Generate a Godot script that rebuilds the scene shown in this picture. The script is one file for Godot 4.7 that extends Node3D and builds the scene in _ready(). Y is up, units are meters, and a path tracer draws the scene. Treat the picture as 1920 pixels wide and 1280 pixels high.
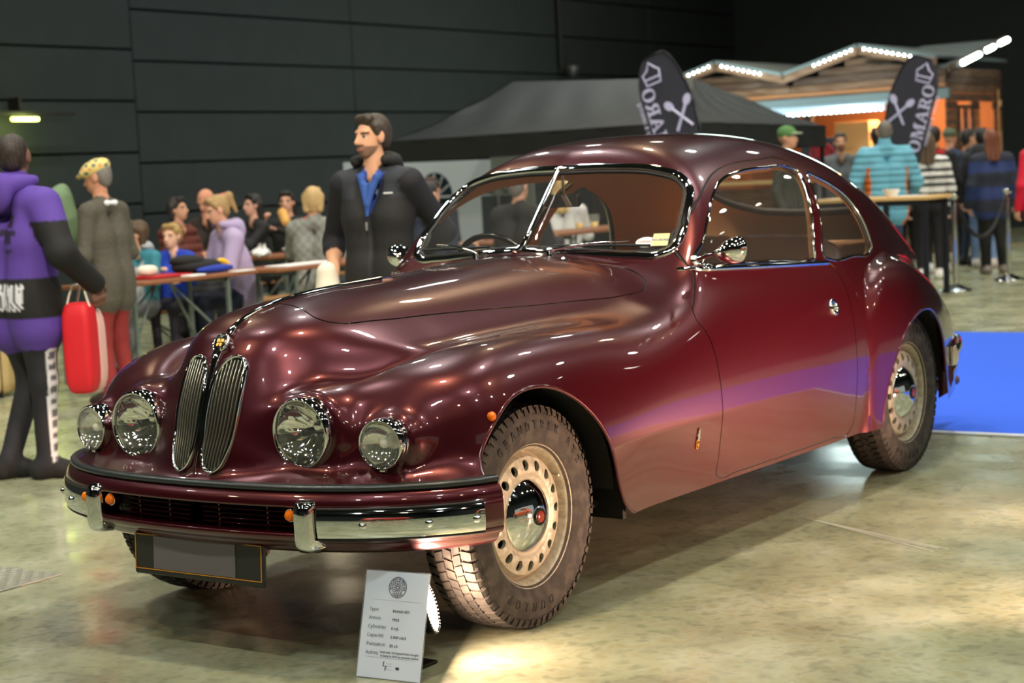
extends Node3D
# world axes: x runs from the car's nose to its tail, y up, z to the car's left; origin on the floor under the front axle

var M := {}
var car: Node3D

func _ready():
	make_camera()
	make_environment()
	make_materials()
	build_hall()
	build_car()
	build_front()
	build_mirrored_cars()
	build_people()

func make_camera():
	var cam := Camera3D.new()
	cam.name = "camera"
	add_child(cam)
	var fw := Vector3(0.8167, -0.0942, -0.5693).normalized()
	var rt := Vector3(0.5671, -0.0508, 0.8221)
	rt = (rt - fw * rt.dot(fw)).normalized()
	cam.transform = Transform3D(Basis(rt, rt.cross(fw), -fw), Vector3(-4.3498, 1.3774, 3.7138))
	var at := CameraAttributesPhysical.new()
	at.frustum_focal_length = 12.0 * 3302.18 / 640.0
	at.frustum_focus_distance = 4.9
	at.exposure_aperture = 4.2
	at.frustum_far = 200.0
	cam.attributes = at
	cam.current = true

func make_environment():
	var we := WorldEnvironment.new()
	we.name = "world"
	var e := Environment.new()
	e.background_mode = Environment.BG_COLOR
	e.background_color = Color.BLACK
	e.tonemap_mode = Environment.TONE_MAPPER_LINEAR
	e.tonemap_exposure = 1.08
	e.sdfgi_enabled = true
	e.ssao_enabled = true
	e.ssil_enabled = true
	we.environment = e
	add_child(we)

# ---------------------------------------------------------------- materials
func mat(key: String, c: Color, rough := 0.6, metal := 0.0, extra := {}) -> StandardMaterial3D:
	var m := StandardMaterial3D.new()
	m.resource_name = key
	m.albedo_color = c
	m.roughness = rough
	m.metallic = metal
	for k in extra:
		m.set(k, extra[k])
	M[key] = m
	return m

# ---------------------------------------------------------------- mesh collector
class Geo:
	var v := PackedVector3Array()
	var n := PackedVector3Array()
	var c := PackedColorArray()
	var uv := PackedVector2Array()
	var i := PackedInt32Array()
	func add(p: Vector3, q: Vector3) -> int:
		v.append(p); n.append(q)
		return v.size() - 1
	func tri(a: int, b: int, d: int):
		i.append(a); i.append(b); i.append(d)
	func face(pts: Array, uvs := []):           # flat polygon, points counter-clockwise seen from outside
		var q: Vector3 = (pts[1] - pts[0]).cross(pts[pts.size() - 1] - pts[0]).normalized()
		var b := v.size()
		for k in pts.size():
			add(pts[k], q)
			if uvs: uv.append(uvs[k])
		for k in range(1, pts.size() - 1):
			tri(b, b + k + 1, b + k)
	func box(ctr: Vector3, size: Vector3, bv := 0.0, basis := Basis()):
		# bevelled box: 8 corners x 3 vertices
		var h := size / 2
		bv = minf(bv, minf(h.x, minf(h.y, h.z)) * 0.9)
		if bv <= 0.0:
			for ax in 3:
				for s in [-1.0, 1.0]:
					var q := Vector3.ZERO; q[ax] = s
					var u := Vector3.ZERO; u[(ax + 1) % 3] = 1.0
					var w := Vector3.ZERO; w[(ax + 2) % 3] = s
					var pts := []
					for k in [[-1, -1], [1, -1], [1, 1], [-1, 1]]:
						var d: Vector3 = q + u * k[0] + w * k[1]
						pts.append(ctr + basis * (d * h))
					face(pts)
			return
		var id := {}
		for sx in [-1, 1]:
			for sy in [-1, 1]:
				for sz in [-1, 1]:
					var s := Vector3(sx, sy, sz)
					for ax in 3:
						var p := s * (h - Vector3.ONE * bv)
						p[ax] = s[ax] * h[ax]
						var q := Vector3.ZERO; q[ax] = s[ax]
						id[[sx, sy, sz, ax]] = add(ctr + basis * p, basis * q)
		for ax in 3:
			var a1 := (ax + 1) % 3
			var a2 := (ax + 2) % 3
			for s in [-1, 1]:
				var k := []
				for t in [[-1, -1], [1, -1], [1, 1], [-1, 1]]:
					var e := [0, 0, 0]
					e[ax] = s; e[a1] = t[0]; e[a2] = t[1] * s
					k.append(id[[e[0], e[1], e[2], ax]])
				tri(k[0], k[2], k[1]); tri(k[0], k[3], k[2])
			# edges along ax
			for s1 in [-1, 1]:
				for s2 in [-1, 1]:
					var e0 := [0, 0, 0]
					e0[ax] = -1; e0[a1] = s1; e0[a2] = s2
					var e1 := e0.duplicate()
					e1[ax] = 1
					var p0: int = id[[e0[0], e0[1], e0[2], a1]]
					var p1: int = id[[e1[0], e1[1], e1[2], a1]]
					var p2: int = id[[e1[0], e1[1], e1[2], a2]]
					var p3: int = id[[e0[0], e0[1], e0[2], a2]]
					if s1 * s2 > 0:
						tri(p0, p1, p2); tri(p0, p2, p3)
					else:
						tri(p0, p2, p1); tri(p0, p3, p2)
		for sx in [-1, 1]:
			for sy in [-1, 1]:
				for sz in [-1, 1]:
					var a: int = id[[sx, sy, sz, 0]]
					var b: int = id[[sx, sy, sz, 1]]
					var d: int = id[[sx, sy, sz, 2]]
					if sx * sy * sz > 0: tri(a, d, b)
					else: tri(a, b, d)
	# grid of rows x cols of points; normals from differences; orientation flipped if flip
	func grid(rows: Array, closed_u := false, closed_v := false, flip := false, with_uv := false):
		var nr := rows.size()
		var nc: int = rows[0].size()
		var b := v.size()
		for r in nr:
			for k in nc:
				var r0 := (r - 1 + nr) % nr if closed_v else maxi(r - 1, 0)
				var r1 := (r + 1) % nr if closed_v else mini(r + 1, nr - 1)
				var k0 := (k - 1 + nc) % nc if closed_u else maxi(k - 1, 0)
				var k1 := (k + 1) % nc if closed_u else mini(k + 1, nc - 1)
				var du: Vector3 = rows[r][k1] - rows[r][k0]
				var dv: Vector3 = rows[r1][k] - rows[r0][k]
				if du.length_squared() < 1e-12:
					var rr := 1 if r == 0 else nr - 2
					du = rows[rr][k1] - rows[rr][k0]
				if dv.length_squared() < 1e-12: dv = rows[nr - 1][k] - rows[0][k]
				var q := du.cross(dv).normalized()
				add(rows[r][k], -q if flip else q)
				if with_uv: uv.append(Vector2(float(k) / (nc - 1), float(r) / (nr - 1)))
		for r in (nr if closed_v else nr - 1):
			for k in (nc if closed_u else nc - 1):
				var a := b + r * nc + k
				var d := b + r * nc + (k + 1) % nc
				var e := b + ((r + 1) % nr) * nc + (k + 1) % nc
				var f := b + ((r + 1) % nr) * nc + k
				if flip:
					tri(a, d, e); tri(a, e, f)
				else:
					tri(a, e, d); tri(a, f, e)
	# lathe: profile of (axial, radius) about a frame's z axis; profile runs so that outside is to its left
	func lathe(prof: Array, fr: Transform3D, seg := 48, sharp := false):
		var pieces := []
		if sharp:
			for k in prof.size() - 1: pieces.append([prof[k], prof[k + 1]])
		else:
			pieces = [prof]
		for pc in pieces:
			var rows := []
			for q in pc:
				var row := []
				for k in seg:
					var a := TAU * k / seg
					row.append(fr * Vector3(cos(a) * q.y, sin(a) * q.y, q.x))
				rows.append(row)
			grid(rows, true, false, false)
	func tube(path: Array, rad, closed := false, seg := 8, caps := true):
		var rows := []
		var np := path.size()
		var up := Vector3.ZERO
		for k in np:
			var p0: Vector3 = path[(k - 1 + np) % np] if closed or k > 0 else path[0]
			var p1: Vector3 = path[(k + 1) % np] if closed or k < np - 1 else path[np - 1]
			var t := (p1 - p0).normalized()
			if up == Vector3.ZERO:
				up = Vector3.UP if absf(t.y) < 0.9 else Vector3.RIGHT
			up = (up - t * up.dot(t)).normalized()
			var sd := t.cross(up)
			var rr: float = rad[k] if rad is Array else rad
			var row := []
			for s in seg:
				var a := TAU * s / seg
				row.append(path[k] + (up * cos(a) + sd * sin(a)) * rr)
			rows.append(row)
		grid(rows, true, closed, false)
		if caps and not closed:
			for e in [0, np - 1]:
				var b := v.size()
				var t: Vector3 = (path[1] - path[0]) if e == 0 else (path[np - 1] - path[np - 2])
				t = t.normalized() * (-1.0 if e == 0 else 1.0)
				for q in rows[e]: add(q, t)
				for s in range(1, seg - 1):
					if e == 0: tri(b, b + s, b + s + 1)
					else: tri(b, b + s + 1, b + s)
	# sweep a profile (x across, y out) along a path with given outward and across vectors at each point
	func sweep(path: Array, outs: Array, acr: Array, prof: Array, closed_path := false, closed_prof := true):
		var rows := []
		for k in path.size():
			var row := []
			for q in prof: row.append(path[k] + acr[k] * q.x + outs[k] * q.y)
			rows.append(row)
		# which way is out: away from the profile's middle
		var mid := Vector3.ZERO
		for q in rows[1]: mid += q / rows[1].size()
		var s := 0.0
		var nc: int = rows[1].size()
		for k in range(1, nc - 1):
			var du: Vector3 = rows[1][k + 1] - rows[1][k - 1]
			s += du.cross(rows[2 % rows.size()][k] - rows[0][k]).normalized().dot(rows[1][k] - mid)
		grid(rows, closed_prof, closed_path, s < 0)
		if not closed_path and closed_prof:
			for e in [0, rows.size() - 1]:
				var ctr := Vector3.ZERO
				for q in rows[e]: ctr += q / nc
				var oth: Vector3 = rows[1][0] if e == 0 else rows[rows.size() - 2][0]
				var q1: Vector3 = (rows[e][0] - oth).normalized()
				var b := add(ctr, q1)
				for q in rows[e]: add(q, q1)
				for k in nc: tri(b, b + 1 + k, b + 1 + (k + 1) % nc)
	func xf(t: Transform3D):
		for k in v.size():
			v[k] = t * v[k]
			n[k] = (t.basis * n[k]).normalized()
	func fix():
		for k in range(0, i.size(), 3):
			var p := v[i[k]]
			if (v[i[k + 1]] - p).cross(v[i[k + 2]] - p).dot(n[i[k]] + n[i[k + 1]] + n[i[k + 2]]) > 0.0:
				var t := i[k + 1]
				i[k + 1] = i[k + 2]
				i[k + 2] = t
	func mesh(m: Material) -> ArrayMesh:
		fix()
		var a := []
		a.resize(Mesh.ARRAY_MAX)
		a[Mesh.ARRAY_VERTEX] = v
		a[Mesh.ARRAY_NORMAL] = n
		if c.size() == v.size(): a[Mesh.ARRAY_COLOR] = c
		if uv.size() == v.size(): a[Mesh.ARRAY_TEX_UV] = uv
		a[Mesh.ARRAY_INDEX] = i
		var am := ArrayMesh.new()
		am.add_surface_from_arrays(Mesh.PRIMITIVE_TRIANGLES, a)
		am.surface_set_material(0, m)
		return am

func put(g: Geo, called: String, m: Material, parent: Node = self) -> MeshInstance3D:
	return place(g.mesh(m), called, parent)

func place(me: Mesh, called: String, parent: Node = self, t := Transform3D()) -> MeshInstance3D:
	var o := MeshInstance3D.new()
	o.name = numbered(called) if parent == self else called
	o.mesh = me
	o.transform = t
	parent.add_child(o, true)
	return o

var taken := {}
func numbered(called: String) -> String:
	if not taken.has(called):
		taken[called] = 0
		return called
	taken[called] += 1
	return "%s_%03d" % [called, taken[called]]

func tag(o: Node, label: String, category := "", group := "", kind := ""):
	if label: o.set_meta("label", label)
	if category: o.set_meta("category", category)
	if group: o.set_meta("group", group)
	if kind: o.set_meta("kind", kind)

func thing(called: String, label: String, category: String, at := Vector3.ZERO, turn := 0.0, group := "") -> Node3D:
	var o := Node3D.new()
	o.name = numbered(called)
	add_child(o)
	o.position = at
	o.rotation.y = turn
	tag(o, label, category, group)
	return o

func structure(o: Node):
	o.set_meta("kind", "structure")

func part_label(o: Node, label: String):
	o.set_meta("label", label)

func v2(a: float, b: float) -> Vector2:
	return Vector2(a, b)

func v3(a: float, b: float, d: float) -> Vector3:
	return Vector3(a, b, d)

# smooth curve through points, n steps between neighbours
func smooth(pts: Array, n := 6, closed := false) -> Array:
	var out := []
	var m := pts.size()
	for k in (m if closed else m - 1):
		var a = pts[(k - 1 + m) % m] if closed or k > 0 else pts[0]
		var b = pts[k]
		var d = pts[(k + 1) % m]
		var e = pts[(k + 2) % m] if closed or k < m - 2 else pts[m - 1]
		for s in n:
			var t := float(s) / n
			out.append(b.cubic_interpolate_in_time(d, a, e, t, (d - b).length(), -(b - a).length() if a != b else -0.01, (d - b).length() + ((e - d).length() if e != d else 0.01)))
	if not closed: out.append(pts[m - 1])
	return out

# monotone-ish spline through [x, y] knots, sampled to a table
func table(knots: Array, x0: float, dx: float, n: int) -> PackedFloat32Array:
	var out := PackedFloat32Array()
	out.resize(n)
	var m := knots.size()
	var tg := []
	for k in m:
		if k == 0: tg.append((knots[1][1] - knots[0][1]) / (knots[1][0] - knots[0][0]))
		elif k == m - 1: tg.append((knots[k][1] - knots[k - 1][1]) / (knots[k][0] - knots[k - 1][0]))
		else:
			var h0: float = knots[k][0] - knots[k - 1][0]
			var h1: float = knots[k + 1][0] - knots[k][0]
			var d0: float = (knots[k][1] - knots[k - 1][1]) / h0
			var d1: float = (knots[k + 1][1] - knots[k][1]) / h1
			tg.append((d0 * h1 + d1 * h0) / (h0 + h1))
	var s := 0
	for j in n:
		var x := x0 + dx * j
		if x <= knots[0][0]:
			out[j] = knots[0][1] + tg[0] * (x - knots[0][0]); continue
		if x >= knots[m - 1][0]:
			out[j] = knots[m - 1][1] + tg[m - 1] * (x - knots[m - 1][0]); continue
		while x > knots[s + 1][0]: s += 1
		var h: float = knots[s + 1][0] - knots[s][0]
		var t: float = (x - knots[s][0]) / h
		out[j] = knots[s][1] * (1 + 2 * t) * (1 - t) * (1 - t) + tg[s] * h * t * (1 - t) * (1 - t) + knots[s + 1][1] * t * t * (3 - 2 * t) + tg[s + 1] * h * t * t * (t - 1)
	return out

# ================================================================ the car's skin as a smooth field
const TX0 := -0.9
const TDX := 0.01
const TN := 560
const TY0 := 0.0
const TYN := 180
var TT := []        # tables over x
var TYT := []       # tables over y
var PQ := PackedFloat32Array()

func make_tables():
	TT = [
		table([[-0.8, 1.0], [-0.5, 1.010], [-0.32, 1.018], [-0.08, 1.036], [0.225, 1.048], [0.6, 1.066], [1.06, 1.083], [1.4, 1.09], [4.5, 1.09]], TX0, TDX, TN),   # 0 hood top
		table([[-0.8, 0.22], [-0.6, 0.25], [-0.5, 0.30], [-0.33, 0.40], [0, 0.465], [0.5, 0.545], [1.0, 0.66], [1.4, 0.72], [4.5, 0.72]], TX0, TDX, TN),             # 1 hood half width
		table([[-0.8, 0.80], [-0.5, 0.825], [-0.37, 0.848], [-0.25, 0.862], [-0.12, 0.876], [0, 0.882], [0.3, 0.880], [0.7, 0.858], [1.1, 0.815], [1.5, 0.755], [1.9, 0.68], [2.3, 0.60], [4.5, 0.2]], TX0, TDX, TN),   # 2 front wing top
		table([[-0.8, 0.53], [-0.55, 0.54], [-0.3, 0.575], [0, 0.605], [0.5, 0.625], [1.0, 0.635], [1.6, 0.64], [4.5, 0.6]], TX0, TDX, TN),                             # 3 wing centre z
		table([[-0.8, 0.25], [-0.5, 0.255], [-0.3, 0.250], [0, 0.232], [0.3, 0.212], [0.5, 0.203], [1.0, 0.182], [1.5, 0.155], [2.0, 0.13], [2.4, 0.08], [4.5, 0.05]], TX0, TDX, TN),   # 4 wing half width
		table([[-0.9, 0.90], [0.2, 0.945], [0.5, 0.960], [1.0, 0.978], [1.6, 0.99], [2.2, 0.985], [2.6, 0.95], [3.2, 0.84], [3.7, 0.70], [4.1, 0.55], [4.5, 0.4]], TX0, TDX, TN),   # 5 side taper
		table([[-0.9, 0.45], [0.0, 0.58], [0.4, 0.68], [0.7, 0.79], [0.95, 0.90], [1.15, 0.985], [1.4, 1.02], [2.6, 1.0], [3.2, 0.95], [3.7, 0.82], [4.1, 0.62], [4.5, 0.4]], TX0, TDX, TN),                                      # 6 side top
		table([[0.6, 1.20], [1.0, 1.33], [1.2, 1.405], [1.36, 1.448], [1.6, 1.490], [2.0, 1.513], [2.4, 1.503], [2.8, 1.447], [3.2, 1.335], [3.6, 1.165], [3.9, 0.985], [4.1, 0.83], [4.3, 0.64], [4.6, 0.3]], TX0, TDX, TN),   # 7 roof
		table([[0.6, 0.66], [1.0, 0.70], [1.4, 0.725], [2.0, 0.725], [2.5, 0.70], [3.0, 0.63], [3.4, 0.54], [3.8, 0.44], [4.2, 0.34], [4.6, 0.25]], TX0, TDX, TN),      # 8 cabin half width
		table([[2.0, 0.95], [2.6, 0.955], [2.9, 0.94], [3.2, 0.895], [3.5, 0.81], [3.8, 0.69], [4.0, 0.58], [4.2, 0.46], [4.6, 0.2]], TX0, TDX, TN),                     # 9 rear wing top
		table([[2.0, 0.81], [2.3, 0.835], [2.6, 0.862], [2.9, 0.862], [3.2, 0.81], [3.5, 0.73], [3.8, 0.63], [4.1, 0.50], [4.5, 0.3]], TX0, TDX, TN),                    # 10 rear wing outer z
	]
	TYT = [
		table([[0.2, -0.68], [0.40, -0.675], [0.54, -0.665], [0.65, -0.645], [0.75, -0.615], [0.85, -0.570], [0.90, -0.540], [0.96, -0.475], [1.0, -0.38], [1.03, -0.25], [1.1, 0.2], [1.8, 4.0]], TY0, TDX, TYN),   # 0 prow
		table([[0.2, 0.01], [0.50, 0.008], [0.528, 0.012], [0.545, 0.055], [0.565, 0.088], [0.60, 0.108], [0.65, 0.122], [0.71, 0.142], [0.77, 0.178], [0.82, 0.242], [0.86, 0.34], [0.95, 0.7], [1.8, 4.0]], TY0, TDX, TYN),       # 1 shelf above the strip
		table([[0.1, 0.70], [0.22, 0.752], [0.27, 0.780], [0.4, 0.818], [0.55, 0.832], [0.7, 0.822], [0.85, 0.786], [0.95, 0.742], [1.05, 0.68], [1.3, 0.5], [1.8, 0.2]], TY0, TDX, TYN),                    # 2 side
		table([[0.1, 2.25], [0.3, 2.265], [0.5, 2.285], [0.65, 2.32], [0.78, 2.40], [0.87, 2.50], [0.92, 2.63], [0.96, 2.9], [1.8, 6.0]], TY0, TDX, TYN),                                                    # 3 rear wing front edge
		table([[0.1, 3.95], [0.25, 4.04], [0.4, 4.09], [0.55, 4.11], [0.7, 4.09], [0.85, 4.02], [1.0, 3.95], [1.8, 3.5]], TY0, TDX, TYN),                                                                      # 4 tail
	]
	PQ.resize(11)

func smin(a: float, b: float, k: float) -> float:
	var h := maxf(k - absf(a - b), 0.0) / k
	return minf(a, b) - h * h * h * k / 6.0

func smax(a: float, b: float, k: float) -> float:
	var h := maxf(k - absf(a - b), 0.0) / k
	return maxf(a, b) + h * h * h * k / 6.0

func ty(k: int, y: float) -> float:
	var q := clampf((y - TY0) / TDX, 0.0, TYN - 1.001)
	var j := int(q)
	var t: PackedFloat32Array = TYT[k]
	return t[j] + (t[j + 1] - t[j]) * (q - j)

func rowx(x: float):
	var q := clampf((x - TX0) / TDX, 0.0, TN - 1.001)
	var j := int(q)
	var f := q - j
	for k in 11:
		var t: PackedFloat32Array = TT[k]
		PQ[k] = t[j] + (t[j + 1] - t[j]) * f

func body(x: float, y: float, z: float) -> float:
	rowx(x)
	return body_row(x, y, z)

func body_row(x: float, y: float, z: float) -> float:
	z = absf(z)
	var d := 1.0
	var front := x < 2.3
	if front:
		# hood and prow
		var b := PQ[0] - 0.66
		var dy := maxf(y - 0.66, 0.0) / b
		var dz := z / PQ[1]
		var a := (pow(pow(dz, 2.2) + pow(dy, 2.2), 0.4545) - 1.0) * minf(PQ[1], b)
		if x < 0.1:
			a = smax(a, (ty(0, y) + 4.0 * pow(z, 2.6) - x) * 0.9, 0.07)
		d = a
		# front wing
		b = PQ[2] - 0.52
		dy = maxf(y - 0.52, 0.0) / b
		dz = absf(z - PQ[3] + maxf(0.52 - y, 0.0) * 0.3 * smoothstep(0.1, 0.7, x)) / PQ[4]
		var w := (pow(pow(dz, 2.3) + pow(dy, 2.3), 0.4348) - 1.0) * minf(PQ[4], b)
		if x < 0.1:
			var z2 := z * z
			w = smax(w, (-0.700 + 0.2 * z2 + 0.6 * z2 * z2 * z2 + ty(1, y) - x) * 0.85, 0.10)
			# lower front shelf joining the wings under the nose
			var sh := smax(smax(y - 0.56, z - 0.78, 0.05), -0.700 + 0.2 * z2 + 0.6 * z2 * z2 * z2 + ty(1, y) - x, 0.05)
			w = smin(w, sh, 0.06)
			# lamp pods
			var p := sqrt((z - 0.345) * (z - 0.345) + (y - 0.668) * (y - 0.668)) - 0.118 + maxf(x + 0.45, 0.0) * 0.25
			w = smin(w, smax(p, -0.555 - x, 0.05), 0.11)
			p = sqrt((z - 0.600) * (z - 0.600) + (y - 0.640) * (y - 0.640)) - 0.078 + maxf(x + 0.42, 0.0) * 0.25
			w = smin(w, smax(p, -0.498 - x, 0.04), 0.09)
		d = smin(d, w, 0.19)
	if x > -0.12:
		# flanks
		var s := smax(z - ty(2, y) * PQ[5], y - PQ[6], 0.24)
		s = smax(s, 0.0 - x, 0.2)
		s = smax(s, x - ty(4, y) - 0.03 + 0.25 * z * z, 0.14)
		d = smin(d, s, 0.15)
	if x > 0.7:
		# cabin and tail
		var b := PQ[7] - 0.85
		if b > 0.02:
			var dy := maxf(y - 0.85, 0.0) / b
			var dz := z / PQ[8]
			var a := (pow(pow(dz, 2.5) + pow(dy, 2.5), 0.4) - 1.0) * minf(PQ[8], b)
			if x < 1.75:
				a = smax(a, (1.085 + 0.946 * (y - 1.10) + 0.2 * sqrt(z * z + 0.0009) - 0.006 - x) * 0.726, 0.09)
			if x > 3.3:
				a = smax(a, x - ty(4, y) + 0.25 * z * z, 0.12)
			d = smin(d, a, 0.075)
	if x > 2.1:
		# rear wing
		var b := PQ[9] - 0.5
		var ai := 0.235
		if b > 0.03:
			var dy := maxf(y - 0.5, 0.0) / b
			var dz := absf(z - PQ[10] + ai) / ai
			var e := (pow(pow(dz, 2.4) + pow(dy, 2.4), 0.41667) - 1.0) * minf(ai, b)
			e = smax(e, (ty(3, y) - x) * 0.9, 0.11)
			e = smax(e, x - ty(4, y) + 0.25 * z * z, 0.10)
			d = smin(d, e, 0.045)
	return d

func body_normal(p: Vector3) -> Vector3:
	var e := 0.006
	var f0 := Vector3(body(p.x + e, p.y, p.z) - body(p.x - e, p.y, p.z), body(p.x, p.y + e, p.z) - body(p.x, p.y - e, p.z), body(p.x, p.y, p.z + e) - body(p.x, p.y, p.z - e))
	return f0.normalized()

# the skin of the left half (z >= 0) as vertices, normals and triangles
var BV := PackedVector3Array()
var BN := PackedVector3Array()
var BI := PackedInt32Array()

func mesh_body():
	var h := 0.02
	var x0 := -0.78
	var y0 := 0.20
	var z0 := -0.01
	var nx := 250
	var ny := 68
	var nz := 48
	var fld := PackedFloat32Array()
	fld.resize(nx * ny * nz)
	fld.fill(1.0)
	# coarse pass
	var cs := 4
	for ix in range(0, nx, cs):
		for iy in range(0, ny, cs):
			for iz in range(0, nz, cs):
				var xm := x0 + (ix + 1.5) * h
				var f := body(xm, y0 + (iy + 1.5) * h, z0 + (iz + 1.5) * h)
				if absf(f) > 0.16:
					if f < 0:
						for a in range(ix, mini(ix + cs, nx)):
							for b in range(iy, mini(iy + cs, ny)):
								for k in range(iz, mini(iz + cs, nz)): fld[(a * ny + b) * nz + k] = -1.0
					continue
				for a in range(ix, mini(ix + cs, nx)):
					var x := x0 + a * h
					rowx(x)
					for b in range(iy, mini(iy + cs, ny)):
						for k in range(iz, mini(iz + cs, nz)):
							fld[(a * ny + b) * nz + k] = body_row(x, y0 + b * h, z0 + k * h)
	var id := PackedInt32Array()
	id.resize(nx * ny * nz)
	id.fill(-1)
	var sy := nz
	var sx := ny * nz
	for a in nx - 1:
		for b in ny - 1:
			for k in nz - 1:
				var o := (a * ny + b) * nz + k
				var m := 0
				var f0 := fld[o]; var f1 := fld[o + sx]; var f2 := fld[o + sy]; var f3 := fld[o + sx + sy]
				var f4 := fld[o + 1]; var f5 := fld[o + sx + 1]; var f6 := fld[o + sy + 1]; var f7 := fld[o + sx + sy + 1]
				m = int(f0 < 0) + int(f1 < 0) + int(f2 < 0) + int(f3 < 0) + int(f4 < 0) + int(f5 < 0) + int(f6 < 0) + int(f7 < 0)
				if m == 0 or m == 8: continue
				var f := [f0, f1, f2, f3, f4, f5, f6, f7]
				var sum := Vector3.ZERO
				var cnt := 0
				for e in [[0, 1], [2, 3], [4, 5], [6, 7], [0, 2], [1, 3], [4, 6], [5, 7], [0, 4], [1, 5], [2, 6], [3, 7]]:
					var fa: float = f[e[0]]
					var fb: float = f[e[1]]
					if (fa < 0) == (fb < 0): continue
					var t := fa / (fa - fb)
					var pa := Vector3(e[0] & 1, (e[0] >> 1) & 1, e[0] >> 2)
					var pb := Vector3(e[1] & 1, (e[1] >> 1) & 1, e[1] >> 2)
					sum += pa.lerp(pb, t)
					cnt += 1
				var p := Vector3(x0 + a * h, y0 + b * h, z0 + k * h) + sum / cnt * h
				if k == 0: p.z = 0.0
				id[o] = BV.size()
				BV.append(p)
	# project on the exact field
	BN.resize(BV.size())
	for q in BV.size():
		var p := BV[q]
		var mid := p.z == 0.0
		for it in 2:
			var e := 0.004
			var f := body(p.x, p.y, p.z)
			var g := Vector3(body(p.x + e, p.y, p.z) - f, body(p.x, p.y + e, p.z) - f, body(p.x, p.y, p.z + e) - f) / e
			if mid: g.z = 0.0
			var st := g * (-f / maxf(g.length_squared(), 0.05))
			p += st.limit_length(0.015)
		var nn := body_normal(p)
		if mid: nn = Vector3(nn.x, nn.y, 0).normalized()
		BV[q] = p
		BN[q] = nn
	for a in range(1, nx - 1):
		for b in range(1, ny - 1):
			for k in nz - 1:
				var o := (a * ny + b) * nz + k
				var f0 := fld[o] < 0
				for ax in 3:
					if ax < 2 and k == 0: continue
					var st: int = [sx, sy, 1][ax]
					if f0 == (fld[o + st] < 0): continue
					var u: int = [sy, 1, sx][ax]
					var w: int = [1, sx, sy][ax]
					var q0 := id[o]; var q1 := id[o - u]; var q2 := id[o - u - w]; var q3 := id[o - w]
					if q0 < 0 or q1 < 0 or q2 < 0 or q3 < 0: continue
					if f0:
						BI.append_array(PackedInt32Array([q0, q2, q1, q0, q3, q2]))
					else:
						BI.append_array(PackedInt32Array([q0, q1, q2, q0, q2, q3]))

# ================================================================ cutting the skin into panels
func sdp(poly: PackedVector2Array, p: Vector2) -> float:   # signed distance, positive outside
	var n := poly.size()
	var d := 1e9
	var inside := false
	var j := n - 1
	for i in n:
		var a := poly[i]
		var b := poly[j]
		var e := b - a
		var w := p - a
		d = minf(d, (w - e * clampf(w.dot(e) / e.length_squared(), 0.0, 1.0)).length_squared())
		if (a.y > p.y) != (b.y > p.y) and p.x < e.x * (p.y - a.y) / e.y + a.x: inside = not inside
		j = i
	return -sqrt(d) if inside else sqrt(d)

func poly_of(pts: Array, n := 5, round_it := true) -> PackedVector2Array:
	var q := []
	for p in pts: q.append(Vector2(p[0], p[1]))
	return PackedVector2Array(smooth(q, n, true) if round_it else q)

func bounds_of(poly: PackedVector2Array) -> Rect2:
	var r := Rect2(poly[0], Vector2.ZERO)
	for p in poly: r = r.expand(p)
	return r.grow(0.05)

# keep the side of the triangles where the attribute is > 0; attr is an Array of per-vertex PackedFloat32Array
class PanelSkin:
	var v: PackedVector3Array
	var n: PackedVector3Array
	var i: PackedInt32Array
	var at: Array = []
	func copy() -> PanelSkin:
		var s := PanelSkin.new()
		s.v = v.duplicate(); s.n = n.duplicate(); s.i = i.duplicate()
		for a in at: s.at.append(a.duplicate())
		return s
	func cut(which: int, level: float, keep_above: bool):
		var f: PackedFloat32Array = at[which].duplicate()
		for k in f.size(): f[k] = (f[k] - level) * (1.0 if keep_above else -1.0)
		var out := PackedInt32Array()
		var made := {}
		for t in range(0, i.size(), 3):
			var q := [i[t], i[t + 1], i[t + 2]]
			var c := int(f[q[0]] > 0) + int(f[q[1]] > 0) + int(f[q[2]] > 0)
			if c == 0: continue
			if c == 3:
				out.append(q[0]); out.append(q[1]); out.append(q[2])
				continue
			while not ((c == 1 and f[q[0]] > 0) or (c == 2 and f[q[0]] <= 0)): q = [q[1], q[2], q[0]]
			var ab := between(q[0], q[1], f, made)
			var ac := between(q[0], q[2], f, made)
			if c == 1: out.append_array(PackedInt32Array([q[0], ab, ac]))
			else: out.append_array(PackedInt32Array([ab, q[1], q[2], ab, q[2], ac]))
		i = out
	func between(a: int, b: int, f: PackedFloat32Array, made: Dictionary) -> int:
		var lo := mini(a, b)
		var hi := maxi(a, b)
		var key := lo * 1000003 + hi
		if made.has(key): return made[key]
		var t := f[lo] / (f[lo] - f[hi])
		v.append(v[lo].lerp(v[hi], t))
		n.append(n[lo].lerp(n[hi], t).normalized())
		for k in at.size():
			var a2: PackedFloat32Array = at[k]
			a2.append(lerpf(a2[lo], a2[hi], t))
			at[k] = a2
		made[key] = v.size() - 1
		return v.size() - 1
	func add_to(g, side: float, off := 0.0, turn := false):
		var used := {}
		var m := Vector3(1, 1, side)
		for k in i:
			if not used.has(k):
				used[k] = g.add((v[k] + n[k] * off) * m, (-n[k] if turn else n[k]) * m)
		for k in range(0, i.size(), 3): g.tri(used[i[k]], used[i[k + 1]], used[i[k + 2]])

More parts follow.
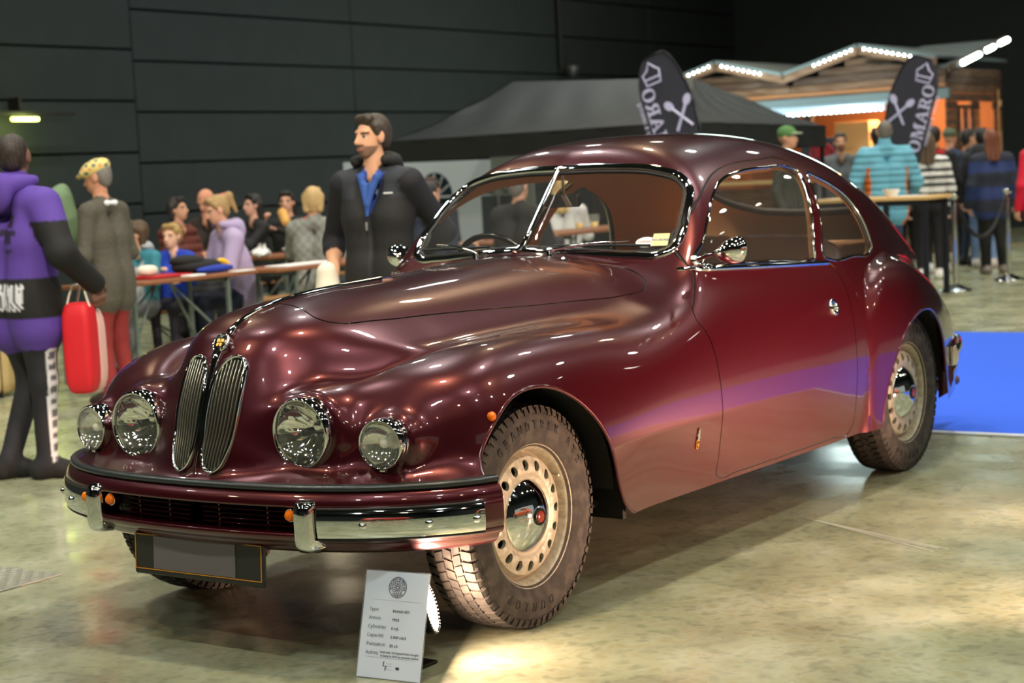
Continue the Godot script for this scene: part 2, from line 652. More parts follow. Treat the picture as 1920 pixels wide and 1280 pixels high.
var POLY := {}
func make_outlines():
	POLY.bonnet = poly_of([[-0.285, -0.4], [-0.285, 0], [-0.3, 0.072], [-0.325, 0.147], [-0.337, 0.195], [-0.326, 0.227], [-0.303, 0.249], [-0.175, 0.29], [0.041, 0.33], [0.272, 0.372], [0.504, 0.424], [0.741, 0.486], [0.93, 0.55], [0.983, 0.568], [1.012, 0.562], [1.045, 0.537], [1.066, 0.5], [1.072, 0.408], [1.04, 0.3], [0.98, 0.18], [0.955, 0], [0.955, -0.4]], 4)
	POLY.door = poly_of([[1.15, 1.03], [1.138, 0.995], [1.112, 0.965], [1.052, 0.914], [0.995, 0.87], [0.985, 0.842], [1.008, 0.8], [1.018, 0.735], [1.02, 0.66], [1.025, 0.5], [1.035, 0.36], [1.045, 0.295], [1.07, 0.283], [1.2, 0.282], [1.6, 0.282], [2.0, 0.283], [2.14, 0.285], [2.163, 0.31], [2.168, 0.42], [2.17, 0.6], [2.188, 0.77], [2.212, 0.88], [2.2, 0.945], [2.135, 0.983], [2.125, 1.0], [2.145, 1.06], [2.19, 1.16], [2.25, 1.26], [2.318, 1.352], [2.27, 1.378], [2.036, 1.385], [1.79, 1.376], [1.66, 1.36], [1.54, 1.33], [1.42, 1.28], [1.3, 1.2], [1.21, 1.12]], 4)
	POLY.arch_front = poly_of([[-0.385, 0.1], [-0.375, 0.35], [-0.36, 0.5], [-0.33, 0.585], [-0.275, 0.665], [-0.2, 0.722], [-0.09, 0.747], [0.02, 0.737], [0.12, 0.695], [0.21, 0.625], [0.275, 0.545], [0.318, 0.465], [0.355, 0.385], [0.405, 0.32], [0.48, 0.272], [0.58, 0.245], [0.62, 0.1]], 4)
	POLY.arch_rear = poly_of([[2.40, 0.1], [2.40, 0.26], [2.435, 0.38], [2.51, 0.51], [2.62, 0.62], [2.75, 0.685], [2.90, 0.71], [3.04, 0.685], [3.15, 0.60], [3.22, 0.48], [3.26, 0.36], [3.27, 0.1]], 4)
	POLY.glass_door = poly_of([[1.178, 1.032], [1.256, 1.108], [1.345, 1.188], [1.45, 1.26], [1.56, 1.308], [1.68, 1.336], [1.8, 1.349], [2.036, 1.357], [2.24, 1.352], [2.285, 1.335], [2.262, 1.3], [2.16, 1.165], [2.098, 1.04], [2.075, 0.992], [2.03, 0.985], [1.693, 0.998], [1.406, 1.012], [1.21, 1.021]], 5)
	POLY.glass_quarter = poly_of([[2.16, 0.985], [2.2, 1.09], [2.245, 1.18], [2.315, 1.29], [2.365, 1.325], [2.436, 1.307], [2.554, 1.267], [2.667, 1.205], [2.728, 1.136], [2.768, 1.053], [2.78, 0.995], [2.72, 0.97], [2.485, 0.968], [2.2, 0.974]], 5)
	POLY.screen = poly_of([[-0.3, 1.385], [0.0, 1.390], [0.2, 1.388], [0.4, 1.368], [0.49, 1.338], [0.545, 1.29], [0.578, 1.20], [0.592, 1.13], [0.582, 1.085], [0.54, 1.064], [0.45, 1.064], [0.25, 1.078], [0.0, 1.095], [-0.3, 1.09]], 5)
	POLY.rear_glass = poly_of([[-0.3, 1.375], [0, 1.38], [0.2, 1.372], [0.32, 1.335], [0.375, 1.27], [0.365, 1.2], [0.3, 1.15], [0.18, 1.128], [0, 1.122], [-0.3, 1.125]], 5)

func z_at(x: float, y: float) -> float:
	var lo := 0.0
	var hi := 1.0
	rowx(x)
	for k in 22:
		var m := (lo + hi) / 2
		if body_row(x, y, m) < 0: lo = m
		else: hi = m
	return lo

func z_outer(x: float, y: float) -> float:      # first hit coming from outside
	rowx(x)
	var z := 1.0
	while z > 0.0 and body_row(x, y, z) > 0: z -= 0.01
	var lo := z
	var hi := z + 0.01
	for k in 12:
		var m := (lo + hi) / 2
		if body_row(x, y, m) < 0: lo = m
		else: hi = m
	return lo

func y_at(x: float, z: float) -> float:
	rowx(x)
	var y := 1.7
	while y > 0.0 and body_row(x, y, z) > 0: y -= 0.01
	var lo := y
	var hi := y + 0.01
	for k in 12:
		var m := (lo + hi) / 2
		if body_row(x, m, z) < 0: lo = m
		else: hi = m
	return lo

func x_at(y: float, z: float, x0 := -0.85, dir := 1.0) -> float:
	var x := x0
	while body(x, y, z) > 0 and absf(x - x0) < 3.0: x += 0.01 * dir
	var lo := x
	var hi := x - 0.01 * dir
	for k in 12:
		var m := (lo + hi) / 2
		if body(m, y, z) < 0: lo = m
		else: hi = m
	return lo

func mir(p: Vector3, s: float) -> Vector3:
	return Vector3(p.x, p.y, p.z * s)

func rim_on_side(poly: PackedVector2Array, s: float, off: float) -> Array:     # [points, normals] of a side outline on the skin
	var a := []
	var b := []
	for p in poly:
		var q := Vector3(p.x, p.y, z_outer(p.x, p.y))
		var nn := body_normal(q)
		a.append(mir(q + nn * off, s))
		b.append(mir(nn, s))
	return [a, b]

func across_of(path: Array, outs: Array, closed: bool) -> Array:
	var r := []
	var n := path.size()
	for k in n:
		var p0: Vector3 = path[(k - 1 + n) % n] if closed or k > 0 else path[0]
		var p1: Vector3 = path[(k + 1) % n] if closed or k < n - 1 else path[n - 1]
		r.append(outs[k].cross((p1 - p0).normalized()).normalized())
	return r

func rounded(w: float, h: float, y0 := 0.0, n := 4) -> Array:      # half-round strip profile, flat base at y0
	var q := []
	for k in n * 2 + 1:
		var a := PI * k / (n * 2)
		q.append(Vector2(cos(a) * w / 2, y0 + sin(a) * h))
	q.append(Vector2(-w / 2, y0 - 0.004))
	q.append(Vector2(w / 2, y0 - 0.004))
	return q

func build_car():
	make_tables()
	make_outlines()
	mesh_body()
	car = thing("vintage_car", "burgundy vintage coupe with chrome lamps and twin kidney grille", "car")
	var sk := PanelSkin.new()
	sk.v = BV
	sk.n = BN
	sk.i = BI
	var box := {}
	for k in POLY: box[k] = bounds_of(POLY[k])
	# attributes: 0 low edge, 1 front arch, 2 rear arch, 3 door, 4 door glass, 5 quarter glass, 6 bonnet, 7 screen, 8 rear glass
	var at := []
	for k in 10:
		var f := PackedFloat32Array()
		f.resize(BV.size())
		f.fill(1.0)
		at.append(f)
	for k in BV.size():
		var p := BV[k]
		var side := Vector2(p.x, p.y)
		at[0][k] = p.y - (0.532 if p.x < -0.1 else 0.262)
		if p.x < -0.4: at[9][k] = minf(Vector2(p.z - 0.336, p.y - 0.668).length() - 0.094, Vector2(p.z - 0.592, p.y - 0.641).length() - 0.064)
		if p.z > 0.42:
			if box.arch_front.has_point(side): at[1][k] = sdp(POLY.arch_front, side)
			if box.arch_rear.has_point(side): at[2][k] = sdp(POLY.arch_rear, side)
			if box.door.has_point(side): at[3][k] = sdp(POLY.door, side)
			if box.glass_door.has_point(side): at[4][k] = sdp(POLY.glass_door, side)
			if box.glass_quarter.has_point(side): at[5][k] = sdp(POLY.glass_quarter, side)
		var top := Vector2(p.x, p.z)
		if p.y > 0.8 and p.x < 1.2 and BN[k].y > 0.25 and box.bonnet.has_point(top): at[6][k] = sdp(POLY.bonnet, top)
		var fr := Vector2(p.z, p.y)
		if p.x < 1.7 and p.x > 0.95 and BN[k].x < -0.15 and box.screen.has_point(fr): at[7][k] = sdp(POLY.screen, fr)
		if p.x > 2.7 and BN[k].x > 0.05 and box.rear_glass.has_point(fr): at[8][k] = sdp(POLY.rear_glass, fr)
	sk.at = at
	sk.cut(0, 0.0, true)
	sk.cut(1, 0.0, true)
	sk.cut(2, 0.0, true)
	sk.cut(9, 0.0, true)
	var glass_skin := sk.copy()
	sk.cut(7, 0.0, true)
	sk.cut(8, 0.0, true)
	sk.cut(5, 0.0, true)
	sk.cut(4, 0.0, true)
	var door := sk.copy()
	door.cut(3, -0.0025, false)
	var shell := sk.copy()
	shell.cut(3, 0.0025, true)
	var hood := shell.copy()
	hood.cut(6, -0.0030, false)
	shell.cut(6, 0.0030, true)
	var g := Geo.new()
	shell.add_to(g, 1.0)
	shell.add_to(g, -1.0)
	put(g, "body_shell", M.car_paint, car)
	g = Geo.new()
	hood.add_to(g, 1.0)
	hood.add_to(g, -1.0)
	put(g, "bonnet", M.car_paint, car)
	# lining of the cabin
	var lin := sk.copy()
	var fl := PackedFloat32Array()
	fl.resize(lin.v.size())
	for k in fl.size(): fl[k] = minf(lin.v[k].x - 1.20 - (0.25 if lin.v[k].y > 1.04 and lin.n[k].x < -0.3 else 0.0), lin.v[k].y - (0.93 if lin.v[k].x < 2.2 else 0.80))
	lin.at.append(fl)
	lin.cut(10, 0.0, true)
	g = Geo.new()
	lin.add_to(g, 1.0, -0.028, true)
	lin.add_to(g, -1.0, -0.028, true)
	put(g, "headlining", M.lining, car)
	for s in [1.0, -1.0]:
		g = Geo.new()
		door.add_to(g, s)
		var d := put(g, "door", M.car_paint, car)
		var gs := glass_skin.copy()
		gs.cut(4, 0.006, false)
		g = Geo.new()
		gs.add_to(g, s, -0.008)
		put(g, "window_glass", M.glass, d)
		gs = glass_skin.copy()
		gs.cut(5, 0.006, false)
		g = Geo.new()
		gs.add_to(g, s, -0.008)
		put(g, "quarter_glass", M.glass, car)
		gs = glass_skin.copy()
		gs.cut(7, 0.006, false)
		g = Geo.new()
		gs.add_to(g, s, -0.008)
		put(g, "windscreen_pane", M.glass, car)
		# chrome around the side glass
		for w in [["glass_door", d], ["glass_quarter", car]]:
			var r := rim_on_side(POLY[w[0]], s, 0.0)
			g = Geo.new()
			g.sweep(r[0], r[1], across_of(r[0], r[1], true), rounded(0.014, 0.006, -0.004), true)
			put(g, "window_trim", M.chrome, w[1])
		# broad sill strip under the door glass
		var pts := []
		for x in range(0, 21):
			var xx := 1.12 + x * 0.052
			var yy := lerpf(1.012, 0.962, x / 20.0)
			pts.append(Vector3(xx, yy, z_outer(xx, yy)))
		var outs := []
		var pp := []
		for p in pts:
			outs.append(mir(body_normal(p), s))
			pp.append(mir(p, s))
		g = Geo.new()
		g.sweep(pp, outs, across_of(pp, outs, false), rounded(0.020, 0.010))
		put(g, "sill_strip", M.chrome, d)
		# turned edge of the wheel arches
		for w in ["arch_front", "arch_rear"]:
			var path := []
			for p in POLY[w]:
				if p.y > 0.262:
					var z := z_outer(p.x, p.y)
					if z > 0.45 and not (p.x < -0.3 and p.y < 0.52): path.append(mir(Vector3(p.x, p.y, z - 0.004), s))
			g = Geo.new()
			g.tube(path, 0.0065, false, 8)
			put(g, "arch_lip", M.car_paint, car)
	# rear glass
	var rg := glass_skin.copy()
	rg.cut(8, 0.006, false)
	g = Geo.new()
	rg.add_to(g, 1.0, -0.008)
	rg.add_to(g, -1.0, -0.008)
	put(g, "rear_window_glass", M.glass, car)
	# windscreen frames: one outline per half
	for s in [1.0, -1.0]:
		var path := []
		for p in POLY.screen:
			if p.x > -0.02: path.append(p)
		var pp := []
		var oo := []
		for p in path:
			var q := Vector3(x_at(p.y, maxf(p.x, 0.0), 0.7), p.y, maxf(p.x, 0.0))
			if p.y < 1.15 and q.x < 0.98: continue
			var nn := Vector3(-0.72, 0.66, 0.18).normalized()
			pp.append(mir(q, s))
			oo.append(mir(nn, s))
		g = Geo.new()
		g.sweep(pp, oo, across_of(pp, oo, false), rounded(0.034, 0.015, -0.003))
		var fr := put(g, "windscreen_frame", M.chrome, car)
		g = Geo.new()
		var inn := across_of(pp, oo, false)
		var p2 := []
		for k in pp.size():
			var toward: Vector3 = Vector3(pp[k].x, 1.22, 0.28 * s) - pp[k]
			p2.append(pp[k] + inn[k] * (0.021 if inn[k].dot(toward) > 0 else -0.021))
		g.sweep(p2, oo, inn, rounded(0.012, 0.006, -0.004))
		put(g, "rubber_seal", M.rubber_seal, fr)
	g = Geo.new()
	var bar := []
	for k in 12:
		var y := lerpf(1.085, 1.385, k / 11.0)
		bar.append(Vector3(x_at(y, 0.0, 0.7) - 0.006, y + 0.004, 0))
	g.tube(bar, 0.011, false, 10)
	put(g, "windscreen_centre_bar", M.chrome, car)
	# rear window rubber
	var rp := []
	var ro := []
	var half := []
	for p in POLY.rear_glass:
		if p.x >= 0.0: half.append(p)
	for s in [1.0, -1.0]:
		rp = []
		ro = []
		for p in half:
			var q := Vector3(x_at(p.y, p.x, 4.3, -1.0), p.y, p.x)
			rp.append(mir(q, s))
			ro.append(mir(body_normal(q), s))
		g = Geo.new()
		g.tube(rp, 0.012, false, 8)
		put(g, "rear_window_seal", M.seal, car)
	# dark lining under the shut lines and floor pan, wheel houses
	g = Geo.new()
	g.box(Vector3(1.75, 0.30, 0), Vector3(3.3, 0.03, 1.36), 0.01)
	g.box(Vector3(-0.12, 0.36, 0), Vector3(0.9, 0.03, 0.9), 0.01)
	g.box(Vector3(3.65, 0.36, 0), Vector3(0.8, 0.03, 0.9), 0.01)
	put(g, "floor_pan", M.underside, car)
	for s in [1.0, -1.0]:
		for w in [0.0, 2.896]:
			g = Geo.new()
			var rr := 0.385
			var rows := []
			for k in 17:
				var a := PI * (k / 16.0)
				var px: float = w + cos(a) * rr
				var py := 0.36 + sin(a) * rr * 0.98
				rows.append([Vector3(px, py, 0.45 * s), Vector3(px, py, minf(0.78, z_outer(clampf(px, -0.4, 3.9), maxf(py, 0.3)) - 0.03) * s)])
			g.grid(rows, false, false, s < 0)
			g.box(Vector3(w, 0.54, 0.445 * s), Vector3(0.78, 0.40, 0.02))
			if w < 1.0: g.box(Vector3(0.46, 0.46, 0.59 * s), Vector3(0.02, 0.42, 0.36))
			put(g, "wheel_house", M.underside, car)
	build_shut_lines()
	build_wheels()
	build_face()
	build_bumper()
	build_interior()
	build_fittings()

func build_shut_lines():
	# dark channels behind the gaps between panels
	var g := Geo.new()
	for s in [1.0, -1.0]:
		var r := rim_on_side(POLY.door, s, -0.009)
		g.tube(r[0], 0.007, true, 6)
		var p := []
		for q in POLY.bonnet:
			if q.y >= -0.001: p.append(q)
		var path := []
		for q in p:
			var at := Vector3(q.x, y_at(q.x, q.y), q.y)
			path.append(mir(at - body_normal(at) * 0.009, s))
		g.tube(path, 0.007, false, 6)
	put(g, "shut_line_seal", M.seal, car)

# ================================================================ wheels
const FACING := Basis(Vector3(0, 0, 1), Vector3(0, 1, 0), Vector3(-1, 0, 0))     # local z looks forward

func ring(rr: float, n: int, z: float, a0 := 0.0) -> Array:
	var q := []
	for k in n: q.append(Vector3(cos(a0 + TAU * k / n) * rr, sin(a0 + TAU * k / n) * rr, z))
	return q

var WHEEL := {}
func wheel_meshes():
	# local z points outward; tyre middle plane at z = 0
	var id := Transform3D()
	var g := Geo.new()
	var hw := 0.0875
	var R := 0.343
	var prof := []
	for q in [[-0.070, 0.212], [-0.080, 0.222], [-0.0925, 0.262], [-0.090, 0.300], [-0.080, 0.325], [-0.068, 0.335], [-0.03, 0.3375], [0.03, 0.3375], [0.068, 0.335], [0.078, 0.328], [0.0845, 0.318], [0.0848, 0.3165], [0.0835, 0.3155], [0.0868, 0.308], [0.0870, 0.3068], [0.0858, 0.306], [0.0885, 0.299], [0.0905, 0.29], [0.0925, 0.278], [0.0928, 0.262], [0.0905, 0.246], [0.0905, 0.2445], [0.0890, 0.243], [0.0850, 0.231], [0.0800, 0.222], [0.070, 0.212]]:
		prof.append(Vector2(q[0], q[1]))
	g.lathe(prof, id, 96)
	WHEEL.tyre = g.mesh(M.tyre)
	# tread blocks: five ribs of slanted blocks and shoulder lugs that fold over the edge
	g = Geo.new()
	var n := 64
	for k in n:
		for rib in 5:
			var z0: float = [-0.082, -0.046, -0.014, 0.018, 0.050][rib]
			var z1: float = [-0.050, -0.018, 0.014, 0.046, 0.082][rib]
			var sh: float = [0.35, -0.55, 0.55, -0.55, 0.35][rib]
			var off: float = [0.0, 0.5, 0.2, 0.7, 0.3][rib]
			var fill := 0.74 if rib in [1, 2, 3] else 0.70
			var pts := []
			for c in [[0, z0], [fill, z0], [fill, z1], [0, z1]]:
				var a: float = TAU * (k + off + c[0] + sh * (c[1] - (z0 + z1) / 2) / 0.032 * 0.5) / n
				var zz: float = c[1]
				var drop := 0.0 if absf(zz) < 0.06 else 0.006
				pts.append([a, zz, R - drop])
			var top := []
			var low := []
			for p in pts:
				top.append(Vector3(cos(p[0]) * p[2], sin(p[0]) * p[2], p[1]))
				low.append(Vector3(cos(p[0]) * 0.331, sin(p[0]) * 0.331, p[1]))
			g.face(top)
			for e in 4: g.face([low[e], low[(e + 1) % 4], top[(e + 1) % 4], top[e]])
		for s in [-1.0, 1.0]:      # shoulder lugs
			var a0: float = TAU * (k + (0.3 if s > 0 else 0.0) + 0.12 * s) / n
			var da := TAU * (0.66 if k % 2 else 0.5) / n
			var rows := []
			for q in [[0.080, 0.3375], [0.0845, 0.331], [0.0875, 0.322], [0.0885, 0.3165 if k % 2 else 0.312]]:
				rows.append([Vector3(cos(a0) * q[1], sin(a0) * q[1], q[0] * s), Vector3(cos(a0 + da) * q[1], sin(a0 + da) * q[1], q[0] * s)])
			g.grid(rows, false, false, s < 0)
			for e in 2:
				var row2 := []
				for r in rows: row2.append([r[e], r[e] + Vector3(-r[e].x * 0.02, -r[e].y * 0.02, -0.006 * s)])
				g.grid(row2, false, false, (e == 0) != (s < 0))
	WHEEL.tread = g.mesh(M.tyre)
	# raised lettering
	g = Geo.new()
	var font := SystemFont.new()
	font.font_names = PackedStringArray(["Droid Sans"])
	font.font_weight = 800
	for w in [["GRANDTREK AT2", -38.0, 8.2, 0.279, 36], ["DUNLOP", 168.0, 9.6, 0.274, 38]]:
		var a: float = w[1]
		for ch in w[0]:
			if ch != " ":
				var tm := TextMesh.new()
				tm.text = ch
				tm.font = font
				tm.font_size = w[4]
				tm.pixel_size = 0.001
				tm.depth = 0.004
				var t := deg_to_rad(a)
				var b := Basis(Vector3(cos(t), -sin(t), 0), Vector3(sin(t), cos(t), 0), Vector3(0, 0, 1))
				var arr := tm.surface_get_arrays(0) if tm.get_surface_count() else []
				if arr:
					var base := g.v.size()
					for q in arr[Mesh.ARRAY_VERTEX].size():
						g.add(b * (arr[Mesh.ARRAY_VERTEX][q] + Vector3(0, w[3], 0.0918)), b * arr[Mesh.ARRAY_NORMAL][q])
					for q in arr[Mesh.ARRAY_INDEX]: g.i.append(base + q)
			a += w[2]
	WHEEL.letters = g.mesh(M.tyre_letters)
	# steel rim: flange, well, and disc with sixteen holes
	g = Geo.new()
	prof = []
	for q in [[-0.07, 0.200], [-0.07, 0.220], [-0.066, 0.220], [-0.06, 0.206], [0.055, 0.206], [0.062, 0.212], [0.068, 0.2235], [0.073, 0.226], [0.078, 0.2235], [0.0785, 0.2195], [0.074, 0.217], [0.068, 0.212], [0.060, 0.204], [0.035, 0.199], [0.026, 0.197]]:
		prof.append(Vector2(q[0], q[1]))
	g.lathe(prof, id, 72)
	var zr := func(r: float) -> float: return 0.026 + 0.030 * smoothstep(0.197, 0.176, r) + 0.008 * smoothstep(0.176, 0.150, r) - 0.010 * smoothstep(0.140, 0.112, r) + 0.014 * smoothstep(0.112, 0.08, r)
	var rows := []
	for r in [0.197, 0.192, 0.187, 0.183, 0.180]: rows.append(ring(r, 96, zr.call(r)))
	g.grid(rows, true, false)
	rows = []
	for r in [0.130, 0.124, 0.115, 0.10, 0.08, 0.05]: rows.append(ring(r, 96, zr.call(r)))
	g.grid(rows, true, false)
	for k in 16:
		var ac := TAU * k / 16
		var outer := []
		var hole := []
		var half := PI / 16
		# sector border, 24 points, against an oval hole
		for e in 24:
			var s := e / 6
			var f := (e % 6) / 6.0
			var r: float
			var a: float
			match s:
				0: r = 0.180; a = lerpf(-half, half, f)
				1: r = lerpf(0.180, 0.130, f); a = half
				2: r = 0.130; a = lerpf(half, -half, f)
				3: r = lerpf(0.130, 0.180, f); a = -half
			var hx := 0.155 + 0.0165 * cos(atan2(a * 0.155, r - 0.155))
			var hy := 0.0138 * sin(atan2(a * 0.155, r - 0.155)) / 0.155
			outer.append(Vector3(cos(ac + a) * r, sin(ac + a) * r, zr.call(r)))
			hole.append(Vector3(cos(ac + hy) * hx, sin(ac + hy) * hx, zr.call(hx) - 0.001))
		var deep := []
		for p in hole: deep.append(p * Vector3(0.995, 0.995, 1) - Vector3(0, 0, 0.012))
		g.grid([outer, hole], true, false, true)
		g.grid([hole, deep], true, false, true)
	# valve
	g.tube([Vector3(0.17, 0.1, 0.045), Vector3(0.165, 0.097, 0.07)], 0.004, false, 8)
	WHEEL.rim = g.mesh(M.wheel_paint)
	# brake drum behind the holes
	g = Geo.new()
	g.lathe([Vector2(-0.08, 0.14), Vector2(-0.03, 0.14), Vector2(-0.022, 0.13), Vector2(-0.022, 0.001)], id, 40)
	WHEEL.drum = g.mesh(M.underside)
	g = Geo.new()
	prof = []
	for q in [[0.045, 0.112], [0.056, 0.1135], [0.061, 0.1115], [0.063, 0.107], [0.072, 0.098], [0.084, 0.080], [0.094, 0.058], [0.100, 0.038], [0.102, 0.028], [0.102, 0.001]]:
		prof.append(Vector2(q[0], q[1]))
	g.lathe(prof, id, 64)
	WHEEL.cap = g.mesh(M.chrome)
	g = Geo.new()
	g.lathe([Vector2(0.100, 0.027), Vector2(0.107, 0.027), Vector2(0.109, 0.025), Vector2(0.1085, 0.021)], id, 40)
	WHEEL.bezel = g.mesh(M.black_enamel)
	g = Geo.new()
	g.lathe([Vector2(0.107, 0.0185), Vector2(0.1095, 0.0175), Vector2(0.1115, 0.010), Vector2(0.112, 0.0005)], id, 32)
	WHEEL.medal = g.mesh(M.red_enamel)

func build_wheels():
	wheel_meshes()
	for s in [1.0, -1.0]:
		for w in [[0.0, 0.6475, 12.0], [2.896, 0.676, 40.0]]:
			var n := Node3D.new()
			n.name = "wheel"
			car.add_child(n, true)
			n.position = Vector3(w[0], 0.343, w[1] * s)
			n.basis = Basis(Vector3.UP, 0.0 if s > 0 else PI)
			for k in [["tyre", "tyre"], ["tread", "tread"], ["tyre_lettering", "letters"], ["steel_rim", "rim"], ["brake_drum", "drum"], ["hub_cap", "cap"], ["hub_cap_ring", "bezel"], ["hub_cap_medallion", "medal"]]:
				place(WHEEL[k[1]], k[0], n)

# ================================================================ lamps and grille
func build_face():
	for s in [1.0, -1.0]:
		for lamp in [["headlamp", Vector3(-0.592, 0.668, 0.336), 1.0], ["side_lamp", Vector3(-0.545, 0.641, 0.592), 0.0]]:
			var n := Node3D.new()
			n.name = lamp[0]
			car.add_child(n, true)
			n.position = mir(lamp[1], s)
			n.basis = FACING * Basis(Vector3.RIGHT, 0.02) * Basis(Vector3.UP, s * (0.0 if lamp[2] else 0.10))
			var big: bool = lamp[2] > 0
			var R := 0.106 if big else 0.0735
			var id := Transform3D()
			var g := Geo.new()
			var prof := []
			for q in [[-0.085, 0.93], [-0.05, 0.99], [-0.034, 1.0], [-0.030, 0.975], [-0.026, 0.975], [-0.022, 1.0], [-0.010, 1.005], [0.0, 0.985], [0.005, 0.955], [0.006, 0.92], [0.002, 0.885], [-0.006, 0.865]]:
				prof.append(Vector2(q[0], q[1] * R))
			g.lathe(prof, id, 64)
			# retaining screw under the rim
			g.box(Vector3(0, -R * 1.03, -0.01), Vector3(0.018, 0.008, 0.02), 0.002)
			put(g, "lamp_rim", M.chrome, n)
			g = Geo.new()
			var rows := []
			var seg := 96
			for q in [[-0.006, 0.875], [-0.02, 0.80], [-0.036, 0.66], [-0.05, 0.48], [-0.060, 0.30], [-0.064, 0.16], [-0.064, 0.0]]:
				var row := []
				for k in seg:
					var a := TAU * k / seg
					# stepped facets in the bowl
					var f := 0.0
					if big and q[1] > 0.2 and q[1] < 0.85: f = 0.0022 * (1.0 if (int(a / TAU * 12.0) + int(q[1] * 4.0)) % 2 else -1.0)
					row.append(Vector3(cos(a) * q[1] * R, sin(a) * q[1] * R, q[0] * R / 0.106 + f))
				rows.append(row)
			g.grid(rows, true)
			put(g, "reflector", M.reflector, n)
			g = Geo.new()
			if big:
				g.lathe([Vector2(-0.06, 0.012), Vector2(-0.02, 0.012), Vector2(-0.014, 0.009), Vector2(-0.012, 0.0005)], id, 20)
				put(g, "bulb_shield", M.dark_metal, n)
				g = Geo.new()
				g.lathe([Vector2(-0.04, 0.016), Vector2(-0.026, 0.016), Vector2(-0.022, 0.010), Vector2(-0.022, 0.0005)], Transform3D(Basis(), Vector3(0.045, 0.02, 0)), 20)
				put(g, "parking_bulb", M.reflector, n)
			else:
				g.lathe([Vector2(-0.05, 0.014), Vector2(-0.02, 0.014), Vector2(-0.012, 0.010), Vector2(-0.009, 0.0005)], id, 20)
				put(g, "bulb", M.bulb_glass, n)
			g = Geo.new()
			rows = []
			for k in 13:
				var f := k / 12.0
				var rr := 0.89 * (1.0 - f)
				var row := []
				for j in 64:
					var a := TAU * j / 64
					var p := Vector3(cos(a) * rr * R, sin(a) * rr * R, -0.004 + 0.022 * (1.0 - rr * rr) * R / 0.106)
					row.append(p)
				rows.append(row)
			g.grid(rows, true)
			put(g, "lens", M.lamp_glass, n)
			if not big:       # flutes pressed into the lens
				g = Geo.new()
				for k in range(-9, 10):
					var x := k * 0.0066
					var hh := sqrt(maxf(0.0, pow(0.86 * R, 2) - x * x))
					if hh < 0.01: continue
					var path := []
					for j in 7:
						var y := lerpf(-hh, hh, j / 6.0)
						var r2 := (x * x + y * y) / (R * R)
						path.append(Vector3(x, y, -0.006 + 0.022 * (1.0 - r2) * R / 0.106))
					g.tube(path, 0.0022, false, 6, false)
				put(g, "lens_flutes", M.lamp_glass, n)
	# kidney grille
	var kid := smooth([v2(0.112, 0.860), v2(0.118, 0.825), v2(0.121, 0.750), v2(0.117, 0.675), v2(0.106, 0.609), v2(0.087, 0.566), v2(0.062, 0.555), v2(0.038, 0.567), v2(0.022, 0.600), v2(0.015, 0.660), v2(0.014, 0.750), v2(0.019, 0.815), v2(0.036, 0.857), v2(0.064, 0.878), v2(0.095, 0.877)], 5, true)
	var gp := func(y: float, z: float) -> float: return ty(0, y) + 4.0 * pow(absf(z), 2.6) - 0.016 * (1.0 - smoothstep(0.54, 0.68, y))
	var slope := func(y: float) -> Vector3:
		var d := (ty(0, y + 0.02) - ty(0, y - 0.02)) / 0.04
		return Vector3(-1, d, 0).normalized()
	for s in [1.0, -1.0]:
		var k := Node3D.new()
		k.name = "kidney_grille"
		car.add_child(k, true)
		var path := []
		var outs := []
		for q in kid:
			path.append(Vector3(gp.call(q.y, q.x) - 0.004, q.y, q.x * s))
			outs.append(slope.call(q.y))
		var g := Geo.new()
		g.sweep(path, outs, across_of(path, outs, true), rounded(0.013, 0.014), true)
		put(g, "grille_frame", M.chrome, k)
		# backing
		g = Geo.new()
		var b0 := g.v.size()
		var c := Vector2.ZERO
		for q in kid: c += q / kid.size()
		var kp := PackedVector2Array(kid)
		for q in kid: g.add(Vector3(gp.call(q.y, q.x) - 0.0015, q.y, q.x * s), slope.call(q.y))
		var tri := Geometry2D.triangulate_polygon(kp)
		for q in tri: g.i.append(b0 + q)
		put(g, "grille_back", M.grille_back, k)
		# slats
		for j in 8:
			var u := (j + 0.9) / 8.8
			var line := []
			for m in 40:
				var y := lerpf(0.555, 0.880, m / 39.0)
				# inner and outer edge of the kidney at this height
				var zi := 1.0
				var zo := 0.0
				for e in kid.size():
					var a: Vector2 = kid[e]
					var b: Vector2 = kid[(e + 1) % kid.size()]
					if (a.y > y) != (b.y > y):
						var zz := a.x + (b.x - a.x) * (y - a.y) / (b.y - a.y)
						zi = minf(zi, zz)
						zo = maxf(zo, zz)
				var z := lerpf(0.015, 0.121, u) * lerpf(0.84, 1.0, smoothstep(0.54, 0.74, y)) + 0.001
				if z > zi + 0.002 and z < zo - 0.002: line.append(Vector3(gp.call(y, z) - 0.008, y, z * s))
			if line.size() < 3: continue
			g = Geo.new()
			var oo := []
			for p in line: oo.append(slope.call(p.y))
			g.sweep(line, oo, across_of(line, oo, false), [v2(0.0028, -0.008), v2(0.0028, 0.004), v2(0, 0.006), v2(-0.0028, 0.004), v2(-0.0028, -0.008)])
			put(g, "slat", M.grille_slat, k)
	# spear between the kidneys, badge and bonnet strip
	var line := []
	var rad := []
	for m in 24:
		var y := lerpf(0.545, 0.90, m / 23.0)
		line.append(Vector3(gp.call(y, 0.0) - 0.010, y, 0))
		rad.append(lerpf(0.003, 0.011, smoothstep(0.0, 0.9, m / 23.0)) + 0.006 * smoothstep(0.8, 1.0, m / 23.0))
	var g := Geo.new()
	g.tube(line, rad, false, 10)
	put(g, "grille_spear", M.chrome, car)
	var bd := Node3D.new()
	bd.name = "nose_badge"
	car.add_child(bd, true)
	bd.transform = Transform3D(FACING * Basis(Vector3.RIGHT, -0.62), Vector3(ty(0, 0.918) - 0.012, 0.918, 0))
	var id2 := Transform3D()
	g = Geo.new()
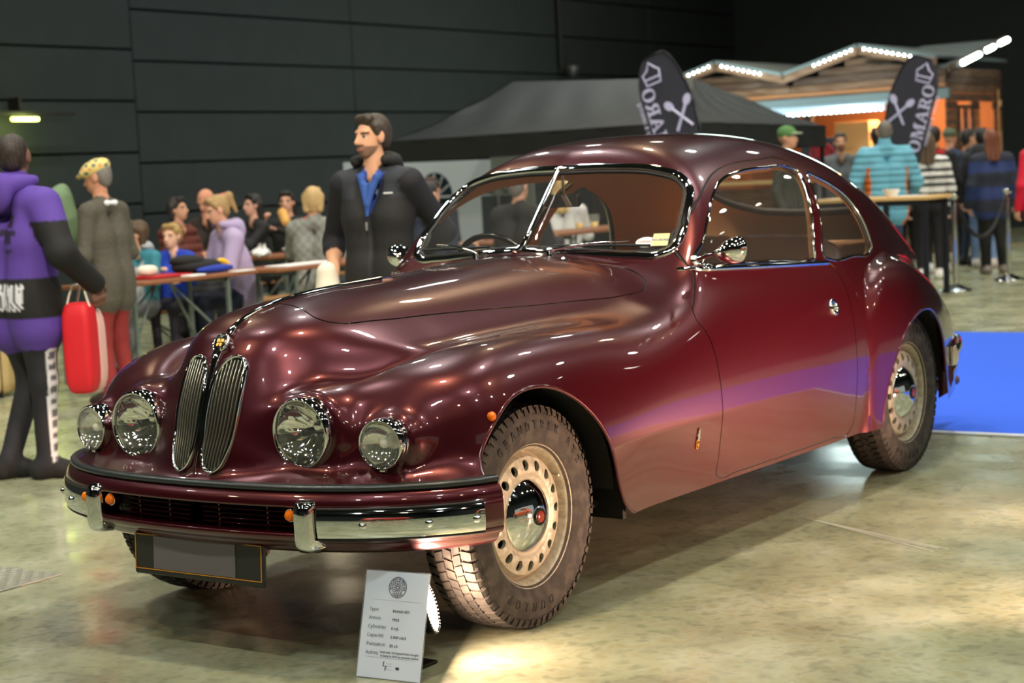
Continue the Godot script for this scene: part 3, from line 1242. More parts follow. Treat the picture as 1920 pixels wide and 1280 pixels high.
	g.lathe([v2(-0.02, 0.033), v2(0.006, 0.033), v2(0.011, 0.030), v2(0.010, 0.026), v2(0.006, 0.0235)], id2, 40)
	put(g, "badge_ring", M.chrome, bd)
	g = Geo.new()
	g.lathe([v2(0.003, 0.0255), v2(0.0085, 0.0245), v2(0.009, 0.0005)], id2, 40)
	put(g, "badge_enamel", M.black_enamel, bd)
	g = Geo.new()
	for q in [[-0.0075, 0.006, 0.012, 0.011], [0.0075, 0.006, 0.012, 0.011], [-0.006, -0.008, 0.009, 0.011], [0.006, -0.008, 0.009, 0.011], [0, 0, 0.004, 0.006]]:
		g.box(Vector3(q[0], q[1], 0.010), Vector3(q[2], q[3], 0.004), 0.001)
	put(g, "badge_crest", M.gold, bd)
	line = []
	rad = []
	for m in 44:
		var x := lerpf(-0.545, 0.228, pow(m / 43.0, 1.25))
		var yy := y_at(x, 0.0)
		if yy < 0.935: continue
		line.append(Vector3(x, yy + 0.004, 0))
		rad.append(lerpf(0.012, 0.0075, smoothstep(-0.5, -0.38, x)))
	g = Geo.new()
	g.tube(line.slice(0, 18), rad.slice(0, 18), false, 10)
	put(g, "nose_strip", M.chrome, car)
	g = Geo.new()
	g.tube(line.slice(18), 0.0095, false, 10)
	put(g, "bonnet_strip", M.chrome, car)

# ================================================================ bumper and apron
var plan_half := []
func plan_path(z0: float, z1: float, s: float, step := 2) -> Array:
	var r := []
	for p in plan_half:
		if p.y >= z0 - 0.001 and p.y <= z1 + 0.001: r.append(Vector3(p.x, 0, p.y * s))
	return r

func plan_full(z1: float) -> Array:
	var a := plan_path(0.001, z1, -1.0)
	a.reverse()
	return a + plan_path(0.0, z1, 1.0)

func plan_outs(path: Array) -> Array:
	var r := []
	for k in path.size():
		var t: Vector3 = path[mini(k + 1, path.size() - 1)] - path[maxi(k - 1, 0)]
		var o := Vector3(t.z, 0, -t.x).normalized()
		r.append(o if o.x < 0 else -o)
	return r

func run_plan(g: Geo, path: Array, prof: Array, closed := true):     # prof of (height, outward)
	var ups := []
	for k in path.size(): ups.append(Vector3.UP)
	g.sweep(path, plan_outs(path), ups, prof, false, closed)

func build_bumper():
	plan_half = smooth([v2(-0.704, 0.0), v2(-0.700, 0.14), v2(-0.688, 0.283), v2(-0.655, 0.455), v2(-0.597, 0.6), v2(-0.512, 0.723), v2(-0.448, 0.787), v2(-0.39, 0.826), v2(-0.345, 0.845)], 6)
	var g := Geo.new()
	# black strip on the seam
	run_plan(g, plan_full(0.9), [v2(0.515, -0.012), v2(0.5165, 0.006), v2(0.522, 0.012), v2(0.530, 0.012), v2(0.536, 0.006), v2(0.537, -0.012)])
	put(g, "rubber_strip", M.black_strip, car)
	# apron: upper beam, lower beam, and sides outside the air intake
	g = Geo.new()
	run_plan(g, plan_full(0.9), [v2(0.517, -0.05), v2(0.517, 0.002), v2(0.512, 0.014), v2(0.498, 0.024), v2(0.482, 0.029), v2(0.476, 0.026), v2(0.474, 0.018), v2(0.474, -0.05)])
	run_plan(g, plan_full(0.9), [v2(0.402, -0.05), v2(0.402, 0.018), v2(0.399, 0.026), v2(0.388, 0.026), v2(0.376, 0.018), v2(0.371, 0.004), v2(0.367, 0.0), v2(0.350, -0.010), v2(0.338, -0.030), v2(0.334, -0.06), v2(0.345, -0.07)])
	for s in [1.0, -1.0]:
		run_plan(g, plan_path(0.405, 0.9, s), [v2(0.480, -0.05), v2(0.480, 0.0285), v2(0.46, 0.030), v2(0.42, 0.030), v2(0.395, 0.0265), v2(0.395, -0.05)])
	put(g, "front_apron", M.car_paint, car)
	for s in [1.0, -1.0]:
		# chrome blade with three bolts
		var b := Node3D.new()
		b.name = "bumper_blade"
		car.add_child(b, true)
		g = Geo.new()
		var path := plan_path(0.44, 0.822, s)
		run_plan(g, path, [v2(0.389, 0.025), v2(0.392, 0.036), v2(0.41, 0.040), v2(0.43, 0.041), v2(0.45, 0.040), v2(0.468, 0.036), v2(0.471, 0.025)])
		put(g, "blade", M.chrome, b)
		g = Geo.new()
		run_plan(g, path, [v2(0.382, 0.022), v2(0.383, 0.033), v2(0.391, 0.034), v2(0.391, 0.022)])
		run_plan(g, path, [v2(0.470, 0.022), v2(0.470, 0.034), v2(0.477, 0.033), v2(0.478, 0.022)])
		put(g, "blade_edging", M.seal, b)
		var outs := plan_outs(path)
		for f in [0.22, 0.55, 0.93]:
			var k := int(f * (path.size() - 1))
			var o: Vector3 = outs[k]
			g = Geo.new()
			g.lathe([v2(0.036, 0.0125), v2(0.044, 0.0115), v2(0.049, 0.007), v2(0.051, 0.0005)], Transform3D(Basis(Vector3.UP.cross(o), Vector3.UP, o), path[k] + Vector3(0, 0.428, 0)), 20)
			put(g, "bolt", M.chrome, b)
		# over-rider
		g = Geo.new()
		var rows := []
		var zc := 0.425
		for k in 15:
			var f := k / 14.0
			var y := lerpf(0.338, 0.508, f)
			var d := 0.082 * pow(maxf(0.0, 1.0 - pow(absf(f * 2.0 - 1.0), 5.0)), 0.4) + 0.004
			var w := 0.032 * pow(maxf(0.0, 1.0 - pow(absf(f * 2.0 - 1.0), 8.0)), 0.35) + 0.004
			var row := []
			for j in 11:
				var a := PI * j / 10.0
				var cx := signf(cos(a)) * pow(absf(cos(a)), 0.55)
				var cy := pow(sin(a), 0.55)
				row.append(Vector3(-0.655 - cy * d + 0.02, y, (zc + cx * w) * s))
			rows.append(row)
		g.grid(rows, false, false, s < 0)
		g.fix()
		put(g, "over_rider", M.chrome, car)
		# indicator
		var ic := Vector3(-0.690, 0.452, 0.372 * s)
		if s < 0: ic = Vector3(-0.690, 0.452, -0.360)
		g = Geo.new()
		g.lathe([v2(-0.03, 0.020), v2(0.004, 0.020), v2(0.006, 0.018), v2(0.004, 0.0155)], Transform3D(FACING, ic), 28)
		var il := put(g, "indicator", M.chrome, car)
		g = Geo.new()
		g.lathe([v2(0.002, 0.0165), v2(0.010, 0.016), v2(0.017, 0.011), v2(0.020, 0.0005)], Transform3D(FACING, ic), 28)
		put(g, "amber_lens", M.amber, il)
	# small amber reflector beyond the right over-rider
	g = Geo.new()
	g.lathe([v2(-0.02, 0.016), v2(0.010, 0.0155), v2(0.016, 0.011), v2(0.019, 0.0005)], Transform3D(FACING, Vector3(-0.695, 0.455, -0.462)), 24)
	put(g, "amber_reflector", M.amber, car)
	# air intake: dark box, four slats in two banks, uprights
	g = Geo.new()
	g.box(Vector3(-0.52, 0.44, 0), Vector3(0.02, 0.16, 0.90))
	g.box(Vector3(-0.58, 0.52, 0), Vector3(0.14, 0.02, 0.9))
	g.box(Vector3(-0.58, 0.37, 0), Vector3(0.14, 0.02, 0.9))
	put(g, "intake_duct", M.seal, car)
	for bank in [[-0.335, -0.035], [0.015, 0.385]]:
		for k in 5:
			g = Geo.new()
			var y := 0.410 + k * 0.0145
			var path := []
			for j in 7:
				var z: float = lerpf(bank[0], bank[1], j / 6.0)
				path.append(Vector3(-0.704 + 0.2 * z * z + 0.028, y, z))
			run_plan(g, path, [v2(-0.0028, -0.02), v2(-0.0028, 0.006), v2(0.0028, 0.006), v2(0.0028, -0.02)])
			put(g, "intake_slat", M.car_paint, car)
	for z in [-0.27, -0.13, 0.075, 0.255]:
		g = Geo.new()
		g.tube([Vector3(-0.672 + 0.2 * z * z, 0.402, z), Vector3(-0.672 + 0.2 * z * z, 0.474, z)], 0.0045, false, 8)
		put(g, "intake_upright", M.car_paint, car)
	# number plate in its holder
	var np := Node3D.new()
	np.name = "number_plate"
	car.add_child(np, true)
	np.transform = Transform3D(FACING * Basis(Vector3.RIGHT, -0.06), Vector3(-0.690, 0.300, -0.012))
	g = Geo.new()
	g.box(Vector3(0, -0.006, -0.008), Vector3(0.535, 0.128, 0.016), 0.007)
	put(g, "plate_holder", M.plate_black, np)
	g = Geo.new()
	for q in [[0, 0.052, 0.515, 0.0025], [0, -0.052, 0.515, 0.0025], [-0.2575, 0, 0.0025, 0.106], [0.2575, 0, 0.0025, 0.106]]:
		g.box(Vector3(q[0], q[1], 0.001), Vector3(q[2], q[3], 0.002))
	put(g, "plate_border", M.gold_line, np)
	g = Geo.new()
	g.box(Vector3(-0.012, 0, 0.001), Vector3(0.335, 0.098, 0.003), 0.0005)
	put(g, "plate_panel", M.plate_grey, np)

# ================================================================ inside
func cushion(g: Geo, ctr: Vector3, size: Vector3, pw := 5.0, basis := Basis(), flutes := 0):
	var rows := []
	var nu := 48
	for r in 17:
		var la := PI * (r / 16.0 - 0.5)
		var row := []
		for k in nu:
			var lo := TAU * k / nu
			var d := Vector3(cos(la) * cos(lo), sin(la), cos(la) * sin(lo))
			var q := pow(pow(absf(d.x), pw) + pow(absf(d.y), pw) + pow(absf(d.z), pw), -1.0 / pw)
			var p := d * q
			var f := 1.0
			if flutes: f = 1.0 - 0.05 * absf(cos(p.z * flutes * PI / 2))
			row.append(ctr + basis * (p * size / 2 * Vector3(f, f, 1)))
		rows.append(row)
	g.grid(rows, true, false, true)

func build_interior():
	var g := Geo.new()
	# rear bench
	var seat := Node3D.new()
	seat.name = "rear_seat"
	car.add_child(seat, true)
	cushion(g, Vector3(2.42, 0.52, 0), Vector3(0.5, 0.2, 1.12), 5.0, Basis(), 12)
	put(g, "seat_cushion", M.leather, seat)
	g = Geo.new()
	cushion(g, Vector3(2.72, 0.78, 0), Vector3(0.18, 0.56, 1.12), 5.0, Basis(Vector3(0, 0, 1), -0.28), 14)
	put(g, "seat_back", M.leather, seat)
	g = Geo.new()
	g.box(Vector3(3.05, 0.985, 0), Vector3(0.5, 0.02, 0.94), 0.008)
	put(g, "parcel_shelf", M.lining, car)
	for s in [1.0, -1.0]:
		seat = Node3D.new()
		seat.name = "front_seat"
		car.add_child(seat, true)
		g = Geo.new()
		cushion(g, Vector3(1.62, 0.50, 0.31 * s), Vector3(0.5, 0.18, 0.5), 5.0, Basis(), 7)
		put(g, "seat_cushion", M.leather, seat)
		g = Geo.new()
		cushion(g, Vector3(1.93, 0.70, 0.31 * s), Vector3(0.15, 0.50, 0.5), 4.0, Basis(Vector3(0, 0, 1), -0.22), 7)
		put(g, "seat_back", M.leather, seat)
	g = Geo.new()
	g.box(Vector3(1.24, 0.985, 0), Vector3(0.20, 0.10, 1.20), 0.03)
	put(g, "dashboard", M.wood, car)
	# steering wheel on the right
	var sw := Node3D.new()
	sw.name = "steering_wheel"
	car.add_child(sw, true)
	sw.transform = Transform3D(Basis(Vector3(0, 1, 0), PI / 2) * Basis(Vector3(1, 0, 0), -0.42), Vector3(1.40, 0.955, -0.33))
	g = Geo.new()
	g.tube(ring(0.205, 48, 0.0), 0.0125, true, 10)
	put(g, "wheel_rim", M.black_enamel, sw)
	g = Geo.new()
	for a in [0.2, PI - 0.2, -PI / 2]:
		g.tube([Vector3(cos(a) * 0.03, sin(a) * 0.03, -0.02), Vector3(cos(a) * 0.205, sin(a) * 0.205, 0)], 0.006, false, 8)
	put(g, "spoke", M.chrome, sw)
	g = Geo.new()
	g.lathe([v2(-0.05, 0.03), v2(0.0, 0.034), v2(0.012, 0.028), v2(0.016, 0.001)], Transform3D(), 24)
	put(g, "boss", M.black_enamel, sw)
	# interior mirror
	g = Geo.new()
	g.box(Vector3(1.335, 1.268, 0.02), Vector3(0.03, 0.052, 0.17), 0.012)
	var im := put(g, "interior_mirror", M.dark_metal, car)
	g = Geo.new()
	g.box(Vector3(1.318, 1.268, 0.02), Vector3(0.004, 0.044, 0.155), 0.001)
	put(g, "mirror_back", M.chrome, im)
	g = Geo.new()
	g.tube([Vector3(1.345, 1.29, 0.02), Vector3(1.375, 1.375, 0.0)], 0.006, false, 8)
	put(g, "mirror_stalk", M.chrome, im)
	# dark inner skin below the windows
	g = Geo.new()
	for s in [1.0, -1.0]:
		g.box(Vector3(1.72, 0.60, 0.685 * s), Vector3(1.0, 0.60, 0.02))
	g.box(Vector3(1.16, 0.62, 0), Vector3(0.02, 0.60, 1.3))
	put(g, "door_lining", M.lining, car)

# ================================================================ small fittings
func build_fittings():
	var g: Geo
	for s in [1.0, -1.0]:
		# push-button handle
		var p := Vector3(2.03, 0.795, z_outer(2.03, 0.795))
		var nn := mir(body_normal(p), s)
		var b := Basis(Vector3.UP.cross(nn).normalized(), nn.cross(Vector3.UP.cross(nn).normalized()), nn)
		g = Geo.new()
		g.lathe([v2(-0.002, 0.033), v2(0.004, 0.033), v2(0.009, 0.028), v2(0.006, 0.021), v2(0.004, 0.018)], Transform3D(b, mir(p, s)), 32)
		g.lathe([v2(0.002, 0.016), v2(0.015, 0.015), v2(0.019, 0.010), v2(0.020, 0.0005)], Transform3D(b, mir(p, s)), 24)
		put(g, "door_button", M.chrome, car)
		# amber side repeater
		p = Vector3(-0.262, 0.668, z_outer(-0.30, 0.69))
		p = Vector3(-0.275, 0.69, z_outer(-0.275, 0.69))
		nn = mir(body_normal(p), s)
		b = Basis(Vector3.UP.cross(nn).normalized(), nn.cross(Vector3.UP.cross(nn).normalized()), nn)
		g = Geo.new()
		g.lathe([v2(-0.01, 0.014), v2(0.006, 0.0135), v2(0.012, 0.009), v2(0.014, 0.0005)], Transform3D(b, mir(p, s)), 20)
		put(g, "side_repeater", M.amber, car)
		# wing badge: shield with a rearing figure above
		p = Vector3(0.86, 0.445, z_outer(0.86, 0.445))
		nn = body_normal(p)
		b = Basis(Vector3.UP.cross(nn).normalized(), nn.cross(Vector3.UP.cross(nn).normalized()), nn)
		var bad := Node3D.new()
		bad.name = "wing_badge"
		car.add_child(bad, true)
		bad.transform = Transform3D(b, p + nn * 0.001)
		if s < 0: bad.transform = Transform3D(Basis(-mir(b.x, -1.0), mir(b.y, -1.0), mir(b.z, -1.0)), mir(p + nn * 0.001, -1.0))
		var sh := [v2(-0.010, 0.004), v2(0.010, 0.004), v2(0.010, -0.014), v2(0.006, -0.024), v2(0, -0.029), v2(-0.006, -0.024), v2(-0.010, -0.014)]
		g = Geo.new()
		plate(g, sh, 0.0, 0.003)
		put(g, "shield", M.gold, bad)
		g = Geo.new()
		plate(g, sh.map(func(q): return Vector2(q.x * 0.72, (q.y + 0.011) * 0.72 - 0.0105)), 0.003, 0.0042)
		put(g, "shield_field", M.black_enamel, bad)
		g = Geo.new()
		plate(g, [v2(-0.006, -0.006), v2(0.0, -0.004), v2(0.001, -0.014), v2(-0.004, -0.017)], 0.0042, 0.005)
		plate(g, [v2(0.002, -0.009), v2(0.006, -0.008), v2(0.004, -0.019), v2(0.0, -0.02)], 0.0042, 0.005)
		put(g, "shield_charge", M.gold, bad)
		g = Geo.new()
		plate(g, [v2(-0.009, 0.006), v2(0.008, 0.006), v2(0.009, 0.016), v2(0.004, 0.022), v2(0.008, 0.028), v2(0.002, 0.032), v2(0.004, 0.042), v2(-0.001, 0.048), v2(-0.003, 0.040), v2(-0.009, 0.036), v2(-0.004, 0.030), v2(-0.010, 0.022), v2(-0.005, 0.016)], 0.0, 0.004)
		put(g, "crest_figure", M.chrome, bad)
		# door mirror
		var mr := Node3D.new()
		mr.name = "door_mirror"
		car.add_child(mr, true)
		var hc := mir(Vector3(1.09, 1.075, 0.855), s)
		if s < 0: hc = Vector3(1.35, 1.065, -0.79)
		g = Geo.new()
		var rows := []
		var ax := Basis(Vector3.UP, -0.35 * s) * FACING
		for r in 13:
			var f := r / 12.0
			var zz := 0.052 - 0.075 * f
			var rr := pow(sin(minf(1.0, f * 1.06 + 0.0) * PI / 2), 0.7)
			var row := []
			for k in 36:
				var a := TAU * k / 36
				row.append(hc + ax * Vector3(cos(a) * 0.068 * rr, sin(a) * (0.045 + 0.013 * cos(a) * s) * rr + 0.010 * cos(a) * rr * s, zz))
			rows.append(row)
		g.grid(rows, true, false, true)
		put(g, "mirror_shell", M.chrome, mr)
		g = Geo.new()
		var foot := Vector3(1.10, 1.045, 0.715) if s > 0 else Vector3(1.30, 1.03, -0.70)
		g.tube(smooth([foot, foot.lerp(hc, 0.5) + Vector3(0, 0.006, 0), hc], 5), 0.0075, false, 10)
		g.lathe([v2(-0.004, 0.02), v2(0.004, 0.02), v2(0.010, 0.012), v2(0.012, 0.0005)], Transform3D(Basis(Vector3(1, 0, 0), Vector3(0, 0, -s), Vector3(0, s, 0)) if false else Basis(Vector3.RIGHT, -0.3 * s), foot), 20)
		put(g, "mirror_arm", M.chrome, mr)
		g = Geo.new()
		g.lathe([v2(0.046, 0.012), v2(0.058, 0.011), v2(0.061, 0.0005)], Transform3D(ax, hc), 20)
		put(g, "mirror_pivot", M.chrome, mr)
	# wipers: two arms parked outward
	for w in [[Vector3(1.03, 0, 0.15), Vector3(1.075, 0, 0.42), 1.0], [Vector3(1.04, 0, -0.19), Vector3(1.075, 0, -0.46), -1.0]]:
		var wn := Node3D.new()
		wn.name = "wiper"
		car.add_child(wn, true)
		var a: Vector3 = w[0]
		a.y = y_at(a.x, a.z)
		g = Geo.new()
		g.lathe([v2(-0.01, 0.013), v2(0.018, 0.011), v2(0.024, 0.007), v2(0.025, 0.0005)], Transform3D(Basis(Vector3.RIGHT, -PI / 2 - 0.2), a), 18)
		put(g, "wiper_pivot", M.chrome, wn)
		var e: Vector3 = w[1]
		e.y = 1.118
		e.x = x_at(e.y, e.z, 0.7) - 0.03
		var mid := a.lerp(e, 0.5) + Vector3(0, 0.016, 0)
		g = Geo.new()
		g.tube(smooth([a + Vector3(0, 0.018, 0), mid, e], 5), [0.006, 0.006, 0.0055, 0.005, 0.0045, 0.004, 0.004, 0.0035, 0.0035, 0.003, 0.003], false, 8)
		put(g, "wiper_arm", M.chrome, wn)
		g = Geo.new()
		var bl := []
		for k in 8:
			var z: float = lerpf(absf(a.z) - 0.02, absf(e.z) + 0.08, k / 7.0) * w[2]
			var y := 1.108 - 0.01 * k / 7.0
			bl.append(Vector3(x_at(y, z, 0.7) - 0.014, y, z))
		g.tube(bl, 0.005, false, 6)
		put(g, "wiper_blade", M.seal, wn)
	# washer jets
	for z in [0.236, -0.31]:
		g = Geo.new()
		g.lathe([v2(-0.002, 0.011), v2(0.006, 0.010), v2(0.012, 0.006), v2(0.014, 0.0005)], Transform3D(Basis(Vector3.RIGHT, -PI / 2), Vector3(0.99, y_at(0.99, z), z)), 16)
		put(g, "washer_jet", M.chrome, car)
	# stickers inside the screen
	var y0 := 1.108
	var q := Vector3(x_at(y0, 0.49, 0.7), y0, 0.49)
	var fr := Basis(Vector3(0.196, 0, 0.98).normalized(), Vector3(0.68, 0.72, -0.13).normalized(), Vector3(0, 0, 1))
	fr.z = fr.x.cross(fr.y).normalized()
	fr.y = fr.z.cross(fr.x)
	g = Geo.new()
	g.lathe([v2(0.0, 0.034), v2(0.0012, 0.034), v2(0.0013, 0.0005)], Transform3D(fr.scaled_local(Vector3(1.15, 0.72, 1)), q - fr.z * 0.004 + fr.y * 0.004 - fr.x * 0.02), 32)
	var st := put(g, "round_sticker", M.paper, car)
	letters("CLASSIC", 0.010, Transform3D(fr, q - fr.z * 0.0025 + fr.y * 0.006 - fr.x * 0.025), M.ink_red, "sticker_print", st)
	g = Geo.new()
	g.box(q - fr.z * 0.003 + fr.y * 0.014 + fr.x * 0.034, Vector3(0.062, 0.058, 0.0012), 0.0, fr)
	st = put(g, "square_sticker", M.sticker_yellow, car)
	letters("TOURING", 0.011, Transform3D(fr, q - fr.z * 0.0022 + fr.y * 0.012 + fr.x * 0.034), M.ink_blue, "sticker_print", st)
	# rear end: bumper, lamps, exhaust
	g = Geo.new()
	var rp := []
	var half_path := []
	for k in 9:
		var x := 3.40 + k * 0.065
		half_path.append(Vector3(x, 0, z_outer(x, 0.46) + 0.004))
	var corner: Vector3 = half_path[8]
	half_path = smooth(half_path + [Vector3(4.04, 0, corner.z - 0.09), Vector3(4.12, 0, 0.36), Vector3(4.165, 0, 0.18), Vector3(4.175, 0, 0.0)], 3)
	for hp in half_path: rp.append(Vector3(hp.x, 0, -hp.z))
	for k in range(half_path.size() - 2, -1, -1): rp.append(half_path[k])
	var ro := []
	var ru := []
	for k in rp.size():
		var t: Vector3 = rp[mini(k + 1, rp.size() - 1)] - rp[maxi(k - 1, 0)]
		ro.append(Vector3(t.z, 0, -t.x).normalized())
		ru.append(Vector3.UP)
	g.sweep(rp, ro, ru, [v2(0.40, 0.0), v2(0.405, 0.025), v2(0.43, 0.035), v2(0.46, 0.036), v2(0.485, 0.028), v2(0.49, 0.0)])
	put(g, "rear_bumper", M.chrome, car)
	g = Geo.new()
	g.sweep(rp, ro, ru, [v2(0.25, -0.06), v2(0.28, -0.01), v2(0.34, 0.010), v2(0.40, 0.010), v2(0.41, -0.06)])
	put(g, "rear_apron", M.car_paint, car)
	for s in [1.0, -1.0]:
		g = Geo.new()
		var rows := []
		for k in 13:
			var f := k / 12.0
			var d := 0.07 * pow(maxf(0.0, 1.0 - pow(absf(f * 2 - 1), 4.0)), 0.5) + 0.003
			var row := []
			for j in 9:
				var a := PI * j / 8.0
				row.append(Vector3(4.13 + sin(a) * d, lerpf(0.36, 0.54, f), (0.42 + cos(a) * 0.028) * s))
			rows.append(row)
		g.grid(rows)
		put(g, "rear_over_rider", M.chrome, car)
		var p := Vector3(3.93, 0.60, z_outer(3.93, 0.60))
		var nn := Vector3(0.75, 0.25, 0.6 * s).normalized()
		var bx := Vector3.UP.cross(nn).normalized()
		g = Geo.new()
		g.lathe([v2(-0.02, 0.032), v2(0.008, 0.032), v2(0.02, 0.026), v2(0.03, 0.012), v2(0.032, 0.0005)], Transform3D(Basis(bx, nn.cross(bx), nn), mir(p, s)), 24)
		put(g, "tail_lamp", M.red_lens, car)
	g = Geo.new()
	g.lathe([v2(0.0, 0.027), v2(0.62, 0.027), v2(0.62, 0.024), v2(0.50, 0.024)], Transform3D(Basis(Vector3(0, 0, -1), Vector3(0, 1, 0), Vector3(1, 0, 0)), Vector3(3.62, 0.225, 0.46)), 24)
	put(g, "exhaust_pipe", M.rust, car)
	g = Geo.new()
	g.box(Vector3(4.11, 0.32, 0.0), Vector3(0.02, 0.11, 0.50), 0.004)
	put(g, "rear_number_plate", M.plate_black, car)

func plate(g: Geo, poly: Array, z0: float, z1: float):     # a thin extruded outline in local x, y
	var pv := PackedVector2Array(poly)
	if Geometry2D.is_polygon_clockwise(pv): pv.reverse()
	var tri := Geometry2D.triangulate_polygon(pv)
	var b := g.v.size()
	for q in pv: g.add(Vector3(q.x, q.y, z1), Vector3(0, 0, 1))
	for k in tri: g.i.append(b + k)
	b = g.v.size()
	for q in pv: g.add(Vector3(q.x, q.y, z0), Vector3(0, 0, -1))
	for k in tri: g.i.append(b + k)
	var n := pv.size()
	for k in n:
		var a := pv[k]
		var c := pv[(k + 1) % n]
		g.face([Vector3(a.x, a.y, z0), Vector3(c.x, c.y, z0), Vector3(c.x, c.y, z1), Vector3(a.x, a.y, z1)])

var fonts := {}
func letters(text: String, height: float, t: Transform3D, m: Material, called: String, parent: Node, face := "Droid Sans", weight := 700, align := HORIZONTAL_ALIGNMENT_CENTER) -> MeshInstance3D:
	var key := face + str(weight)
	if not fonts.has(key):
		var f := SystemFont.new()
		f.font_names = PackedStringArray([face])
		f.font_weight = weight
		fonts[key] = f
	var tm := TextMesh.new()
	tm.text = text
	tm.font = fonts[key]
	tm.font_size = 48
	tm.pixel_size = height / 48.0 * 1.37
	tm.depth = minf(0.002, height * 0.05)
	tm.horizontal_alignment = align
	tm.material = m
	return place(tm, called, parent, t)

# ================================================================ materials
func noise_tex(freq: float, colors: Array, seed_: int, size := 512, oct := 4, normal := false) -> NoiseTexture2D:
	var n := FastNoiseLite.new()
	n.seed = seed_
	n.frequency = freq
	n.fractal_octaves = oct
	var t := NoiseTexture2D.new()
	t.width = size
	t.height = size
	t.seamless = true
	t.noise = n
	if normal:
		t.as_normal_map = true
		t.bump_strength = 4.0
	else:
		var gr := Gradient.new()
		var offs := PackedFloat32Array()
		var cols := PackedColorArray()
		for c in colors:
			offs.append(c[0])
			cols.append(c[1])
		gr.offsets = offs
		gr.colors = cols
		t.color_ramp = gr
	return t

func world_tex(m: StandardMaterial3D, t: Texture2D, metres: float):
	m.albedo_texture = t
	m.uv1_triplanar = true
	m.uv1_world_triplanar = true
	m.uv1_scale = Vector3.ONE / metres

func make_materials():
	mat("car_paint", Color(0.285, 0.042, 0.088), 0.30, 0.58, {"clearcoat_enabled": true, "clearcoat": 1.0, "clearcoat_roughness": 0.02})
	mat("chrome", Color(0.86, 0.87, 0.87), 0.05, 1.0)
	mat("reflector", Color(0.92, 0.92, 0.90), 0.06, 1.0)
	mat("glass", Color(0.9, 0.95, 0.93, 0.015), 0.0, 0.0, {"transparency": 1})
	mat("lamp_glass", Color(0.95, 0.97, 0.95, 0.03), 0.0, 0.0, {"transparency": 1})
	mat("clear_glass", Color(0.95, 0.97, 0.95, 0.05), 0.0, 0.0, {"transparency": 1})
	mat("bulb_glass", Color(0.95, 0.93, 0.85), 0.2)
	mat("seal", Color(0.03, 0.03, 0.03), 0.6)
	mat("rubber_seal", Color(0.06, 0.06, 0.06), 0.5)
	mat("black_strip", Color(0.16, 0.18, 0.18), 0.3)
	mat("underside", Color(0.06, 0.055, 0.05), 0.9)
	mat("lining", Color(0.78, 0.56, 0.34), 0.85)
	mat("leather", Color(0.24, 0.14, 0.10), 0.45)
	mat("wood", Color(0.35, 0.16, 0.08), 0.3)
	var ty_ := mat("tyre", Color(1, 1, 1), 0.85)
	world_tex(ty_, noise_tex(0.02, [[0.3, Color(0.17, 0.155, 0.14)], [0.7, Color(0.27, 0.245, 0.215)]], 3, 256), 0.35)
	ty_.uv1_world_triplanar = false
	mat("tyre_letters", Color(0.115, 0.105, 0.095), 0.8)
	var wp := mat("wheel_paint", Color(1, 1, 1), 0.42, 0.2)
	world_tex(wp, noise_tex(0.03, [[0.35, Color(0.60, 0.57, 0.49)], [0.6, Color(0.70, 0.67, 0.59)]], 5, 256), 0.25)
	wp.uv1_world_triplanar = false
	mat("black_enamel", Color(0.04, 0.035, 0.035), 0.2)
	mat("red_enamel", Color(0.50, 0.18, 0.12), 0.2)
	mat("gold", Color(0.80, 0.58, 0.25), 0.3, 0.8)
	mat("gold_line", Color(0.78, 0.52, 0.14), 0.5)
	mat("dark_metal", Color(0.1, 0.1, 0.1), 0.3, 0.6)
	mat("amber", Color(0.95, 0.45, 0.05), 0.1)
	mat("red_lens", Color(0.7, 0.08, 0.05), 0.12)
	mat("grille_back", Color(0.07, 0.07, 0.06), 0.8)
	mat("grille_slat", Color(0.66, 0.66, 0.60), 0.22, 0.9)
	mat("plate_black", Color(0.15, 0.15, 0.14), 0.5)
	mat("plate_grey", Color(0.39, 0.37, 0.375), 0.6)
	mat("paper", Color(0.93, 0.93, 0.93), 0.6)
	mat("placard", Color(0.93, 0.95, 1.0), 0.45)
	mat("sticker_yellow", Color(0.93, 0.88, 0.62), 0.6)
	mat("ink_red", Color(0.60, 0.08, 0.10), 0.6)
	mat("ink_blue", Color(0.12, 0.2, 0.5), 0.6)
	mat("ink", Color(0.16, 0.14, 0.25), 0.6)
	mat("ink_grey", Color(0.55, 0.57, 0.62), 0.6)
	mat("rust", Color(0.36, 0.27, 0.18), 0.8)
	# setting
	var fl := mat("concrete", Color(1, 1, 1), 0.32, 0.0, {"metallic_specular": 0.6})
	world_tex(fl, noise_tex(0.012, [[0.18, Color(0.535, 0.545, 0.445)], [0.40, Color(0.585, 0.598, 0.490)], [0.6, Color(0.61, 0.622, 0.515)], [0.85, Color(0.655, 0.665, 0.57)]], 11, 1024, 6), 5.3)
	fl.roughness_texture = noise_tex(0.02, [[0.3, Color(0.55, 0.55, 0.55)], [0.7, Color(1, 1, 1)]], 12, 512, 5)
	fl.roughness_texture_channel = BaseMaterial3D.TEXTURE_CHANNEL_RED
	fl.detail_enabled = true
	fl.detail_albedo = noise_tex(0.06, [[0.2, Color(0.86, 0.86, 0.84)], [0.5, Color(1, 1, 1)], [0.9, Color(0.93, 0.90, 0.84)]], 13, 1024, 5)
	fl.detail_blend_mode = BaseMaterial3D.BLEND_MODE_MUL
	fl.uv2_triplanar = true
	fl.uv2_world_triplanar = true
	fl.uv2_scale = Vector3.ONE / 1.9
	var wl := mat("dark_wall", Color(1, 1, 1), 0.7)
	world_tex(wl, noise_tex(0.01, [[0.3, Color(0.112, 0.146, 0.156)], [0.7, Color(0.126, 0.160, 0.170)]], 21, 512), 3.0)
	mat("wall_joint", Color(0.09, 0.105, 0.11), 0.8)
	mat("ceiling_black", Color(0.12, 0.12, 0.13), 0.9)
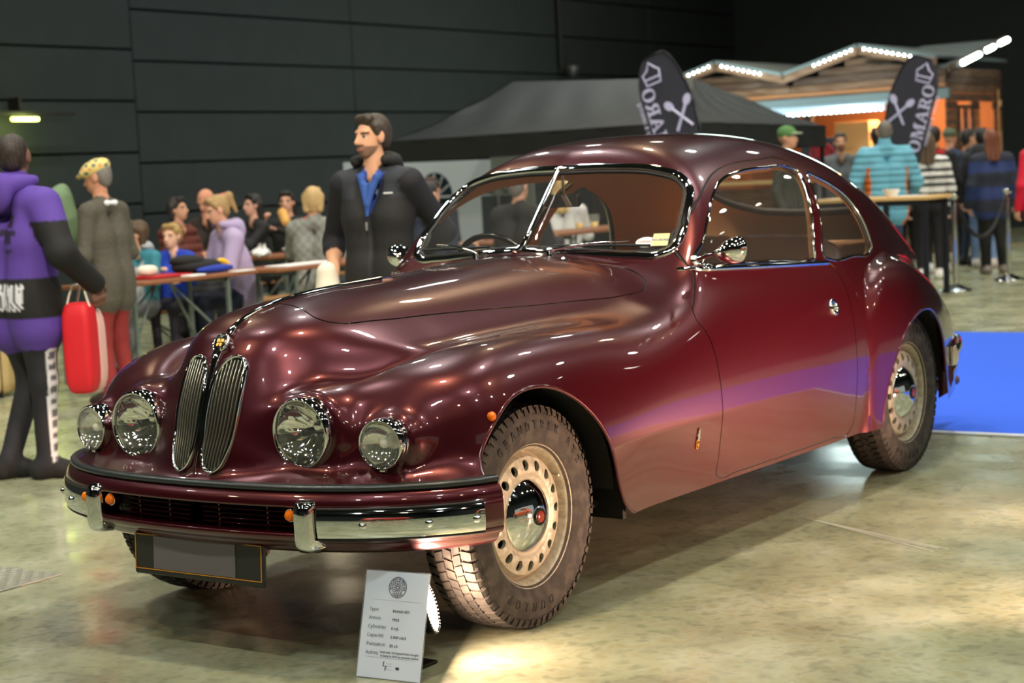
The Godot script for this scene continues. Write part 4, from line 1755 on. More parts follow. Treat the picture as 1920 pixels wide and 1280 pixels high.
	mat("lamp_housing", Color(0.1, 0.1, 0.1), 0.5)
	mat("lamp_glow", Color(1, 1, 1), 0.5, 0.0, {"emission_enabled": true, "emission": Color(1.0, 0.97, 0.93), "emission_energy_multiplier": 14.0})
	mat("tube_glow", Color(1, 1, 1), 0.5, 0.0, {"emission_enabled": true, "emission": Color(0.93, 1.0, 0.45), "emission_energy_multiplier": 5.0})
	mat("led_glow", Color(1, 1, 1), 0.5, 0.0, {"emission_enabled": true, "emission": Color(0.90, 1.0, 0.97), "emission_energy_multiplier": 22.0})
	mat("spot_glow", Color(1, 1, 1), 0.5, 0.0, {"emission_enabled": true, "emission": Color(1.0, 0.86, 0.78), "emission_energy_multiplier": 9.0})
	mat("blue_carpet", Color(0.16, 0.36, 0.86), 0.95)
	mat("tape_white", Color(0.8, 0.82, 0.85), 0.4)
	mat("scuff", Color(0.66, 0.67, 0.60), 0.5)
	var st := mat("steel_plate", Color(0.62, 0.62, 0.57), 0.4, 0.5)
	st.resource_name = "steel_plate"
	mat("acrylic", Color(0.95, 0.97, 1.0, 0.06), 0.0, 0.0, {"transparency": 1})
	mat("tent_black", Color(0.105, 0.115, 0.12), 0.55)
	mat("tent_white", Color(0.86, 0.90, 0.95), 0.6)
	mat("window_dark", Color(0.14, 0.19, 0.24), 0.2)
	mat("flag_cloth", Color(0.19, 0.20, 0.25), 0.7)
	mat("flag_print", Color(0.78, 0.78, 0.92), 0.7)
	mat("pole", Color(0.35, 0.36, 0.38), 0.4, 0.6)
	for k in 3:
		var w := mat("plank_%d" % k, Color(1, 1, 1), 0.75)
		w.resource_name = "wood_plank"
		var a: Color = [Color(0.30, 0.19, 0.12), Color(0.36, 0.23, 0.14), Color(0.26, 0.165, 0.11)][k]
		world_tex(w, noise_tex(0.02, [[0.3, a], [0.7, a.lightened(0.12)]], 31 + k, 256), 0.8)
		w.uv1_scale = Vector3(0.4, 3.0, 0.4)
	mat("warm_wood", Color(0.60, 0.38, 0.22), 0.7)
	mat("shutter_wood", Color(0.62, 0.47, 0.31), 0.7)
	mat("roof_grey", Color(0.36, 0.40, 0.41), 0.8)
	mat("awning", Color(0.62, 0.70, 0.78), 0.6)
	mat("bench_wood", Color(0.66, 0.47, 0.28), 0.55)
	mat("table_wood", Color(0.52, 0.32, 0.20), 0.5)
	mat("light_wood", Color(0.80, 0.66, 0.44), 0.5)
	mat("frame_green", Color(0.42, 0.47, 0.45), 0.5, 0.3)
	mat("black_steel", Color(0.10, 0.11, 0.15), 0.45, 0.3)
	mat("rope", Color(0.07, 0.07, 0.08), 0.8)
	mat("white_plastic", Color(0.90, 0.90, 0.88), 0.4)
	mat("red_tray", Color(0.70, 0.08, 0.10), 0.4)
	mat("yellow", Color(0.95, 0.75, 0.12), 0.5)
	mat("beer", Color(0.92, 0.80, 0.45), 0.2)
	mat("straw", Color(0.70, 0.62, 0.42), 0.95)
	mat("black_cloth", Color(0.08, 0.08, 0.085), 0.9)
	mat("blue_cloth", Color(0.12, 0.22, 0.62), 0.85)
	mat("red_bag", Color(0.80, 0.08, 0.14), 0.6)
	mat("pink_bag", Color(0.86, 0.68, 0.66), 0.6)
	mat("white_cloth", Color(0.85, 0.82, 0.76), 0.85)
	mat("green_cloth", Color(0.44, 0.52, 0.40), 0.85)
	mat("orange_paint", Color(0.85, 0.33, 0.06), 0.3, 0.0, {"clearcoat_enabled": true, "clearcoat": 1.0})
	mat("red_paint", Color(0.75, 0.06, 0.06), 0.3, 0.0, {"clearcoat_enabled": true, "clearcoat": 1.0})
	mat("person", Color(1, 1, 1), 0.8, 0.0, {"vertex_color_use_as_albedo": true})
	mat("hair", Color(1, 1, 1), 0.6, 0.0, {"vertex_color_use_as_albedo": true})

# ================================================================ hall
func slab(called: String, ctr: Vector3, size: Vector3, m: Material, bv := 0.0) -> MeshInstance3D:
	var g := Geo.new()
	g.box(ctr, size, bv)
	var o := put(g, called, m)
	structure(o)
	return o

func build_hall():
	var fl := slab("floor", Vector3(5.5, -0.1, 1.0), Vector3(42, 0.2, 28), M.concrete)
	slab("ceiling", Vector3(5.5, 9.1, 1.0), Vector3(42, 0.2, 28), M.ceiling_black)
	# left wall: concrete panels 4.1 m by 0.6 m with recessed joints
	var wall := slab("wall_left", Vector3(5.5, 4.5, -12.25), Vector3(42, 9.0, 0.3), M.wall_joint)
	var g := Geo.new()
	g.box(Vector3.ZERO, Vector3(4.09, 0.585, 0.10), 0.012)
	var pm := g.mesh(M.dark_wall)
	for c in 5:
		var x0 := 6.5 + c * 4.1
		for r in 8:
			var y: float = 0.21 + r * 0.61 + (0.13 if c == 0 else 0.0)
			if c == 0 and r == 0:
				pass
			place(pm, "panel", wall, Transform3D(Basis(), Vector3(x0 + 2.05, y, -12.05)))
	g = Geo.new()
	g.box(Vector3(5.5, 7.05, -12.06), Vector3(41.9, 3.9, 0.1))
	g.box(Vector3(-4.5, 2.5, -12.06), Vector3(21.9, 5.0, 0.1))
	place(g.mesh(M.dark_wall), "panel", wall)
	# trim, conduit and lamp on the left wall, and a loading-door frame
	slab("wall_back", Vector3(26.3, 4.5, 1.0), Vector3(0.3, 9.0, 28), M.dark_wall)
	slab("wall_right", Vector3(5.5, 4.5, 15.1), Vector3(42, 9.0, 0.3), M.dark_wall)
	slab("wall_front", Vector3(-15.6, 4.5, 1.0), Vector3(0.3, 9.0, 28), M.dark_wall)
	g = Geo.new()
	g.box(Vector3(20.0, 2.70, -11.97), Vector3(3.0, 0.18, 0.10), 0.02)
	var tr := put(g, "trim_1", M.wall_joint)
	structure(tr)
	# conduit with a small camera on the wall
	var cd := thing("conduit", "thin grey cable pipe running down the dark wall above the tent", "pipe", Vector3(19.88, 0, -11.93))
	g = Geo.new()
	g.tube([Vector3(0, 9.0, 0), Vector3(0, 3.05, 0)], 0.035, false, 10)
	put(g, "pipe", M.wall_joint, cd)
	g = Geo.new()
	g.lathe([v2(-0.08, 0.001), v2(-0.08, 0.11), v2(0.0, 0.11), v2(0.06, 0.09), v2(0.11, 0.04), v2(0.12, 0.001)], Transform3D(Basis(Vector3.RIGHT, PI / 2), Vector3(0.1, 3.0, 0.15)), 20)
	put(g, "dome_camera", M.pole, cd)
	# strip lamp on the wall
	var sl := thing("strip_lamp", "thin dark rail lamp with one lit yellow-green tube on the wall", "lamp", Vector3(8.2, 2.30, -11.75))
	g = Geo.new()
	g.box(Vector3(-0.4, 0.02, 0), Vector3(3.2, 0.05, 0.10), 0.01)
	g.box(Vector3(0.45, 0.10, -0.1), Vector3(0.04, 0.2, 0.2), 0.01)
	g.box(Vector3(-1.2, 0.10, -0.1), Vector3(0.04, 0.2, 0.2), 0.01)
	put(g, "rail", M.lamp_housing, sl)
	g = Geo.new()
	g.tube([Vector3(0.30, -0.045, 0.02), Vector3(0.66, -0.045, 0.02)], 0.022, false, 12)
	put(g, "lit_tube", M.tube_glow, sl)
	g = Geo.new()
	g.tube([Vector3(-0.25, -0.045, 0.02), Vector3(0.02, -0.045, 0.02)], 0.02, false, 12)
	put(g, "unlit_tube", M.white_plastic, sl)
	var ol := OmniLight3D.new()
	ol.name = "strip_lamp_glow"
	ol.light_color = Color(0.93, 1.0, 0.5)
	ol.light_energy = 0.25
	ol.light_size = 0.1
	ol.omni_range = 40.0
	ol.omni_attenuation = 2.0
	ol.shadow_enabled = true
	ol.position = Vector3(0.48, -0.1, 0.12)
	sl.add_child(ol)
	build_lamps()
	# blue carpet of the next stand, with its taped edge
	var cp := thing("blue_carpet", "bright blue exhibition carpet laid behind and beside the burgundy car", "carpet")
	g = Geo.new()
	g.box(Vector3(6.26, 0.004, 2.2), Vector3(4.68, 0.008, 7.2), 0.002)
	put(g, "carpet", M.blue_carpet, cp)
	g = Geo.new()
	for k in 9:
		g.box(Vector3(3.905, 0.005, -1.3 + k * 0.8 + 0.4), Vector3(0.055, 0.0105, 0.78), 0.002)
	put(g, "edge_tape", M.tape_white, cp)
	# scuffs on the concrete
	g = Geo.new()
	var q0 := Vector3(1.852, 0.0015, 0.641)
	var q1 := Vector3(1.438, 0.0015, 1.437)
	for k in 5:
		var rng := RandomNumberGenerator.new()
		rng.seed = 40 + k
		var sd := Vector3(0.03 * (k - 2) / 2.0, 0, 0.012 * (k - 2) / 2.0)
		var a := q0.lerp(q1, rng.randf() * 0.2)
		var b := q0.lerp(q1, 0.75 + rng.randf() * 0.3) + sd
		var w := Vector3(0.0025, 0, 0.0012) * (1.0 + rng.randf())
		g.face([a - w * 0.3, b - w, b + w, a + w * 0.3])
	tag(put(g, "scuff_mark", M.scuff), "pale streaky scuff on the concrete beside the car", "scuff mark")
	# chequer plate let into the floor
	var ck := thing("chequer_plate", "ribbed steel cover plate in the floor at the left edge", "cover plate", Vector3(-0.28, 0, -1.62))
	g = Geo.new()
	g.box(Vector3(0, 0.003, 0), Vector3(0.36, 0.008, 0.62), 0.003)
	put(g, "plate", M.steel_plate, ck)
	g = Geo.new()
	for i in 12:
		for j in 20:
			var p := Vector3(-0.16 + i * 0.029, 0.0075, -0.29 + j * 0.0305)
			var d := Vector3(0.011, 0, 0.006) if (i + j) % 2 else Vector3(-0.011, 0, 0.006)
			g.tube([p - d, p, p + d], [0.001, 0.003, 0.001], false, 5, false)
	var rb := put(g, "raised_pattern", M.steel_plate, ck)
	rb.set_meta("kind", "stuff")
	build_chalet()
	build_tent()
	flag(Vector3(10.0, 0, -3.98), true, 0.34, "dark teardrop flag with mirrored lettering behind the car roof")
	flag(Vector3(14.0, 0, -4.05), false, -0.40, "dark teardrop flag with spoons standing before the lit wooden chalet")
	build_barrier()
	build_tables()
	build_reflected()

func build_lamps():
	var g := Geo.new()
	g.lathe([v2(0.0, 0.28), v2(0.10, 0.26), v2(0.22, 0.12), v2(0.30, 0.10), v2(0.30, 0.001)], Transform3D(Basis(Vector3.RIGHT, -PI / 2), Vector3.ZERO), 20)
	var hm := g.mesh(M.lamp_housing)
	g = Geo.new()
	g.lathe([v2(0.0, 0.25), v2(0.006, 0.25), v2(0.01, 0.001)], Transform3D(Basis(Vector3.RIGHT, PI / 2), Vector3(0, -0.002, 0)), 20)
	var gm := g.mesh(M.lamp_glow)
	for ix in 7:
		for iz in 5:
			var p := Vector3(-9.0 + ix * 4.6, 8.55, -8.5 + iz * 4.8)
			var t := thing("high_bay_lamp", "round high-bay lamp hanging under the hall ceiling, mirrored in the paint", "lamp", p, 0.0, "high-bay lamps under the ceiling")
			place(hm, "housing", t)
			place(gm, "lit_face", t)
			g = Geo.new()
			g.tube([Vector3(0, 0.3, 0), Vector3(0, 0.45, 0)], 0.012, false, 6)
			put(g, "cord", M.lamp_housing, t)
			var l := SpotLight3D.new()
			l.name = "high_bay_light"
			l.spot_angle = 70.0
			l.spot_angle_attenuation = 1.0
			l.light_size = 0.22
			l.light_color = Color(1.0, 0.89, 0.70) if (ix + 2 * iz) % 3 == 0 else Color(0.96, 1.0, 0.98)
			l.light_energy = LAMP_POWER
			l.spot_range = 60.0
			l.spot_attenuation = 2.0
			l.shadow_enabled = true
			l.transform = Transform3D(Basis(Vector3.RIGHT, -PI / 2), Vector3(0, -0.03, 0))
			t.add_child(l)

const LAMP_POWER := 25.0

# ---------------------------------------------------------------- chalet
func bulbs(t: Node3D, path: Array, step: float, mesh: Mesh, called := "bulb"):
	for k in path.size() - 1:
		var a: Vector3 = path[k]
		var b: Vector3 = path[k + 1]
		var n := int((b - a).length() / step)
		for j in n:
			place(mesh, called, t, Transform3D(Basis(), a.lerp(b, (j + 0.5) / n)))

func build_chalet():
	var t := thing("wooden_chalet", "brown wooden market chalet with bulb-lined gables and lit counter", "chalet", Vector3(19.0, 0, -7.2))
	var g: Geo
	# local: z from -2.1 to 2.1 along the front, x from 0 to 2.9 in depth
	var front := [v2(-2.25, 2.60), v2(-1.36, 2.84), v2(-0.28, 2.58), v2(0.88, 2.90), v2(2.0, 2.66)]
	var bm := SphereMesh.new()
	bm.radius = 0.014
	bm.height = 0.028
	bm.radial_segments = 12
	bm.rings = 6
	bm.material = M.led_glow
	# planks of the front gable above the counter, and of the side wall
	for r in 5:
		var y := 2.27 + r * 0.11
		for seg in [[-2.1, -0.28], [-0.28, 2.05]]:
			var z0: float = seg[0]
			var z1: float = seg[1]
			# keep under the gable line
			var lim0 := gable(front, z0)
			var lim1 := gable(front, z1)
			while z0 < z1 and gable(front, z0) < y + 0.10: z0 += 0.05
			while z1 > z0 and gable(front, z1) < y + 0.10: z1 -= 0.05
			if z1 - z0 < 0.2: continue
			g = Geo.new()
			g.box(Vector3(0.05 - 0.004 * (r % 2), y, (z0 + z1) / 2), Vector3(0.03, 0.105, z1 - z0), 0.008)
			put(g, "plank", M["plank_%d" % (r % 3)], t)
	g = Geo.new()
	g.box(Vector3(-0.03, 2.18, 0), Vector3(0.08, 0.14, 4.25), 0.01)
	put(g, "beam", M.roof_grey, t)
	# bargeboards along the zigzag with the bulbs
	for k in front.size() - 1:
		var a: Vector2 = front[k]
		var b: Vector2 = front[k + 1]
		g = Geo.new()
		var m := (a + b) / 2
		var dv := b - a
		g.box(Vector3(-0.18, m.y - 0.05, m.x), Vector3(0.04, 0.12, dv.length() + 0.03), 0.01, Basis(Vector3.RIGHT, -atan2(dv.y, dv.x)))
		put(g, "bargeboard", M.plank_1, t)
		# roof skin
		g = Geo.new()
		g.box(Vector3(1.2, m.y + 0.02, m.x), Vector3(2.85, 0.04, dv.length() + 0.03), 0.0, Basis(Vector3.RIGHT, -atan2(dv.y, dv.x)))
		put(g, "roof_sheet", M.roof_grey, t)
	var lights := Node3D.new()
	lights.name = "bulb_string"
	t.add_child(lights, true)
	var p3 := []
	for q in front: p3.append(Vector3(-0.23, q.y - 0.03, q.x))
	bulbs(lights, [p3[0] + Vector3(0, 0.07, 0.25), p3[1] + Vector3(0, 0, -0.05)], 0.080, bm)
	bulbs(lights, [p3[1] + Vector3(0, -0.01, 0.08), p3[1].lerp(p3[2], 0.72)], 0.080, bm)
	bulbs(lights, [p3[2].lerp(p3[3], 0.40), p3[3] + Vector3(0, 0, -0.05)], 0.080, bm)
	bulbs(lights, [p3[3] + Vector3(0, 0, 0.06), p3[3].lerp(p3[4], 0.80)], 0.080, bm)
	# lean-to side roof edge with a lit tube
	g = Geo.new()
	var e0 := Vector3(-0.15, 2.50, 2.16)
	var e1 := Vector3(2.15, 2.97, 2.16)
	g.box((e0 + e1) / 2, Vector3((e1 - e0).length(), 0.10, 0.05), 0.01, Basis(Vector3(0, 0, 1), atan2(0.47, 2.3)))
	put(g, "bargeboard", M.plank_2, t)
	g = Geo.new()
	g.face([Vector3(-0.1, 2.52, 2.14), Vector3(-0.1, 2.68, 0.9), Vector3(2.2, 2.98, 0.9), Vector3(2.2, 2.98, 2.14)])
	put(g, "roof_sheet", M.roof_grey, t)
	for sg in [[0.18, 0.46], [0.60, 0.72], [0.84, 0.98]]:
		g = Geo.new()
		g.tube([e0.lerp(e1, sg[0]) + Vector3(0, 0, 0.05), e0.lerp(e1, sg[1]) + Vector3(0, 0, 0.05)], 0.035, false, 10)
		put(g, "lit_tube", M.led_glow, t)
	# side wall of planks with window and doorway
	for r in 22:
		var y := 0.06 + r * 0.115
		for seg in [[0.0, 0.42], [0.98, 1.30], [1.85, 2.2]]:
			var s0: float = seg[0]
			var s1: float = seg[1]
			if y > 2.02:
				if s0 > 0.1: continue
				s1 = 2.2
			g = Geo.new()
			g.box(Vector3((s0 + s1) / 2, y, 2.05), Vector3(s1 - s0, 0.11, 0.03), 0.008)
			put(g, "plank", M["plank_%d" % ((r + int(s0 * 7)) % 3)] if y > 2.0 or s0 < 0.9 else M.warm_wood, t)
	g = Geo.new()
	for x in [0.42, 0.70, 0.98]: g.box(Vector3(x, 1.45, 2.07), Vector3(0.05, 1.15, 0.05), 0.005)
	for y in [0.9, 1.45, 2.0]: g.box(Vector3(0.70, y, 2.07), Vector3(0.60, 0.05, 0.05), 0.005)
	var wf := put(g, "window_frame", M.plank_2, t)
	for q in [[0.56, 1.18], [0.84, 1.18], [0.56, 1.72], [0.84, 1.72]]:
		g = Geo.new()
		g.box(Vector3(q[0], q[1], 2.05), Vector3(0.23, 0.50, 0.006))
		put(g, "pane", M.clear_glass, wf)
	g = Geo.new()
	g.box(Vector3(0.70, 0.45, 2.05), Vector3(0.56, 0.85, 0.03), 0.01)
	put(g, "plank", M.plank_0, t)
	# open door leaf standing away from the doorway
	var dl := Node3D.new()
	dl.name = "door_leaf"
	t.add_child(dl, true)
	dl.transform = Transform3D(Basis(Vector3.UP, 0.35), Vector3(1.90, 0, 2.12))
	for k in 4:
		g = Geo.new()
		g.box(Vector3(0.07 + k * 0.135, 1.14, 0), Vector3(0.128, 2.2, 0.025), 0.006)
		put(g, "board", M.shutter_wood, dl)
	g = Geo.new()
	g.box(Vector3(0.27, 2.05, 0.03), Vector3(0.54, 0.10, 0.03), 0.006)
	g.box(Vector3(0.27, 1.15, 0.03), Vector3(0.54, 0.10, 0.03), 0.006)
	g.box(Vector3(0.27, 0.25, 0.03), Vector3(0.54, 0.10, 0.03), 0.006)
	g.box(Vector3(0.27, 1.6, 0.03), Vector3(0.09, 0.95, 0.025), 0.006, Basis(Vector3(0, 0, 1), -0.5))
	g.box(Vector3(0.27, 0.7, 0.03), Vector3(0.09, 0.95, 0.025), 0.006, Basis(Vector3(0, 0, 1), -0.5))
	put(g, "brace", M.shutter_wood, dl)
	# inside: back wall, floor, counter, shelf goods, warm lamp
	g = Geo.new()
	g.box(Vector3(2.2, 1.25, 0), Vector3(0.05, 2.5, 4.1))
	g.box(Vector3(1.1, 1.25, -2.05), Vector3(2.2, 2.5, 0.05))
	g.box(Vector3(1.1, 2.30, 0), Vector3(2.2, 0.04, 4.1))
	put(g, "inner_wall", M.warm_wood, t)
	for k in 3:
		g = Geo.new()
		g.box(Vector3(0.02, 1.0, -1.75 + k * 1.75), Vector3(0.12, 2.2, 0.12), 0.01)
		put(g, "post", M.plank_2, t)
	for r in 8:
		g = Geo.new()
		g.box(Vector3(0.0, 0.06 + r * 0.125, 0), Vector3(0.03, 0.12, 4.0), 0.008)
		put(g, "plank", M["plank_%d" % (r % 3)], t)
	g = Geo.new()
	g.box(Vector3(-0.1, 1.08, 0), Vector3(0.5, 0.05, 4.0), 0.01)
	put(g, "counter", M.light_wood, t)
	g = Geo.new()
	g.box(Vector3(0.9, 1.62, 0.35), Vector3(0.4, 0.55, 0.55), 0.02)
	put(g, "cupboard", M.light_wood, t)
	g = Geo.new()
	g.box(Vector3(0.85, 1.30, 0.2), Vector3(0.5, 0.35, 0.8), 0.02)
	put(g, "oven", M.light_wood, t)
	# sloping awning over the counter with a row of bulbs at its lip
	g = Geo.new()
	var aw := []
	for k in 9:
		var f := k / 8.0
		aw.append([Vector3(-0.06 - f * 0.85, 2.14 - f * 0.06 - 0.03 * sin(f * PI), -1.2), Vector3(-0.06 - f * 0.85, 2.14 - f * 0.06 - 0.03 * sin(f * PI), 1.55)])
	g.grid(aw)
	g.box(Vector3(-0.91, 2.03, 0.18), Vector3(0.03, 0.10, 2.75), 0.004)
	put(g, "awning", M.awning, t)
	var l2 := Node3D.new()
	l2.name = "bulb_string"
	t.add_child(l2, true)
	bulbs(l2, [Vector3(-0.95, 1.99, -1.35), Vector3(-0.95, 2.0, 1.55)], 0.080, bm)
	var ol := OmniLight3D.new()
	ol.name = "chalet_light"
	ol.light_color = Color(1.0, 0.80, 0.58)
	ol.light_energy = 3.5
	ol.light_size = 0.15
	ol.omni_range = 60.0
	ol.omni_attenuation = 2.0
	ol.shadow_enabled = true
	ol.position = Vector3(1.0, 2.1, 0.9)
	t.add_child(ol)
	g = Geo.new()
	g.lathe([v2(-0.06, 0.001), v2(-0.05, 0.06), v2(0.0, 0.09), v2(0.05, 0.06), v2(0.06, 0.001)], Transform3D(Basis(), Vector3(1.0, 2.1, 0.9)), 16)
	put(g, "hanging_lamp", mat("warm_glow", Color(1, 1, 1), 0.5, 0.0, {"emission_enabled": true, "emission": Color(1, 0.75, 0.45), "emission_energy_multiplier": 4.0}), t)
	for fr in [[-0.6, 2.55], [1.0, 2.05]]:
		var sl := OmniLight3D.new()
		sl.name = "bulb_string_light"
		sl.light_color = Color(0.9, 1.0, 0.97)
		sl.light_energy = 2.5
		sl.light_size = 0.5
		sl.omni_range = 60.0
		sl.omni_attenuation = 2.0
		sl.shadow_enabled = true
		sl.position = Vector3(-1.1, fr[1] + 0.05, fr[0])
		t.add_child(sl)
	# poster board under the awning
	var pb := thing("menu_board", "dark menu board with a red round emblem at the chalet counter", "board", Vector3(17.6, 0, -6.35), PI / 2 + PI)
	g = Geo.new()
	g.box(Vector3(0, 1.40, 0), Vector3(0.62, 0.50, 0.02), 0.004)
	g.box(Vector3(0, 0.6, -0.02), Vector3(0.06, 1.2, 0.04), 0.004)
	g.box(Vector3(0, 0.02, 0), Vector3(0.5, 0.04, 0.3), 0.01)
	put(g, "panel", M.flag_cloth, pb)
	g = Geo.new()
	g.tube(ring(0.17, 28, 0.0).map(func(q): return Vector3(q.x, q.y * 0.75 + 1.45, 0.015)), 0.012, true, 6)
	for k in 5: g.box(Vector3(-0.1 + k * 0.05, 1.46, 0.014), Vector3(0.025, 0.14, 0.006), 0.001)
	put(g, "emblem", M.red_tray, pb)

func gable(front: Array, z: float) -> float:
	for k in front.size() - 1:
		if z <= front[k + 1].x or k == front.size() - 2:
			var f: float = (z - front[k].x) / (front[k + 1].x - front[k].x)
			return lerpf(front[k].y, front[k + 1].y, clampf(f, 0.0, 1.0))
	return 0.0

# ---------------------------------------------------------------- tent
func build_tent():
	var t := thing("gazebo_tent", "black pop-up gazebo tent with sagging roof behind the car", "tent", Vector3(11.0, 0, -6.65))
	# local corners: front edge x=0, back x=3; z from -2.75 to 2.65
	var ey := 1.80
	var zl := -1.90
	var zr := 1.90
	var ridge0 := Vector3(1.6, 2.44, -1.25)
	var ridge1 := Vector3(1.6, 2.32, 1.10)
	var cor := [Vector3(0, ey, zl), Vector3(0, ey, zr), Vector3(3.2, ey - 0.06, zr), Vector3(3.2, ey, zl)]
	var quads := [[cor[0], cor[1], ridge1, ridge0, 0.10], [cor[1], cor[2], ridge1, ridge1, 0.05], [cor[2], cor[3], ridge0, ridge1, 0.08], [cor[3], cor[0], ridge0, ridge0, 0.07]]
	for q in quads:
		var g := Geo.new()
		var rows := []
		for r in 13:
			var f := r / 12.0
			var a: Vector3 = q[0].lerp(q[3], f)
			var b: Vector3 = q[1].lerp(q[2], f)
			var row := []
			for k in 21:
				var u := k / 20.0
				var p := a.lerp(b, u)
				var rip := 0.012 * sin(u * 31.0 + f * 9.0) * sin(f * PI) + 0.008 * sin(u * 57.0 - f * 13.0) * sin(f * PI)
				p.y -= q[4] * sin(f * PI) * (0.6 + 0.4 * sin(u * PI)) + rip
				row.append(p)
			rows.append(row)
		g.grid(rows)
		# the sheet faces up
		for k in g.n.size():
			if g.n[k].y < 0: g.n[k] = -g.n[k]
		put(g, "roof_panel", M.tent_black, t)
	var g := Geo.new()
	for k in 4:
		var a: Vector3 = cor[k]
		var b: Vector3 = cor[(k + 1) % 4]
		var d := (b - a).normalized()
		var o := Vector3(-d.z, 0, d.x) * 0.01
		var rows := []
		for r in 2:
			var row := []
			for j in 25:
				var f := j / 24.0
				row.append(a.lerp(b, f) + Vector3(0, -0.24 * r + 0.01, 0) + o * sin(f * 40.0))
			rows.append(row)
		g.grid(rows)
	put(g, "valance", M.tent_black, t)
	for c in cor:
		g = Geo.new()
		g.box(Vector3(c.x + (0.04 if c.x < 1 else -0.04), c.y / 2, c.z * 0.985), Vector3(0.04, c.y, 0.04), 0.004)
		put(g, "leg", M.black_steel, t)
	# white side wall with arched windows beyond
	var w := thing("white_side_wall", "white tent wall with arched barred windows under the gazebo's left end", "tent wall", Vector3(13.0, 0, -9.4))
	g = Geo.new()
	g.box(Vector3(0, 0.82, 0), Vector3(0.02, 1.64, 2.9))
	put(g, "sheet", M.tent_white, w)
	for k in 3:
		var z := -0.95 + k * 0.95
		g = Geo.new()
		var pts := [v2(-0.26, 0.55), v2(0.26, 0.55)]
		for j in 13:
			var a := PI * j / 12.0
			pts.append(v2(cos(a) * 0.26, 1.15 + sin(a) * 0.30))
		plate(g, pts, 0.0, 0.01)
		var tf := Transform3D(Basis(Vector3(0, 0, 1), Vector3(0, 1, 0), Vector3(-1, 0, 0)), Vector3(-0.012, 0, z))
		g.xf(tf)
		var wn := put(g, "arched_window", M.window_dark, w)
		g = Geo.new()
		for j in 5:
			var a := PI * (j + 1) / 6.0
			g.tube([tf * Vector3(0, 1.15, 0.012), tf * Vector3(cos(a) * 0.26, 1.15 + sin(a) * 0.29, 0.012)], 0.011, false, 6)
		g.tube([tf * Vector3(-0.26, 1.15, 0.012), tf * Vector3(0.26, 1.15, 0.012)], 0.011, false, 6)
		g.tube([tf * Vector3(0, 0.55, 0.012), tf * Vector3(0, 1.15, 0.012)], 0.011, false, 6)
		put(g, "glazing_bars", M.tent_white, wn)

# ---------------------------------------------------------------- flags
func glyphs(g: Geo, text: String, height: float, t: Transform3D, face := "Droid Serif", weight := 700):
	var key := face + str(weight)
	if not fonts.has(key):
		var f := SystemFont.new()
		f.font_names = PackedStringArray([face])
		f.font_weight = weight
		fonts[key] = f
	var tm := TextMesh.new()
	tm.text = text
	tm.font = fonts[key]
	tm.font_size = 48
	tm.pixel_size = height / 48.0 * 1.37
	tm.depth = 0.004
	var arr := tm.surface_get_arrays(0)
	var b := g.v.size()
	for q in arr[Mesh.ARRAY_VERTEX].size(): g.add(t * arr[Mesh.ARRAY_VERTEX][q], (t.basis * arr[Mesh.ARRAY_NORMAL][q]).normalized())
	for q in arr[Mesh.ARRAY_INDEX]: g.i.append(b + q)

